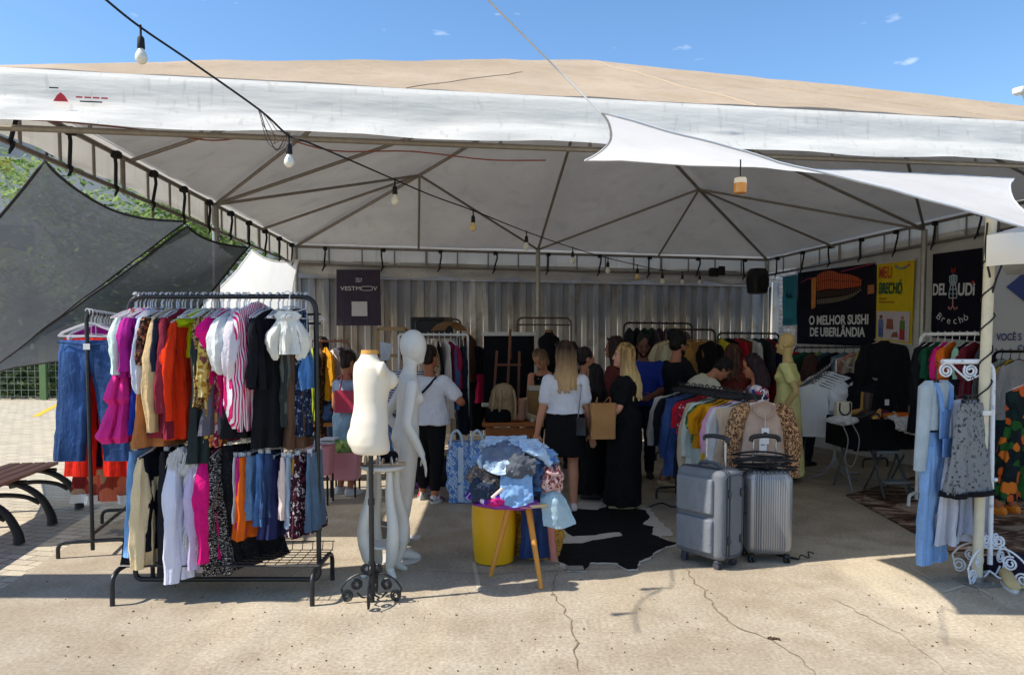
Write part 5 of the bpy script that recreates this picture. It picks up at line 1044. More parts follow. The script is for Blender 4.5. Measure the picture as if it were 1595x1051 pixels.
# --- rack at the right edge
a, b = D(1546, 600, 7.3), D(1640, 600, 6.6); a.z = b.z = 0; zz = D(1570, 531, 7.1).z-.10
rail('clothes_rack', 'dark clothes rack at the right edge in front of the sign panel', a, b, zz, blk, .014, .2)
fill(a, b, zz, [(.04, 'jacket', 'jacket', CL(24, 26, 36), .8, .22, 1.05, .6, 'navy black jacket on the rack in front of the sign panel', 'jacket'), (.15, 'top', 'striped_shirt', stripes((40, 110, 110), (206, 206, 200), 50, 'X'), .7, .2, 1.05, .4, 'teal striped shirt beside the gazebo pole', 'shirt'), (.3, 'top', 'blouse', CL(206, 170, 60), .5, .18, 1.05, .2, 'yellow top in front of the sign panel', 'blouse'), (.45, 'jacket', 'cardigan', CL(140, 140, 146), .55, .22, 1.05, .45, 'grey cardigan in front of the blue lettering', 'cardigan')], 'garments on the rack in front of the sign panel', yaw=.5)
trop = spots((22, 32, 34), [(206, 112, 40), (40, 96, 44), (24, 36, 40), (26, 44, 44), (36, 84, 40), (196, 90, 44), (28, 36, 40)], 13, .6)
garment('tropical_dress', 'loose dark dress with big orange flowers and green leaves at the right edge', 'dress', D(1600, 590, 6.2), .15, 'dress', trop, L=.95, w=.19, d=.07, flare=1.5, hz=.06)
# --- white scroll stand with denim dress, front right
sb = G(1541, 905); ss = thing('scroll_stand', 'white wrought-iron display stand with scrolled arm and curly feet at right', 'display stand', tuple(sb))
wi = paint_metal((216, 220, 228), .35)
tz = D(1532, 566, sb.y).z; ptop = D(1532, 575, sb.y)
m_ = MB(); arm_end = D(1467, 563, sb.y); post_top = Vector((sb.x-.02, sb.y, tz-.08))
m_.tube([sb+up*.12, post_top]+bez(post_top, Vector((post_top.x, sb.y, arm_end.z)), Vector((post_top.x-.1, sb.y, arm_end.z)), 8)[1:]+[arm_end], .017, 10); m_.build('post', wi, ss, True)
m_ = MB(); ux, uz = Vector((1, 0, 0)), Vector((0, 0, 1)); c1 = D(1474, 577, sb.y); c2 = D(1512, 577, sb.y)
m_.tube(spiral(c1, .052, 2.1, .5, ux, uz)[::-1]+[c1.lerp(c2, .5)+Vector((0, 0, -.01)), D(1508, 592, sb.y)], .007, 6); m_.tube(spiral(c2, .050, 2.1, 2.4, ux, uz), .007, 6); m_.tube([D(1508, 592, sb.y), D(1524, 585, sb.y), post_top+Vector((0, 0, -.02))], .007, 6); m_.build('scroll', wi, ss, True)
def scroll_foot(c, ang, s_=1.0, zb=0.0):
    dv = Vector((cos(ang), sin(ang), 0)); z = Vector((0, 0, 1)); m_ = MB()
    A_ = c+z*(.22*s_+zb); B_ = c+dv*.19*s_+z*(.19*s_+zb); Ce = c+dv*.24*s_+z*(.075*s_+zb)
    m_.tube(crom([A_, c+dv*.10*s_+z*(.235*s_+zb), B_, c+dv*.245*s_+z*(.12*s_+zb)], 6)+spiral(c+dv*.20*s_+z*(.065*s_+zb), .052*s_, 2.0, .3, dv, -z)[2:], .0065, 6)
    m_.tube(spiral(c+dv*.125*s_+z*(.15*s_+zb), .048*s_, 2.0, 1.2, dv, z), .0065, 6)
    m_.tube(crom([c+z*(.07*s_+zb), c+dv*.07*s_+z*(.04*s_+zb), c+dv*.12*s_+z*(.085*s_+zb)], 5), .0065, 6)
    m_.tube(spiral(c+dv*.05*s_+z*(.28*s_+zb), .042*s_, 1.8, pi, dv, z), .0065, 6); return m_
for k in range(4): scroll_foot(sb, .5+k*pi/2, 1.05).build('scroll_foot', wi, ss, True)
m_ = MB(); m_.cyl(D(1536, 747, sb.y-.02), D(1543, 747, sb.y-.02)+Vector((.03, 0, 0)), .007, 8); m_.ell(D(1543, 747, sb.y-.02)+Vector((.035, 0, 0)), (.014, .014, .014), 8, 6); m_.build('knob', wi, ss, True)
hy = sb.y
dd = garment('denim_overalls', 'long light blue denim overalls over a pale long-sleeved top on the scroll stand', 'overalls', D(1459, 567, hy), .55, 'trousers', denim((112, 146, 190), 1.35, 3), L=.90, w=.125, d=.052, flare=1.28, hz=.46, fold=.2, hangerless=True)
m_ = MB(); m_.tube([(0, 0, -.12), (0, 0, -.045), (.012, 0, -.03)]+[(.016*cos(a), 0, .001+.016*sin(a)) for a in [pi*1.85+pi*1.15*i/9-2*pi for i in range(10)]], .004, 6); m_.tube([(-.11, 0, -.16), (0, 0, -.11), (.11, 0, -.16)], .008, 6); m_.build('hanger', hanger_mat((40, 40, 44)), dd)
m_ = MB()
for sg in (-1, 1):
    rr = []
    for i in range(14):
        v = i/13; rad = .052*(1.1-.3*v); c = Vector((sg*(.115+.06*v), -.0, -.15-.56*v)); rr.append([c+Vector((rad*(1+.07*sin(4*a+v*6))*cos(a), rad*.85*sin(a), 0)) for a in [2*pi*k/16 for k in range(16)]])
    rr.insert(0, [Vector((sg*.07+(p.x-sg*.07)*.4, p.y*.5, p.z+.04)) for p in rr[0]]); m_.loft(rr)
m_.loft([rk(z, hw, .056, 5, .06, 1) for z, hw in ((-.125, .07), (-.15, .12), (-.25, .142), (-.36, .138), (-.44, .14))]); m_.build('under_top', CL(172, 186, 194), dd)
m_ = MB()
for sg in (-1, 1): m_.tube([(sg*.075, -.035, -.128), (sg*.07, -.066, -.2), (sg*.045, -.07, -.31)], .017, 8)
m_.box((0, -.066, -.40), (.13, .012, .20), None, 0, .005); m_.build('bib', denim((100, 134, 182), 1.35, 3), dd)
m_ = MB(); m_.box((.0, -.085, -.56), (.11, .01, .13), None, 0, .004); m_.build('pocket', denim((92, 126, 176), 1.3, 3), dd)
sk = spots((132, 134, 136), [(64, 66, 70), (92, 94, 98)], 30, .30)
S1 = garment('printed_skirt', 'grey flared skirt with small dark flowers and black hem on the scroll stand', 'skirt', D(1508, 590, hy-.02)+Vector((0, -.05, .0)), .5, 'skirt', sk, L=.60, w=.135, d=.06, flare=1.75, hz=.16, fold=.22, hanger=(26, 26, 28))
m_ = MB(); m_.loft([rk(-.745-.012*i, .135*1.75*(.985+.01*i)+.006, .06*1.2+.008, 5, .22*1.2, random.Random(GN[0]*13+5).uniform(0, 6)+.3) for i in range(4)], False, False); m_.build('black_hem', blkc, S1)
garment('long_skirt', 'long white skirt under the grey flowered one on the scroll stand', 'skirt', D(1500, 590, hy+.05), .5, 'skirt', cloth((202, 204, 214), .08, .9, .2), L=.98, w=.13, d=.06, flare=1.9, hz=.14, fold=.5, k=7, hanger=(26, 26, 28))
garment('long_skirt', 'pale grey-blue pleated skirt at the back of the scroll stand', 'skirt', D(1518, 590, hy+.08), .5, 'skirt', cloth((168, 174, 190), .1), L=.92, w=.13, d=.05, flare=1.8, hz=.14, fold=.5, k=8, hanger=(26, 26, 28))
# ------------------------------------------------------------------ people and mannequins
def skin(c):
    key = ('skin', c)
    if key not in CACHE:
        s = NT('skin'); s.setc(s.mix(s.noise(14, 4), c4(c, .86), c4(c, 1.08))); s.b.inputs['Subsurface Weight'].default_value = .06; s.b.inputs['Subsurface Radius'].default_value = (.02, .008, .004); CACHE[key] = s.fin(.55, 0, .35)
    return CACHE[key]
def hair_m(c, tip=None):
    key = ('hair', c, tip)
    if key not in CACHE:
        s = NT('hair'); n = s.noise(34, 4, s.mapping((1, 1, .08))); a = s.mix(s.ramp(n, [(.35, (0, 0, 0, 1)), (.65, (1, 1, 1, 1))]), c4(c, .4), c4(c, 1.5))
        if tip:
            sp = s.n('ShaderNodeSeparateXYZ'); s.l(s.tc.outputs['Generated'], sp.inputs[0]); b = s.mix(n, c4(tip, .6), c4(tip, 1.25)); a = s.mix(s.ramp(sp.outputs[2], [(.25, (1, 1, 1, 1)), (.85, (0, 0, 0, 1))]), a, b)
        s.setc(a); s.bump(n, .5, .01); CACHE[key] = s.fin(.6, 0, .2)
    return CACHE[key]
def ik(S, T, a, b, hint):
    d = T-S; L = min(d.length, (a+b)*.998); d = d.normalized(); T = S+d*L; x = (a*a-b*b+L*L)/(2*L); h = math.sqrt(max(0, a*a-x*x)); hp = hint-d*hint.dot(d); hp = hp.normalized() if hp.length > 1e-5 else d.orthogonal().normalized()
    return S+d*x+hp*h, T
PROF = {'f': [(-.115, .07, .06, 0), (-.075, .15, .10, -.005), (-.01, .172, .118, -.012), (.06, .165, .112, -.008), (.14, .138, .098, 0), (.19, .130, .094, .002), (.27, .138, .10, .004), (.35, .150, .106, .006), (.42, .150, .092, 0), (.465, .115, .072, -.008), (.505, .056, .056, -.012), (.56, .046, .049, 0), (.63, .046, .05, .012)],
        'm': [(-.115, .07, .06, 0), (-.075, .15, .10, 0), (-.01, .166, .115, -.006), (.08, .158, .108, 0), (.16, .150, .105, .002), (.24, .156, .110, .004), (.33, .172, .118, .006), (.41, .174, .104, 0), (.465, .13, .08, -.008), (.51, .066, .064, -.012), (.56, .056, .058, 0), (.63, .055, .058, .012)]}
def person(label, pos, heading, H=1.66, sex='f', lean=0, hl=None, hr=None, el=None, er=None, feet=None, yaw=0, pitch=0, tilt=0, skinc=(176, 122, 92), top=None, bottom=None, hair=None, shoes=None, face=True, girth=1.0, glasses=False, name='person', cat='person', matbody=None, wl=None, wr=None, group=None, extra=None, curl=.7, pelvis=None):
    s = H/1.70; t = thing(name, label, cat, tuple(pos), radians(heading), group)
    ln = radians(lean); P0 = Vector((0, 0, .905*s)) if pelvis is None else Vector(pelvis)*s
    def frame(u):                                   # u along the spine, metres at H = 1.70
        th = ln*max(0.12, min(1, .25+u/.42)) if ln else 0
        return Vector((0, sin(th), cos(th))), Vector((0, cos(th), -sin(th)))
    def SP(u):
        n = 14; q = P0.copy()
        if u < 0: return q+frame(0)[0]*u*.92*s
        for i in range(n): q += frame(u*(i+.5)/n)[0]*(u/n)*.92*s
        return q
    def ring(u, hw, hd, off, inf=0, n=20):
        c = SP(u); up_, fw = frame(max(u, 0)); g = girth if u < .46 else 1
        return [c+Vector((1, 0, 0))*(hw*s*g+inf)*cos(2*pi*k/n)+fw*(off*s+(hd*s*g+inf)*sin(2*pi*k/n)) for k in range(n)]
    prof = PROF[sex]
    def pint(u):
        for a, b in zip(prof, prof[1:]):
            if a[0] <= u <= b[0]: f = (u-a[0])/(b[0]-a[0]); return [a[i]*(1-f)+b[i]*f for i in range(1, 4)]
        return prof[0][1:] if u < prof[0][0] else prof[-1][1:]
    sw = (.158 if sex == 'f' else .185)*s*(.5+.5*girth); X1 = Vector((1, 0, 0))
    SL, SR = SP(.425)-X1*sw, SP(.425)+X1*sw
    hl = Vector(hl)*s if hl is not None else Vector((-.25, .06, .80))*s; hr = Vector(hr)*s if hr is not None else Vector((.25, .06, .80))*s
    EL, WL = ik(SL, hl, .285*s, .245*s, Vector(el or (-.4, -1, -.2))); ER, WR = ik(SR, hr, .285*s, .245*s, Vector(er or (.4, -1, -.2)))
    ft = feet or ((-.09, .0), (.09, .0)); legs = []
    for sg, f in zip((-1, 1), ft):
        hp = P0+Vector((sg*.088*s, 0, -.01*s)); fz = f[2] if len(f) > 2 else 0; an = Vector((f[0]*s, f[1]*s-.03*s, .085*s+fz)); kn, an = ik(hp, an, .413*s, .403*s, Vector((0, 1, .05))); legs.append((hp, kn, an))
    def torso(mb, u0, u1, inf):
        us = [u0]+[p[0] for p in prof if u0 < p[0] < u1]+[u1]; mb.loft([ring(u, *pint(u), inf) for u in us])
        if sex == 'f' and u1 > .33 and u0 < .3:
            for sg in (-1, 1): mb.ell(SP(.315)+X1*sg*.066*s*girth+frame(.31)[1]*(.075*s*girth), (.062*s*girth+inf*.8, .055*s*girth+inf*.6, .062*s*girth+inf*.6), 14, 9)
    def limb(mb, pts, rad): mb.tube(crom(pts, 5), [r_ for r_ in interp(rad, (len(pts)-1)*5+1)], 14); mb.ell(pts[0], (rad[0],)*3, 12, 8); mb.ell(pts[-1], (rad[-1],)*3, 12, 8)
    def interp(r_, n): return [r_[min(int(i/(n-1)*(len(r_)-1)), len(r_)-2)]*(1-(i/(n-1)*(len(r_)-1)-min(int(i/(n-1)*(len(r_)-1)), len(r_)-2)))+r_[min(int(i/(n-1)*(len(r_)-1)), len(r_)-2)+1]*(i/(n-1)*(len(r_)-1)-min(int(i/(n-1)*(len(r_)-1)), len(r_)-2)) for i in range(n)]
    ga = (.5+.5*girth)*(1 if sex == 'f' else 1.12)*s
    def arm(mb, S, E_, W, upto=2.0, inf=0):
        pts = [S, S.lerp(E_, .5), E_, E_.lerp(W, .4), W]; rd = [.052*ga+inf, .045*ga+inf, .038*ga+inf, .039*ga+inf, .026*ga+inf]
        if upto < 2:
            if upto <= 1: pts = [S, S.lerp(E_, upto*.5), S.lerp(E_, upto)]; rd = [.054*ga+inf, .048*ga+inf*1.1, .044*ga+inf*1.25]
            else: pts = [S, S.lerp(E_, .5), E_, E_.lerp(W, (upto-1))]; rd = [.053*ga+inf, .046*ga+inf, .041*ga+inf, .034*ga+inf]
        limb(mb, pts, rd)
    def hand(mb, E_, W, sg, dirv=None):
        d = (Vector(dirv) if dirv is not None else W-E_).normalized(); sx = d.cross(Vector((0, 1, 0)) if abs(d.y) < .8 else Vector((0, 0, 1))).normalized()*sg; pn = sx.cross(d).normalized()*sg
        R = Matrix((sx, pn, d)).transposed(); c = W+d*.045*s
        mb.ell(c, (.037*s, .016*s, .052*s), 12, 8, R)
        for k in range(4):
            o = (k-1.5)*.0185*s; b0 = W+d*.082*s+sx*o; L_ = (.066, .074, .070, .054)[k]*s; bend = curl*(.5+.12*k); m1 = b0+(d*cos(bend*.5)+pn*sin(bend*.5)*-1)*L_*.5; e = m1+(d*cos(bend*1.3)-pn*sin(bend*1.3))*L_*.55; mb.tube([b0-d*.02*s, b0, m1, e], [.0095*s, .0095*s, .009*s, .0078*s], 8); mb.ell(e, (.008*s,)*3, 8, 6)
        b0 = W+d*.03*s-sx*.03*s; m1 = b0+(d*.6-sx*.75-pn*.3).normalized()*.035*s; e = m1+(d*.9-sx*.2-pn*.4).normalized()*.03*s; mb.tube([b0+sx*.01, b0, m1, e], [.013*s, .0115*s, .0105*s, .0085*s], 8); mb.ell(e, (.0085*s,)*3, 8, 6)
    body = MB(); torso(body, -.115, .63, 0)
    for S_, E_, W, sg, wd in ((SL, EL, WL, -1, wl), (SR, ER, WR, 1, wr)): arm(body, S_, E_, W); hand(body, E_, W, sg, wd)
    gl = (.4+.6*girth)*s
    for hp, kn, an in legs: limb(body, [hp, hp.lerp(kn, .45), kn, kn.lerp(an, .35), an], [.088*gl, .078*gl, .054*gl, .055*gl, .036*gl])
    Rh = Matrix.Rotation(radians(yaw), 3, 'Z') @ Matrix.Rotation(-(ln*.75+radians(pitch)), 3, 'X') @ Matrix.Rotation(radians(tilt), 3, 'Y'); NK = SP(.62); hc = NK+Rh @ Vector((0, .022, .085))*s
    def hp_(x, y, z): return hc+Rh @ (Vector((x, y, z))*s)
    def hell(mb, c, rad, n=16, k=10, m=0): mb.ell(hp_(*c), tuple(q*s for q in rad), n, k, Rh, m)
    hell(body, (0, -.012, .035), (.073, .092, .098), 20, 12); hell(body, (0, .022, -.02), (.061, .068, .092), 18, 11); hell(body, (0, .045, -.082), (.036, .036, .034)); body.tube([SP(.5), SP(.58), hp_(0, -.03, -.05)], [.056*s, .05*s, .055*s], 12)
    if face: hell(body, (0, .094, -.022), (.012, .019, .016), 10, 8); body.tube([hp_(0, .08, .02), hp_(0, .096, -.012)], [.009*s, .011*s], 8); hell(body, (0, .083, -.06), (.024, .012, .012), 10, 8); hell(body, (0, .085, -.088), (.02, .015, .014), 10, 8)
    for sg in (-1, 1): hell(body, (sg*.073, -.008, -.012), (.010, .020, .030), 10, 8)
    if shoes is None:
        for (hp, kn, an), f in zip(legs, ft): fz = f[2] if len(f) > 2 else 0; a0 = an; body.tube(crom([a0-Vector((0, .035*s, .035*s)), a0+Vector((0, .05*s, -.035*s)), a0+Vector((0, .14*s, -.062*s)), a0+Vector((0, .17*s, -.07*s))], 4), interp([.032*s, .036*s, .030*s, .018*s], 13), 10)
    mb_ = matbody or skin(skinc); link('body', remesh(body, 'body', mb_, .0085, 4), t)
    # clothing
    def garm(nm, fn, mat, inf, disp=.007, dsc=9, vox=.012): m_ = MB(); fn(m_, inf); return link(nm, remesh(m_, nm, mat, vox, 4, disp, dsc), t)
    waistz = SP(.10).z
    if top:
        def f(mb, inf):
            torso(mb, top.get('hem', -.02), top.get('neck', .49), inf)
            if top.get('flare'): c0 = SP(top.get('hem', -.02)); mb.loft([ring(.12, *pint(.12), inf), ring(top.get('hem', -.02), *pint(max(top.get('hem', -.02), -.01)), inf+top['flare'])])
            sv = top.get('sleeve', .55)
            if sv: arm(mb, SL, EL, WL, sv, inf*.6+.002); arm(mb, SR, ER, WR, sv, inf*.6+.002)
            if top.get('skirt'):
                z1 = top['skirt']*s; fl = top.get('sflare', 1.3); rr = []
                for i in range(9): v = i/8; z = P0.z+.06*s-(P0.z+.06*s-z1)*v; k_ = 1+(fl-1)*v; mid_ = (legs[0][1]+legs[1][1])/2; cy = P0.y*(1-v)+mid_.y*v; rr.append([Vector((.172*s*girth*k_*cos(2*pi*j/28)*(1+.05*v*sin(j*2.0))+inf*cos(2*pi*j/28), cy-.01+(.12*s*girth*k_+inf)*sin(2*pi*j/28)*(1+.06*v*sin(j*2.6)), z)) for j in range(28)])
                mb.loft(rr)
        garm(top.get('name', 'shirt'), f, top['mat'], top.get('loose', .014), top.get('disp', .011))
    if bottom:
        k = bottom['kind']
        def f(mb, inf):
            if k in ('trousers', 'shorts'):
                torso(mb, -.115, bottom.get('waist', .10), inf); L_ = bottom.get('len', 2.0)
                for hp, kn, an in legs:
                    lo = bottom.get('wide', 0)
                    if L_ <= 1: pts = [hp, hp.lerp(kn, L_*.5), hp.lerp(kn, L_)]; rd = [.092*gl+inf, .084*gl+inf+lo*.5, .075*gl+inf+lo]
                    else: e = kn.lerp(an, L_-1); pts = [hp, hp.lerp(kn, .5), kn, kn.lerp(e, .4), e]; rd = [.092*gl+inf, .082*gl+inf, .060*gl+inf+lo*.6, .058*gl+inf+lo, .042*gl+inf+lo]
                    limb(mb, pts, rd)
            else:
                z1 = bottom['hem']*s; fl = bottom.get('flare', 1.05); z0 = SP(bottom.get('waist', .12)).z; rr = []
                for i in range(10):
                    v = i/9; z = z0+(z1-z0)*v; u = (z-P0.z)/(.92*s); hw, hd, off = pint(max(min(u, .2), -.01)); k_ = 1+(fl-1)*v
                    mid_ = (legs[0][1]+legs[1][1])/2; cy = P0.y*(1-v*.8)+mid_.y*v*.8
                    rr.append([Vector(((hw*s*girth*k_+inf)*cos(2*pi*j/28), cy+off*s+(hd*s*girth*k_+inf)*sin(2*pi*j/28)*(1+.05*v*sin(j*2.4)), z)) for j in range(28)])
                mb.loft(rr)
        garm(k, f, bottom['mat'], bottom.get('loose', .008), bottom.get('disp', .008))
    if shoes:
        for (hp, kn, an), f in zip(legs, ft):
            m_ = MB(); fz = f[2] if len(f) > 2 else 0; a0 = Vector((an.x, an.y, fz)); tl = Matrix.Rotation(-min(.8, fz*2.2), 3, 'X')
            rr = []
            for y, w_, h0, h1 in ((-.075, .018, .012, .06), (-.06, .033, .004, .085), (0, .036, .002, .098), (.06, .040, .0, .078), (.12, .046, .0, .058), (.165, .040, .0, .045), (.19, .018, .008, .026)):
                rr.append([a0+tl @ (Vector((w_*cos(2*pi*j/14), y, (h0+h1)/2+(h1-h0)/2*sin(2*pi*j/14)))*s) for j in range(14)])
            m_.loft(rr); sh = m_.build('shoe', shoes['mat'], t)
            m_ = MB(); m_.loft([[a0+tl @ (Vector((w_*1.06*cos(2*pi*j/14), .055+.132*sin(2*pi*j/14), z))*s) for j in range(14)] for z, w_ in ((.0, .040), (.022, .042))]); m_.build('sole', shoes.get('sole', shoes['mat']), sh)
    if hair:
        m_ = MB(); st = hair.get('style', 'short')
        hell(m_, (0, -.026, .045), (.082, .094, .098), 22, 13)
        if st in ('short', 'tied', 'bun'): hell(m_, (0, -.045, -.0), (.076, .066, .085), 18, 11)
        if st == 'fluffy':
            hell(m_, (0, -.03, .05), (.092, .10, .108), 20, 12); hell(m_, (0, -.05, .0), (.084, .07, .085), 18, 11)
        if st == 'bun': hell(m_, hair.get('at', (0, -.11, .07)), (.045, .042, .042))
        if st == 'tied': m_.tube(crom([hp_(0, -.10, .03), hp_(0, -.15, -.0), hp_(0, -.145, -.09), hp_(.01, -.13, -.09-hair.get('len', .12))], 5), interp([.03*s, .034*s, .03*s, .012*s], 16), 10)
        if st == 'long':
            L_ = hair.get('len', .25); rr = random.Random(5)
            for i in range(26):
                a = -pi*.5+(i/25-.5)*2*radians(hair.get('wrap', 118)); x, y = cos(a), sin(a)
                p0 = (x*.05, -.02+y*.05, .115); p1 = (x*.084, -.02+y*.09, .03); p2 = (x*.092, -.025+y*.085, -.09); ll = L_*(.85+.25*rr.random())
                base = [hp_(*p0), hp_(*p1), hp_(*p2)]; bk = frame(.45)[1]; q = base[2]; dn = (Vector((0, 0, -1))+Vector((x*.12, y*.25*(1 if y < 0 else -.6), 0))).normalized()
                e1 = q+dn*ll*.5*s-Vector((0, .015, 0)); e2 = q+dn*ll*s+Vector((x*.01, 0, 0)); m_.tube(crom(base+[e1, e2], 4), interp([.016*s, .02*s, .022*s, .02*s, .010*s], 17), 8)
        link('hair', remesh(m_, 'hair', hair['mat'], .008, 1, hair.get('disp', .010), 34, aniso=(1, 1, .25)), t)
    if face:
        ek = plain((34, 26, 22), .25, 0, .05, 30, .6)
        bc = hair_m(hair['col'] if hair and 'col' in hair else (40, 30, 26))
        for sg in (-1, 1):
            e = MB(); e.ell(hp_(sg*.030, .0785, .006), (.012*s, .006*s, .0062*s), 10, 7, Rh); e.build('eye', ek, t)
            e = MB(); e.tube([hp_(sg*.014, .083, .026), hp_(sg*.031, .083, .032), hp_(sg*.047, .072, .025)], .0042*s, 6); e.build('eyebrow', bc, t)
        e = MB(); e.ell(hp_(0, .096, -.064), (.021*s, .006*s, .0075*s), 12, 7, Rh); e.build('mouth', plain((140, 68, 62), .5), t)
    if glasses:
        e = MB()
        for sg in (-1, 1): e.tube([hp_(sg*.032+.024*cos(a), .094, .004+.019*sin(a)) for a in [2*pi*k/14 for k in range(14)]], .0028*s, 5, closed=True); e.tube([hp_(sg*.056, .092, .008), hp_(sg*.076, .02, .010)], .0028*s, 5)
        e.tube([hp_(-.008, .098, .008), hp_(.008, .098, .008)], .0028*s, 5); e.build('glasses', black_m, t)
    if hair and hair.get('beard'): m_ = MB(); hell(m_, (0, .045, -.088), (.046, .044, .040)); hell(m_, (0, .03, -.07), (.066, .05, .035)); link('beard', remesh(m_, 'beard', hair['mat'], .009, 2, .004, 40), t)
    if hair and hair.get('sunglasses'): m_ = MB(); m_.tube([hp_(-.085, -.0, .07), hp_(-.06, .06, .10), hp_(0, .075, .115), hp_(.06, .06, .10), hp_(.085, 0, .07)], .010, 6); m_.build('sunglasses', black_m, t)
    t['_hands'] = 0; del t['_hands']
    Mw = XF[t].inverted(); return dict(t=t, WL=Mw @ WL, WR=Mw @ WR, SL=Mw @ SL, SR=Mw @ SR, EL=Mw @ EL, ER=Mw @ ER, sp=lambda u: Mw @ SP(u), s=s, M=Mw)
white_tee = cloth((222, 222, 230), .06, .85, .12); black_c = cloth((20, 20, 23), .2, .9, 0); navy_c = cloth((24, 28, 44), .15, .9, 0)
white_sh = dict(mat=plain((216, 214, 214), .6), sole=plain((226, 226, 224), .6)); black_sh = dict(mat=plain((26, 25, 26), .5)); tan_sh = dict(mat=plain((176, 156, 120), .7))
dkh = (30, 22, 20)
def feetpt(px, py): return G(px, py)
# woman in white tee and black skirt, centre
W4 = person('woman seen from behind in cropped white tee and short black skirt, streaked blond hair', Vector((.52, 7.22, 0)), 4, 1.68, 'f', yaw=42, hl=(-.275, .02, .775), hr=(.275, .05, .765), skinc=(188, 130, 100), top=dict(mat=white_tee, hem=.085, sleeve=.62, loose=.024, flare=.012), bottom=dict(kind='skirt', mat=black_c, hem=.555, flare=1.08, waist=.18, loose=.012), hair=dict(mat=hair_m((58, 42, 34), (186, 150, 108)), style='long', len=.27, col=(58, 42, 34), wrap=104, sunglasses=True), shoes=dict(mat=plain((206, 190, 186), .6), sole=plain((222, 214, 210), .6)), girth=1.04, feet=((-.10, .0), (.09, .04)))
# woman in black dress with paper bag
W6 = person('blond woman in long black short-sleeved dress carrying a brown paper bag', Vector((1.13, 7.38, 0)), 82, 1.66, 'f', yaw=6, hl=(-.17, .31, 1.0), hr=(.14, .26, .95), wl=(.1, .9, -.25), el=(-.5, -1, -.6), er=(.6, -.8, -.5), skinc=(206, 148, 122), top=dict(mat=black_c, hem=-.08, sleeve=.62, loose=.026, skirt=.05, sflare=1.22, name='dress'), hair=dict(mat=hair_m((150, 118, 74), (206, 176, 122)), style='long', len=.34, col=(110, 86, 60), wrap=112), shoes=dict(mat=plain((200, 180, 150), .6)), girth=1.12)
# woman in white tee with cross-body strap
W2 = person('woman from behind with short dark hair, long white tee and black cross-body strap', Vector((-.87, 7.74, 0)), -22, 1.64, 'f', yaw=-16, hl=(-.22, .30, 1.05), hr=(.24, .26, 1.10), er=(1, -.2, -.9), el=(-1, -.2, -.9), skinc=(160, 98, 66), top=dict(mat=white_tee, hem=-.07, sleeve=.68, loose=.026, flare=.012), bottom=dict(kind='trousers', mat=black_c, len=1.82, loose=.006), hair=dict(mat=hair_m((40, 24, 24)), style='short', col=dkh), shoes=dict(mat=spots((206, 206, 204), [(176, 60, 60), (60, 60, 66), (220, 220, 220)], 24, .42), sole=plain((224, 222, 220), .6)), girth=1.2, feet=((-.10, .05), (.11, -.06)))
# woman with red tote
W1 = person('woman in pale blue top and denim skirt with red tote bag on her shoulder', Vector((-1.82, 8.1, 0)), -38, 1.58, 'f', yaw=-10, pitch=12, hl=(-.18, .25, .95), hr=(.2, .28, 1.0), skinc=(176, 112, 82), top=dict(mat=CL(160, 176, 202), hem=.06, sleeve=.3, loose=.010), bottom=dict(kind='skirt', mat=denim((120, 146, 166), 1.5), hem=.44, flare=1.08, waist=.15, loose=.012), hair=dict(mat=hair_m((46, 34, 30)), style='bun', at=(0, -.10, .085), col=dkh), shoes=white_sh, girth=1.02)
# striped shirt, bending over the rail behind the mannequin
W2b = person('person in navy striped shirt bending behind the tall white mannequin', Vector((-1.27, 8.55, 0)), -8, 1.68, 'f', lean=24, pitch=16, hl=(-.16, .42, .95), hr=(.18, .45, .95), skinc=(170, 116, 90), top=dict(mat=stripes((214, 212, 216), (60, 60, 92), 34, 'Z', .52), hem=-.06, sleeve=.8, loose=.03), bottom=dict(kind='trousers', mat=denim((60, 80, 116)), len=2.0), hair=dict(mat=hair_m((36, 28, 26)), style='short', col=dkh), shoes=white_sh, girth=1.25, face=False)
# woman in black tank leaning over the table
W3 = person('woman in sleeveless black top leaning over the shoe table by the easel', Vector((.42, 9.35, 0)), 168, 1.66, 'f', lean=22, pitch=26, yaw=-14, tilt=8, hl=(-.12, .42, .82), hr=(.15, .42, .82), skinc=(190, 128, 98), top=dict(mat=black_c, hem=-.02, sleeve=0, neck=.47, loose=.008), bottom=dict(kind='trousers', mat=black_c, len=2.0), hair=dict(mat=hair_m((84, 60, 44), (150, 116, 80)), style='tied', col=(60, 44, 34)), shoes=black_sh)
W5 = person('dark-haired woman in olive camouflage top talking beside the blond-streaked woman', Vector((.80, 8.15, 0)), -78, 1.62, 'f', hl=(-.1, .3, .95), hr=(.12, .3, .95), skinc=(180, 120, 92), top=dict(mat=spots((92, 96, 70), [(50, 54, 44), (130, 126, 96), (70, 64, 50)], 9, .6), hem=-.05, sleeve=1.2, loose=.02), bottom=dict(kind='trousers', mat=black_c, len=2), hair=dict(mat=hair_m((34, 26, 26)), style='tied', col=dkh, len=.1), shoes=black_sh)
W5b = person('person with dark bun half hidden against the container behind the camouflage top', Vector((.82, 9.9, 0)), 170, 1.66, 'f', pitch=8, skinc=(150, 96, 70), top=dict(mat=CL(60, 54, 56), hem=-.05, sleeve=1.2), bottom=dict(kind='trousers', mat=navy_c, len=2), hair=dict(mat=hair_m((40, 28, 26)), style='bun', at=(0, -.02, .135), col=dkh), shoes=black_sh)
W5c = person('short dark-haired girl in black dress standing behind the paper bag', Vector((.88, 7.85, 0)), 70, 1.44, 'f', yaw=10, hl=(-.1, .25, .9), hr=(.1, .25, .9), skinc=(150, 100, 78), top=dict(mat=black_c, hem=-.05, sleeve=1.9, loose=.02, skirt=.10, sflare=1.3, name='dress'), hair=dict(mat=hair_m((26, 20, 22)), style='long', len=.3, col=dkh), shoes=black_sh)
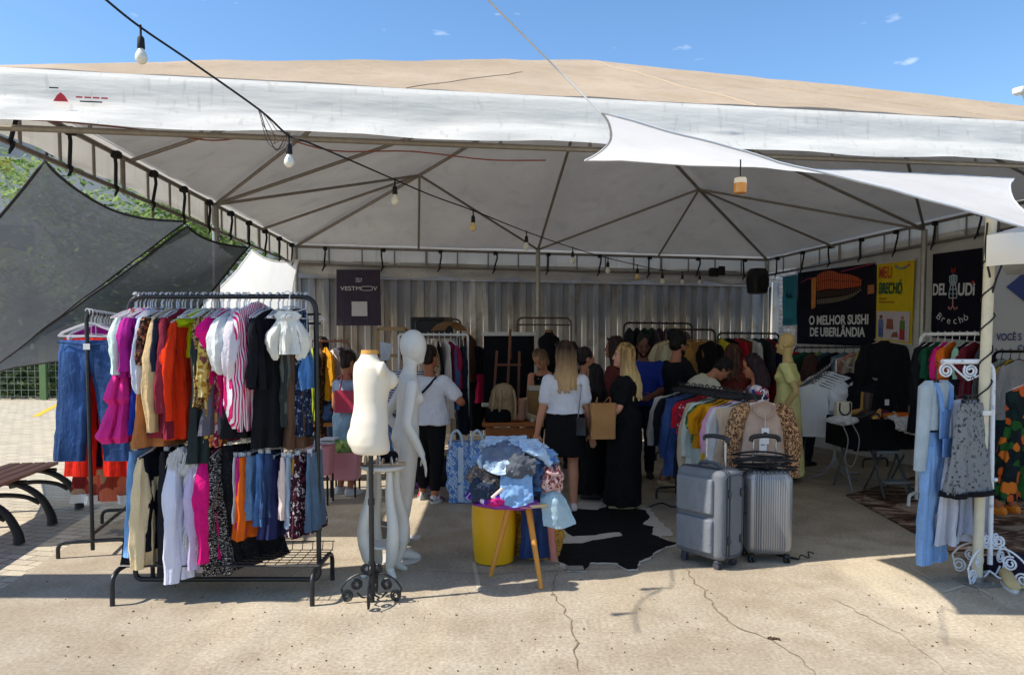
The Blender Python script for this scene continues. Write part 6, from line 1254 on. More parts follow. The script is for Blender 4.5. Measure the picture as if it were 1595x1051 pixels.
W7 = person('woman with dark reddish hair and sunglasses on her head behind the blond woman', Vector((1.22, 8.7, 0)), 62, 1.75, 'f', yaw=8, hl=(-.1, .3, 1.0), hr=(.1, .3, 1.0), skinc=(150, 92, 66), top=dict(mat=CL(110, 52, 50), hem=-.05, sleeve=1.2), bottom=dict(kind='trousers', mat=navy_c, len=2), hair=dict(mat=hair_m((46, 26, 24)), style='long', len=.16, col=dkh, sunglasses=True), shoes=black_sh)
M1 = person('bearded man in royal blue shirt looking down at his hands', Vector((1.62, 9.15, 0)), 176, 1.80, 'm', pitch=24, hl=(-.08, .30, .98), hr=(.10, .28, .98), el=(-1, -.3, -.8), er=(1, -.3, -.8), skinc=(104, 64, 48), top=dict(mat=cloth((36, 56, 140), .14), hem=-.06, sleeve=.75, loose=.02), bottom=dict(kind='trousers', mat=navy_c, len=2), hair=dict(mat=hair_m((22, 18, 18)), style='short', col=(22, 18, 18), beard=True), shoes=black_sh, girth=1.08)
M2 = person('man in black tee and shorts with glasses browsing the wooden-hanger rack', Vector((1.99, 8.95, 0)), -68, 1.80, 'm', pitch=12, hl=(-.12, .40, 1.02), hr=(.20, .34, .92), er=(.6, -.8, -.5), skinc=(164, 106, 80), top=dict(mat=cloth((22, 23, 28), .2, .9, 0), hem=-.06, sleeve=.75, loose=.024), bottom=dict(kind='shorts', mat=black_c, len=.95, wide=.02), hair=dict(mat=hair_m((24, 20, 20)), style='fluffy', col=(24, 20, 20), beard=True), shoes=tan_sh, glasses=True, girth=1.05)
W8 = person('person in cream cardigan bending over the low rack with one leg stretched back', Vector((1.98, 8.35, 0)), -84, 1.68, 'f', lean=46, pitch=22, hl=(-.12, .62, .90), hr=(.18, .60, .86), skinc=(170, 112, 84), top=dict(mat=cloth((206, 198, 176), .1, .95), hem=-.06, sleeve=1.7, loose=.03), bottom=dict(kind='skirt', mat=denim((50, 72, 120)), hem=.48, flare=1.2, loose=.01), hair=dict(mat=hair_m((26, 20, 22)), style='short', col=dkh), shoes=tan_sh, feet=((-.1, .12), (.12, -.30, .05)), girth=1.1)
W10 = person('brown-haired woman in rust dress reaching over the rail below the loudspeaker', Vector((2.72, 9.1, 0)), -40, 1.66, 'f', yaw=-10, hl=(-.05, .5, 1.32), hr=(.2, .5, 1.36), er=(1, -.2, -.4), skinc=(166, 104, 76), top=dict(mat=CL(110, 48, 44), hem=-.06, sleeve=.1, loose=.016, skirt=.4, name='dress'), hair=dict(mat=hair_m((70, 44, 34)), style='long', len=.24, col=(50, 34, 28)), shoes=black_sh)
W9 = person('woman with glasses and dark hair in sleeveless flowered top behind the low rack', Vector((2.42, 7.30, 0)), 72, 1.56, 'f', pitch=20, hl=(-.1, .3, .95), hr=(.12, .3, .95), er=(.8, -.6, -.6), skinc=(178, 114, 82), top=dict(mat=spots((206, 190, 196), [(206, 70, 90), (60, 70, 130), (230, 220, 220)], 22, .55), hem=-.05, sleeve=.12, neck=.47, loose=.016), bottom=dict(kind='trousers', mat=navy_c, len=2), hair=dict(mat=hair_m((40, 22, 26)), style='long', len=.16, col=dkh, wrap=100), shoes=black_sh, glasses=True, girth=1.12)
W11 = person('woman with long brown hair and green top bending beside the white tees', Vector((4.02, 10.1, 0)), -60, 1.54, 'f', lean=10, pitch=10, hl=(-.1, .3, .95), hr=(.2, .3, .9), skinc=(150, 92, 66), top=dict(mat=CL(30, 80, 50), hem=-.05, sleeve=.2), bottom=dict(kind='trousers', mat=navy_c, len=2), hair=dict(mat=hair_m((62, 38, 30)), style='long', len=.26, col=dkh), shoes=black_sh, face=False)
MR_ = person('man half hidden behind the copper-barred rack at left, only his head showing', Vector((-2.50, 9.75, 0)), 160, 1.76, 'm', pitch=10, skinc=(120, 78, 58), top=dict(mat=denim((60, 80, 120)), hem=-.05, sleeve=1.5), bottom=dict(kind='trousers', mat=denim((60, 80, 116)), len=2), hair=dict(mat=hair_m((24, 20, 20)), style='short', col=(24, 20, 20)), shoes=black_sh)
WR_ = person('person in dark green shirt and shorts with orange sandals bending behind the gazebo pole', Vector((4.76, 7.10, 0)), 20, 1.72, 'm', lean=26, pitch=30, hl=(-.12, .42, .85), hr=(.2, .35, .82), er=(.8, -.6, -.4), skinc=(166, 100, 66), top=dict(mat=CL(24, 56, 56), hem=-.06, sleeve=.75, loose=.026), bottom=dict(kind='shorts', mat=CL(30, 42, 52), len=.98, wide=.025), hair=dict(mat=hair_m((28, 22, 22)), style='short', col=dkh), shoes=dict(mat=plain((222, 130, 40), .5), sole=plain((206, 116, 30), .6)), face=False, girth=1.12)
# ---- bags they carry
def bagbox(mb, c, sx, sy, sz, ang, taper=.9, n=20, p=5, wob=.006, m=0):
    R = Matrix.Rotation(ang, 3, 'Z'); rr = []
    for i in range(12):
        v = i/11; k = taper+(1-taper)*v if taper < 1 else 1; rr.append([c+R @ Vector((q.x+wob*fbm(q*1.0+c, 9), q.y+wob*2*fbm(q+c, 7), -sz/2+sz*v)) for q in rk(v*sz, sx/2*k, sy/2*(1-.35*v), 3, .0, 0, p, n)])
    mb.loft(rr); return R
pbg = thing('paper_bag', 'brown paper shopping bag hanging from the blond woman\'s hand', 'paper bag', tuple(D(939, 655, 7.12)))
c = D(939, 655, 7.12); m_ = MB(); bagbox(m_, c, .245, .13, .345, .06, .97, 24, 9, .012); m_.build('paper_body', plain((168, 122, 76), .8, 0, .14, 7, .2, .3), pbg, True)
m_ = MB(); hh = W6['WL']; m_.tube(crom([c+Vector((-.06, 0, .165)), c+Vector((-.05, .05, .22)), hh+Vector((-.02, 0, -.05)), c+Vector((.06, .05, .22)), c+Vector((.07, 0, .165))], 5), .005, 6); m_.build('handle', plain((150, 106, 64), .8), pbg, True)
rb_ = thing('tote_bag', 'raspberry red tote bag on the shoulder of the woman in pale blue', 'handbag', tuple(D(543, 624, 7.95)))
c = D(542, 625, 7.92); m_ = MB(); bagbox(m_, c, .29, .12, .235, -.12, 1.08, 24, 6); m_.build('bag_body', plain((172, 40, 68), .4, 0, .1), rb_, True)
m_ = MB(); sh = W1['SL']; m_.tube(crom([c+Vector((-.09, 0, .10)), c+Vector((-.06, .02, .28)), sh+Vector((.0, -.0, .06)), c+Vector((.08, .06, .3)), c+Vector((.10, 0, .10))], 6), .008, 6); m_.build('strap', plain((160, 36, 60), .45), rb_, True)
cb_ = thing('shoulder_bag', 'black shoulder bag on the strap of the woman in the long white tee', 'handbag', tuple(D(660, 655, 7.6)))
c = D(657, 648, 7.66); m_ = MB(); bagbox(m_, c, .16, .09, .2, .3, 1, 20, 4); m_.build('bag_body', plain((24, 24, 28), .45), cb_, True)
sR = W2['SR']; sp3 = W2['sp'](.33); M_ = W2['M']
def bk(x, y, u): q = W2['sp'](u); d_ = M_.to_3x3() @ Vector((x, y, 0)); return q+d_
m_ = MB(); m_.tube(crom([c+Vector((.0, .0, .09)), bk(-.205, -.05, .02), bk(-.13, -.185, .13), bk(-.02, -.175, .27), bk(.08, -.135, .40), bk(.105, -.05, .475), bk(.07, .07, .45)], 6), .0125, 6); m_.build('strap', navy_c, cb_, True)
sb_ = thing('shoulder_bag', 'small black handbag at the right hip of the woman in the black skirt', 'handbag', tuple(D(905, 665, 7.12)))
c = D(905, 664, 7.12); m_ = MB(); bagbox(m_, c, .115, .06, .17, -.2, 1, 20, 4); m_.build('bag_body', plain((34, 33, 38), .45, 0, .2), sb_, True)
m_ = MB(); m_.tube(crom([c+Vector((-.03, 0, .08)), D(905, 605, 7.08), W4['SR']+Vector((-.015, -.085, -.03)), W4['SR']+Vector((-.02, 0, .075)), W4['SR']+Vector((.0, .10, -.05)), c+Vector((.03, .10, .1))], 6), .006, 6); m_.build('strap', plain((150, 150, 156), .35, .6), sb_, True)
# ---- mannequins
man_m = plain((214, 209, 200), .38, 0, .06, 5, .4, .05)
mq = person('tall white full-body mannequin with egg-shaped head, seen in profile', Vector((-.80, 5.58, 0)), -74, 1.745, 'f', name='mannequin', cat='mannequin', matbody=man_m, face=False, hl=(-.20, .03, .86), hr=(.22, .08, .80), wr=(.08, .25, -1), curl=.3, feet=((-.05, -.08), (.05, -.05)), girth=.87, pitch=-2, lean=4)
em = MB(); hcw = mq['sp'](.62)+mq['M'].to_3x3() @ Vector((0, .022, .09)); em.ell(hcw+Vector((0, 0, .012)), (.084, .10, .128), 28, 18, mq['M'].to_3x3()); em.build('egg_head', man_m, mq['t'], True)
gb = G(600, 876); pl_ = MB(); pl_.cyl((-.86, 5.56, .0), (-.86, 5.56, .012), .17, 32); pl_.build('base_plate', plain((206, 204, 200), .3), mq['t'], True)
# beige mannequin in a yellow dress
bm_ = plain((206, 176, 116), .45, 0, .08, 6)
ym = person('beige mannequin in a long yellow-green halter dress', Vector((3.30, 8.85, 0)), 62, 1.80, 'f', name='mannequin', cat='mannequin', matbody=bm_, face=True, hl=(-.19, .0, .84), hr=(.19, .0, .84), girth=.92, top=dict(mat=cloth((246, 241, 164), .08, .8, .2), hem=-.06, neck=.475, sleeve=.5, loose=.018, skirt=.08, sflare=1.85, name='dress'))
# torso bust on a black scroll stand
bp = G(580, 905); bpx = -.885; bpy_ = 4.60
bust = thing('bust_form', 'white female torso form with wooden neck cap', 'mannequin bust', (bpx, bpy_, .93))
z0 = D(582, 706, bpy_).z; z1 = D(582, 548, bpy_).z; hgt = z1-z0
pr = [(0, .105, .085, .0, 0), (.03, .118, .094, .0, 0), (.10, .122, .098, -.012, 0), (.20, .120, .096, -.014, 0), (.32, .114, .094, -.008, 0), (.42, .106, .086, 0, 0), (.50, .102, .084, .004, 0), (.60, .108, .088, .010, 0), (.70, .120, .098, .020, 0), (.78, .120, .094, .016, 0), (.85, .112, .080, .004, 0), (.895, .086, .064, -.006, 0), (.93, .060, .052, -.010, 0), (.965, .048, .046, -.006, 0), (.99, .046, .045, -.004, 0)]
bh = -.72; R = Matrix.Rotation(bh, 3, 'Z')
m_ = MB(); m_.loft([[Vector((bpx, bpy_, z0+hgt*v))+R @ Vector((hw*1.12*cos(2*pi*k/36), off+hd*1.14*sin(2*pi*k/36), 0)) for k in range(36)] for v, hw, hd, off, _ in pr])
for sg in (-1, 1):
    m_.ell(Vector((bpx, bpy_, z0+hgt*.72))+R @ Vector((sg*.066, .088, 0)), (.066, .058, .062), 18, 11); m_.ell(Vector((bpx, bpy_, z0+hgt*.835))+R @ Vector((sg*.122, -.0, 0)), (.028, .045, .05), 16, 10); m_.ell(Vector((bpx, bpy_, z0+hgt*.16))+R @ Vector((sg*.05, -.062, 0)), (.068, .052, .085), 18, 11)
link('torso', remesh(m_, 'torso', plain((222, 212, 194), .6, 0, .06, 5, .25, .1), .007, 12), bust).data.transform(XF[bust])
m_ = MB(); m_.cyl((bpx, bpy_, z1-.012), (bpx, bpy_, z1+.012), .056, 28, 0, .052); m_.build('neck_cap', wood((206, 148, 70), .8, 0, .6), bust, True)
m_ = MB()
for dx_, zz in ((-.05, .50), (.03, .48), (-.02, .12)): m_.ell(Vector((bpx, bpy_, z0+hgt*zz))+R @ Vector((dx_+.0, -.1, 0)), (.006, .006, .006), 8, 6)
bs2 = thing('scroll_stand', 'black wrought-iron stand with curly feet under the white torso form', 'display stand', (bpx, bpy_, 0))
m_ = MB(); m_.cyl((bpx, bpy_, .0), (bpx, bpy_, z0+.06), .016, 10); m_.cyl((bpx, bpy_, .62), (bpx, bpy_, .66), .021, 10); m_.cyl((bpx, bpy_, .18), (bpx, bpy_, .26), .022, 10); m_.build('post', blk, bs2, True)
for a in (-pi/2+.05, .15+pi, -.1, pi/2): scroll_foot(Vector((bpx, bpy_, 0)), a, .78).build('scroll_foot', blk, bs2, True)
# black bust behind
kb = thing('bust_form', 'black torso form standing behind the woman in the sleeveless black top', 'mannequin bust', tuple(D(855, 560, 10.2))); c0 = D(855, 600, 10.2); zz0 = D(855, 580, 10.2).z; h2 = D(855, 517, 10.2).z-zz0
m_ = MB(); m_.loft([[Vector((c0.x, 10.2, zz0+h2*v))+Vector((hw*1.25*cos(2*pi*k/28), off+hd*1.2*sin(2*pi*k/28), 0)) for k in range(28)] for v, hw, hd, off, _ in pr]); m_.build('torso', cloth((22, 22, 26), .2), kb, True)
m_ = MB(); m_.cyl((c0.x, 10.2, zz0+h2-.01), (c0.x, 10.2, zz0+h2+.03), .055, 20); m_.build('neck_cap', wood((120, 76, 50), .7, 0), kb, True); m_ = MB(); m_.cyl((c0.x, 10.2, 0), (c0.x, 10.2, zz0+.05), .018, 8); m_.cyl((c0.x, 10.2, 0), (c0.x, 10.2, .03), .18, 20); m_.build('post', blk, kb, True)
# ------------------------------------------------------------------ suitcases
def rrect(hw, hd, r_, n=6):
    out_ = []
    for cx, cy, a0 in ((hw-r_, hd-r_, 0), (-hw+r_, hd-r_, pi/2), (-hw+r_, -hd+r_, pi), (hw-r_, -hd+r_, 1.5*pi)):
        for k in range(n+1): a = a0+pi/2*k/n; out_.append((cx+r_*cos(a), cy+r_*sin(a)))
    return out_
def caseshell(mb, c, R, hw, hd, h, r_, er):
    rr = []
    for k in range(7): a = pi/2*k/6; ins = er*(1-sin(a)); rr.append((er*(1-cos(a)), ins))
    prof = [(z, i) for z, i in rr]+[(h-z, i) for z, i in rr[::-1]]
    mb.loft([[c+R @ Vector((x*(hw-i)/hw, y*(hd-i)/hd, z)) for x, y in rrect(hw, hd, r_)] for z, i in prof])
def wheel(mb, c, r_=.026): 
    for s_ in (-1, 1): mb.cyl(c+Vector((s_*.014-.007, 0, 0)), c+Vector((s_*.014+.007, 0, 0)), r_, 16)
sg_ = cloth((106, 109, 115), .12, .65, 0, 5, .12); sgd = cloth((84, 88, 96), .12, .7, 0)
an = .64
s1c = Vector((1.475, 5.47, .065)); sc1 = thing('suitcase', 'grey soft-sided suitcase with zip pockets, handle raised', 'suitcase', tuple(s1c), an)
H1 = .655; HW, HD = .135, .215; I3 = Matrix.Identity(3); m_ = MB(); caseshell(m_, Vector((0, 0, 0)), I3, HW, HD, H1, .045, .045); m_.build('case_body', sg_, sc1)
for zz_, hh_ in ((.05, .25), (.335, .26)): m_ = MB(); caseshell(m_, Vector((-HW-.006, .02, zz_)), I3, .024, .165, hh_, .02, .018); m_.build('pocket', cloth((118, 122, 129), .1, .65, 0), sc1)
zip_ = plain((46, 50, 58), .5)
m_ = MB()
for x in (-.075, -.045): m_.tube([Vector((x, py_, H1/2+pz_)) for py_, pz_ in rrect(HD+.0015, H1/2+.0015, .045)], .0065, 6, closed=True)
m_.build('zip', zip_, sc1)
m_ = MB(); m_.tube([Vector((px_, -HD-.001, H1/2+pz_)) for px_, pz_ in rrect(HW-.03, H1/2-.03, .05)], .006, 6, closed=True); m_.build('piping', plain((66, 72, 84), .5), sc1)
for x in (-.055, .085):
    for z in (.15, .49): m_ = MB(); m_.ell((x, -HD-.004, z), (.014, .02, .032), 12, 8); m_.build('stud', plain((52, 56, 64), .4), sc1)
for y in (-.085, .085): m_ = MB(); m_.cyl((.07, y, H1-.01), (.07, y, H1+.20), .011, 10); m_.build('handle_tube', plain((180, 182, 186), .25, .8), sc1)
m_ = MB(); m_.tube(crom([(.07, -.1, H1+.185), (.07, -.095, H1+.215), (.07, 0, H1+.225), (.07, .095, H1+.215), (.07, .1, H1+.185)], 5), .017, 10); m_.build('grip', plain((42, 44, 50), .5), sc1)
m_ = MB(); m_.tube(crom([(0, -.1, H1-.003), (0, -.07, H1+.03), (0, .07, H1+.03), (0, .1, H1-.003)], 5), .014, 8); m_.build('carry_handle', sgd, sc1)
for x in (-.09, .09):
    for y in (-.15, .15): m_ = MB(); wheel(m_, Vector((x, y, -.039))); m_.box((x, y, -.012), (.05, .05, .035), None, 0, .01); m_.build('wheel', plain((64, 66, 74), .5), sc1)
an2 = -.06; s2c = Vector((1.93, 5.56, .06)); sc2 = thing('suitcase', 'silver ribbed hard-shell suitcase with hangers heaped on top', 'suitcase', tuple(s2c), an2)
silv = plain((148, 149, 153), .36, .5, .05, 6, .5); H2 = .62
m_ = MB(); nr = 14; hw, hd = .17, .13; pts = []
base = rrect(hw, hd, .05, 7)
per_ = []
for i, (x, y) in enumerate(base): per_.append((x, y))
front = []
for i in range(nr*6+1): u = i/(nr*6); x = -hw+.05+u*2*(hw-.05); front.append((x, -hd-.006*(1 if (i % 6) in (1, 2, 3, 4) else 0)))
left = [p for p in base if p[0] < -hw+.0501]; ring0 = front+[(x, y) for x, y in base if x > hw-.0501 and True]
def order(L): return sorted(L, key=lambda p: math.atan2(p[1], p[0]))
side = order([p for p in base if not (p[1] < -hd+.0001 and abs(p[0]) < hw-.05)]); 
fullring = order([p for p in base]+front[1:-1]); zsr = [(0, .05), (.012, .022), (.035, .006), (.06, 0), (H2-.06, 0), (H2-.035, .006), (H2-.012, .022), (H2, .05)]
m_.loft([[Vector((x*(hw-i)/hw, y*(hd-i)/hd, z)) for x, y in fullring] for z, i in zsr])
for k in range(9): x = -hw+.055+k*.0325; m_.box((x, 0, H2+.001), (.016, hd*1.5, .008), None, 0, .003)
m_.build('case_body', silv, sc2)
m_ = MB(); m_.tube([Vector((px_, 0+.0, H2/2+pz_)) for px_, pz_ in rrect(hw+.002, H2/2+.002, .05)], .008, 6, closed=True); m_.build('zip', zip_, sc2)
for x in (-.085, .085): m_ = MB(); m_.cyl((x, .06, H2-.01), (x, .06, H2+.22), .009, 10); m_.build('handle_tube', plain((170, 172, 178), .25, .8), sc2)
m_ = MB(); m_.tube(crom([(-.105, .06, H2+.21), (-.09, .06, H2+.245), (0, .06, H2+.255), (.09, .06, H2+.245), (.105, .06, H2+.21)], 5), .018, 10); m_.build('grip', plain((26, 26, 30), .45), sc2)
m_ = MB(); [m_.tube([(-.02, -.152, .35+.03*i), (.02, -.152, .35+.03*i)], .003, 5) for i in range(1)]
m_ = MB(); m_.tube([(-hw-.004, -.08, .52), (-hw-.02, -.08, .49), (-hw-.02, -.08, .33), (-hw-.004, -.08, .30)], .009, 8); m_.build('carry_handle', plain((40, 42, 48), .5), sc2)
for x in (-.13, .13):
    for y in (-.10, .10): m_ = MB(); wheel(m_, Vector((x, y, -.033))); m_.box((x, y, -.01), (.05, .05, .03), None, 0, .01); m_.build('wheel', plain((28, 28, 32), .5), sc2)
M2_ = Matrix.Translation(s2c) @ Matrix.Rotation(an2, 4, 'Z'); rnd = random.Random(9)
for i in range(9):
    q = M2_ @ Vector((rnd.uniform(-.06, .02), rnd.uniform(-.12, .02), H2+.014+.011*i)); t = thing('clothes_hanger', 'black hanger in the heap on the silver suitcase', 'hanger', tuple(q), rnd.uniform(-.5, .5), 'black hangers heaped on the suitcase'); h = MB(); tl = rnd.uniform(-.02, .05)
    h.tube(bez((-.22, .06, 0), (-.1, -.0, tl), (0, -.02, tl), 6)+bez((0, -.02, tl), (.1, 0, tl), (.22, .06, 0), 6)[1:], .008, 6); h.tube([(-.22, .06, 0), (.22, .06, 0)], .006, 6); h.tube([(0, -.02, tl), (.0, -.06, tl)]+[(.018*cos(a)+.0, -.078+.018*sin(a), tl+.004) for a in [pi/2+pi*1.3*k/8 for k in range(9)]], .0035, 6); h.build('hanger_body', black_m, t)
fh = G(1240, 872); t = thing('clothes_hanger', 'black hanger fallen on the ground beside the silver suitcase', 'hanger', (fh.x+.02, fh.y, .008), .5); h = MB(); h.tube(crom([(0, 0, 0), (.05, .02, .02), (.10, -.01, .0), (.14, .03, .03), (.17, .0, .02)], 5), .005, 6); h.tube([(0, 0, 0), (-.06, .12, 0), (-.02, .2, 0), (0, 0, 0)], .006, 6); h.build('hanger_body', black_m, t)
# ------------------------------------------------------------------ wooden stool with clothes heap
stz = .545; scx, scy = .07, 5.19; yel_w = wood((206, 138, 54), .75, 2)
stool = thing('stool', 'round three-legged wooden stool buried under folded clothes', 'stool', (scx, scy, 0))
m_ = MB(); m_.cyl((scx+.03, scy, stz-.02), (scx+.03, scy, stz), .255, 40); m_.build('seat', wood((186, 160, 128), .8, 0, .6), stool, True)
for f_, tt in ((G(843, 917), D(822, 785, 5.08)), (G(764, 897), D(795, 790, 5.12)), (G(816, 868), D(818, 790, 5.45)), ):
    m_ = MB(); tt = Vector((tt.x, tt.y, stz-.015)); m_.tube([f_, tt], [.015, .024], 12); m_.build('leg', yel_w, stool, True)
def crumple(name, label, cat, c, rad, mat, seed, amp=.35, sq=3.0, vox=.011, rot=0, group=None, frq=7):
    m_ = MB(); m_.ell((0, 0, 0), rad, 72, 44)
    for i, q in enumerate(m_.v):
        o_ = Vector((seed*3.7, seed*1.3, 0)); n_ = fbm(q+o_, frq, 4); rg = 1-2*abs(noise.noise((q+o_)*frq*1.7)); rg2 = 1-2*abs(noise.noise(Vector((q.x, q.y, q.z*2.2))*frq*4+o_)); k_ = 1+amp*(n_*.8+rg*.45+rg2*.20); m_.v[i] = Vector((q.x*k_, q.y*k_, q.z*(1+amp*.7*(n_+.6*rg))))
    m_.xform(Matrix.Rotation(rot, 4, 'Z')); o = m_.build(name, mat); o.location = c; tag(o, label, cat, group); return o
def fold_sheet(name, label, cat, pts, mat, th=.012, nu=24, nv=20, wob=.012, frq=9, seed=0):
    """cloth laid over an edge: rows of control points, doubled into a thin folded layer"""
    rows = [crom([Vector(p) for p in r_], 14) for r_ in pts]; m_ = MB()
    cols = list(zip(*rows)); net = [crom(list(c_), 11) for c_ in cols]
    def at_(i, j): return net[i][j]
    NU, NV = len(net), len(net[0]); top_ = []; bot_ = []
    for j in range(NV):
        for i in range(NU):
            q = at_(i, j); a = at_(min(i+1, NU-1), j)-at_(max(i-1, 0), j); b = at_(i, min(j+1, NV-1))-at_(i, max(j-1, 0)); n_ = a.cross(b); n_ = n_.normalized() if n_.length > 1e-9 else Vector((0, 0, 1))
            d = wob*(fbm(q+Vector((seed, 0, 0)), frq, 4)+.5*(1-2*abs(noise.noise((q+Vector((seed, 3, 1)))*frq*1.6)))+.35*wob*(1-2*abs(noise.noise((q+Vector((seed, 8, 1)))*frq*4.5)))); top_.append(q+n_*d); bot_.append(q+n_*(d-th))
    f = [(j*NU+i, j*NU+i+1, (j+1)*NU+i+1, (j+1)*NU+i) for j in range(NV-1) for i in range(NU-1)]; m_.add(top_, f); m_.add(bot_, [q[::-1] for q in f]); K = NU*NV; vs = top_+bot_
    bd_ = [i for i in range(NU)]+[j*NU+NU-1 for j in range(1, NV)]+[(NV-1)*NU+i for i in range(NU-2, -1, -1)]+[j*NU for j in range(NV-2, 0, -1)]
    m_.add(vs, [(bd_[i], bd_[(i+1) % len(bd_)], bd_[(i+1) % len(bd_)]+K, bd_[i]+K) for i in range(len(bd_))]); o = m_.build(name, mat); tag(o, label, cat); return o
pz = stz
chev = stripes((92, 40, 150), (206, 196, 220), 14, 'X', .62, .6, 0)
def pp(px, py, y): return D(px, py, y)
crumple('skirt', 'purple chevron skirt at the bottom of the clothes heap', 'skirt', (-.12, 5.10, pz+.035), (.20, .16, .055), chev, 2, .22)
crumple('skirt', 'magenta pink cloth poking from under the heap', 'skirt', (-.10, 4.98, pz+.02), (.09, .06, .035), cloth((206, 40, 120)), 3, .3)
crumple('skirt', 'orchid purple cloth hanging below the chevron skirt', 'skirt', (-.02, 5.04, pz-.01), (.22, .12, .035), cloth((150, 70, 160)), 4, .25)
crumple('jeans', 'folded mid blue jeans in the middle of the clothes heap', 'jeans', (.02, 5.22, pz+.12), (.24, .19, .10), denim((70, 104, 150)), 5, .42, frq=10)
crumple('cardigan', 'grey-brown lace cardigan bunched on the left of the heap', 'cardigan', (-.175, 5.08, pz+.165), (.105, .11, .10), spots((112, 102, 96), [(150, 140, 134), (80, 72, 70)], 46, .4), 6, .45, frq=11)
crumple('jeans', 'dark slate denim on the right of the heap', 'jeans', (.16, 5.18, pz+.16), (.13, .14, .12), denim((60, 78, 110)), 7, .5, frq=11)
crumple('top', 'dark slate top hanging low on the left of the heap', 'blouse', (-.19, 5.02, pz+.085), (.085, .08, .085), cloth((52, 64, 84)), 8, .55, frq=13)
fold_sheet('denim_shorts', 'pale blue frayed denim shorts draped over the front of the heap', 'shorts', [[(-.07, 5.06, pz+.23), (.02, 5.02, pz+.24), (.13, 5.06, pz+.23)], [(-.075, 4.985, pz+.20), (.02, 4.96, pz+.20), (.135, 4.985, pz+.20)], [(-.08, 4.955, pz+.10), (.02, 4.935, pz+.09), (.14, 4.955, pz+.10)], [(-.085, 4.95, pz+.01), (.02, 4.93, pz-.01), (.145, 4.95, pz+.02)]], denim((116, 150, 190), 1.35), .018, wob=.018, frq=14, seed=2)
fold_sheet('trousers', 'grey rolled trousers lying above the pale denim shorts', 'trousers', [[(-.02, 5.12, pz+.33), (.06, 5.08, pz+.345), (.14, 5.12, pz+.33)], [(-.03, 5.0, pz+.30), (.06, 4.97, pz+.31), (.15, 5.0, pz+.30)], [(-.035, 4.955, pz+.24), (.06, 4.93, pz+.235), (.155, 4.955, pz+.245)], [(-.02, 4.965, pz+.20), (.06, 4.955, pz+.19), (.14, 4.965, pz+.20)]], cloth((90, 94, 102), .2), .022, wob=.024, frq=13, seed=5)
crumple('jeans', 'light blue denim garment in the upper part of the heap', 'jeans', (.02, 5.22, pz+.27), (.22, .17, .08), denim((104, 132, 168), 1.5), 11, .5, frq=11)
crumple('jeans', 'rolled mid blue denim on the right top of the heap', 'jeans', (.225, 5.20, pz+.27), (.07, .10, .045), denim((58, 94, 146)), 12, .5, frq=14, rot=.4)
fold_sheet('shorts', 'slate blue-grey shorts spread on the top left of the heap', 'shorts', [[(-.17, 5.2, pz+.37), (-.06, 5.18, pz+.40), (.06, 5.2, pz+.385)], [(-.19, 5.05, pz+.345), (-.06, 5.02, pz+.37), (.08, 5.06, pz+.36)], [(-.20, 4.985, pz+.27), (-.06, 4.965, pz+.28), (.075, 4.99, pz+.30)], [(-.19, 4.975, pz+.235), (-.08, 4.955, pz+.225), (.06, 4.98, pz+.27)]], denim((88, 98, 116), 1.4), .02, wob=.024, frq=13, seed=8)
fold_sheet('denim_jacket', 'very pale blue frayed denim edging the slate shorts on the heap', 'jacket', [[(-.20, 5.10, pz+.33), (-.06, 5.05, pz+.32), (.09, 5.09, pz+.33)], [(-.235, 5.0, pz+.29), (-.07, 4.95, pz+.25), (.10, 4.985, pz+.29)], [(-.225, 4.975, pz+.255), (-.08, 4.935, pz+.205), (.085, 4.97, pz+.26)]], denim((176, 194, 212), 1.15), .02, wob=.026, frq=15, seed=11)
crumple('denim_jacket', 'pale washed denim jacket crowning the clothes heap', 'jacket', (.0, 5.24, pz+.365), (.19, .13, .06), denim((168, 186, 206), 1.25), 14, .5, frq=9)
fold_sheet('jacket', 'pale jacket sleeve trailing down the right of the heap', 'jacket', [[(.05, 5.15, pz+.40), (.12, 5.13, pz+.385), (.22, 5.13, pz+.34), (.27, 5.16, pz+.29)], [(.05, 5.06, pz+.385), (.12, 5.04, pz+.365), (.22, 5.05, pz+.32), (.275, 5.08, pz+.27)], [(.06, 5.03, pz+.35), (.12, 5.01, pz+.33), (.22, 5.02, pz+.29), (.27, 5.05, pz+.25)]], denim((160, 182, 206), 1.3), .02, wob=.026, frq=14, seed=14)
crumple('blouse', 'pink and cream flowered blouse bunched on the right of the stool', 'blouse', (.26, 5.12, pz+.14), (.085, .10, .09), spots((206, 170, 164), [(120, 50, 56), (226, 206, 200), (160, 90, 90)], 36, .5), 16, .45, frq=10)
fold_sheet('jeans', 'pale washed cropped jeans hanging over the stool edge', 'jeans', [[(.20, 5.10, pz+.06), (.27, 5.08, pz+.08), (.33, 5.12, pz+.06)], [(.20, 5.02, pz+.0), (.29, 5.0, pz+.03), (.36, 5.06, pz+.02)], [(.21, 5.0, pz-.09), (.31, 4.98, pz-.08), (.41, 5.04, pz-.08)], [(.22, 5.0, pz-.15), (.33, 4.98, pz-.17), (.43, 5.04, pz-.15)]], denim((150, 172, 182), 1.2), .016, wob=.012, seed=17)
m_ = MB(); m_.tube([pp(766, 775, 4.9), pp(783, 760, 4.9)], .011, 8); o = m_.build('label_tag', plain((226, 196, 186), .7)); tag(o, 'pale pink paper tag sticking out at the front of the heap', 'tag')
garment('jeans', 'dark blue jeans hanging from the back of the stool', 'jeans', Vector((.17, 5.42, .62)), .1, 'trousers', denim((38, 54, 92)), L=.52, w=.10, d=.04, hz=.05, hangerless=True)
m_ = MB(); m_.tube(crom([(.275, 5.40, .50), (.285, 5.40, .3), (.31, 5.41, .03)], 4), .026, 8); o = m_.build('belt', cloth((206, 130, 120))); tag(o, 'salmon pink cloth strip hanging beside the dark jeans', 'belt')
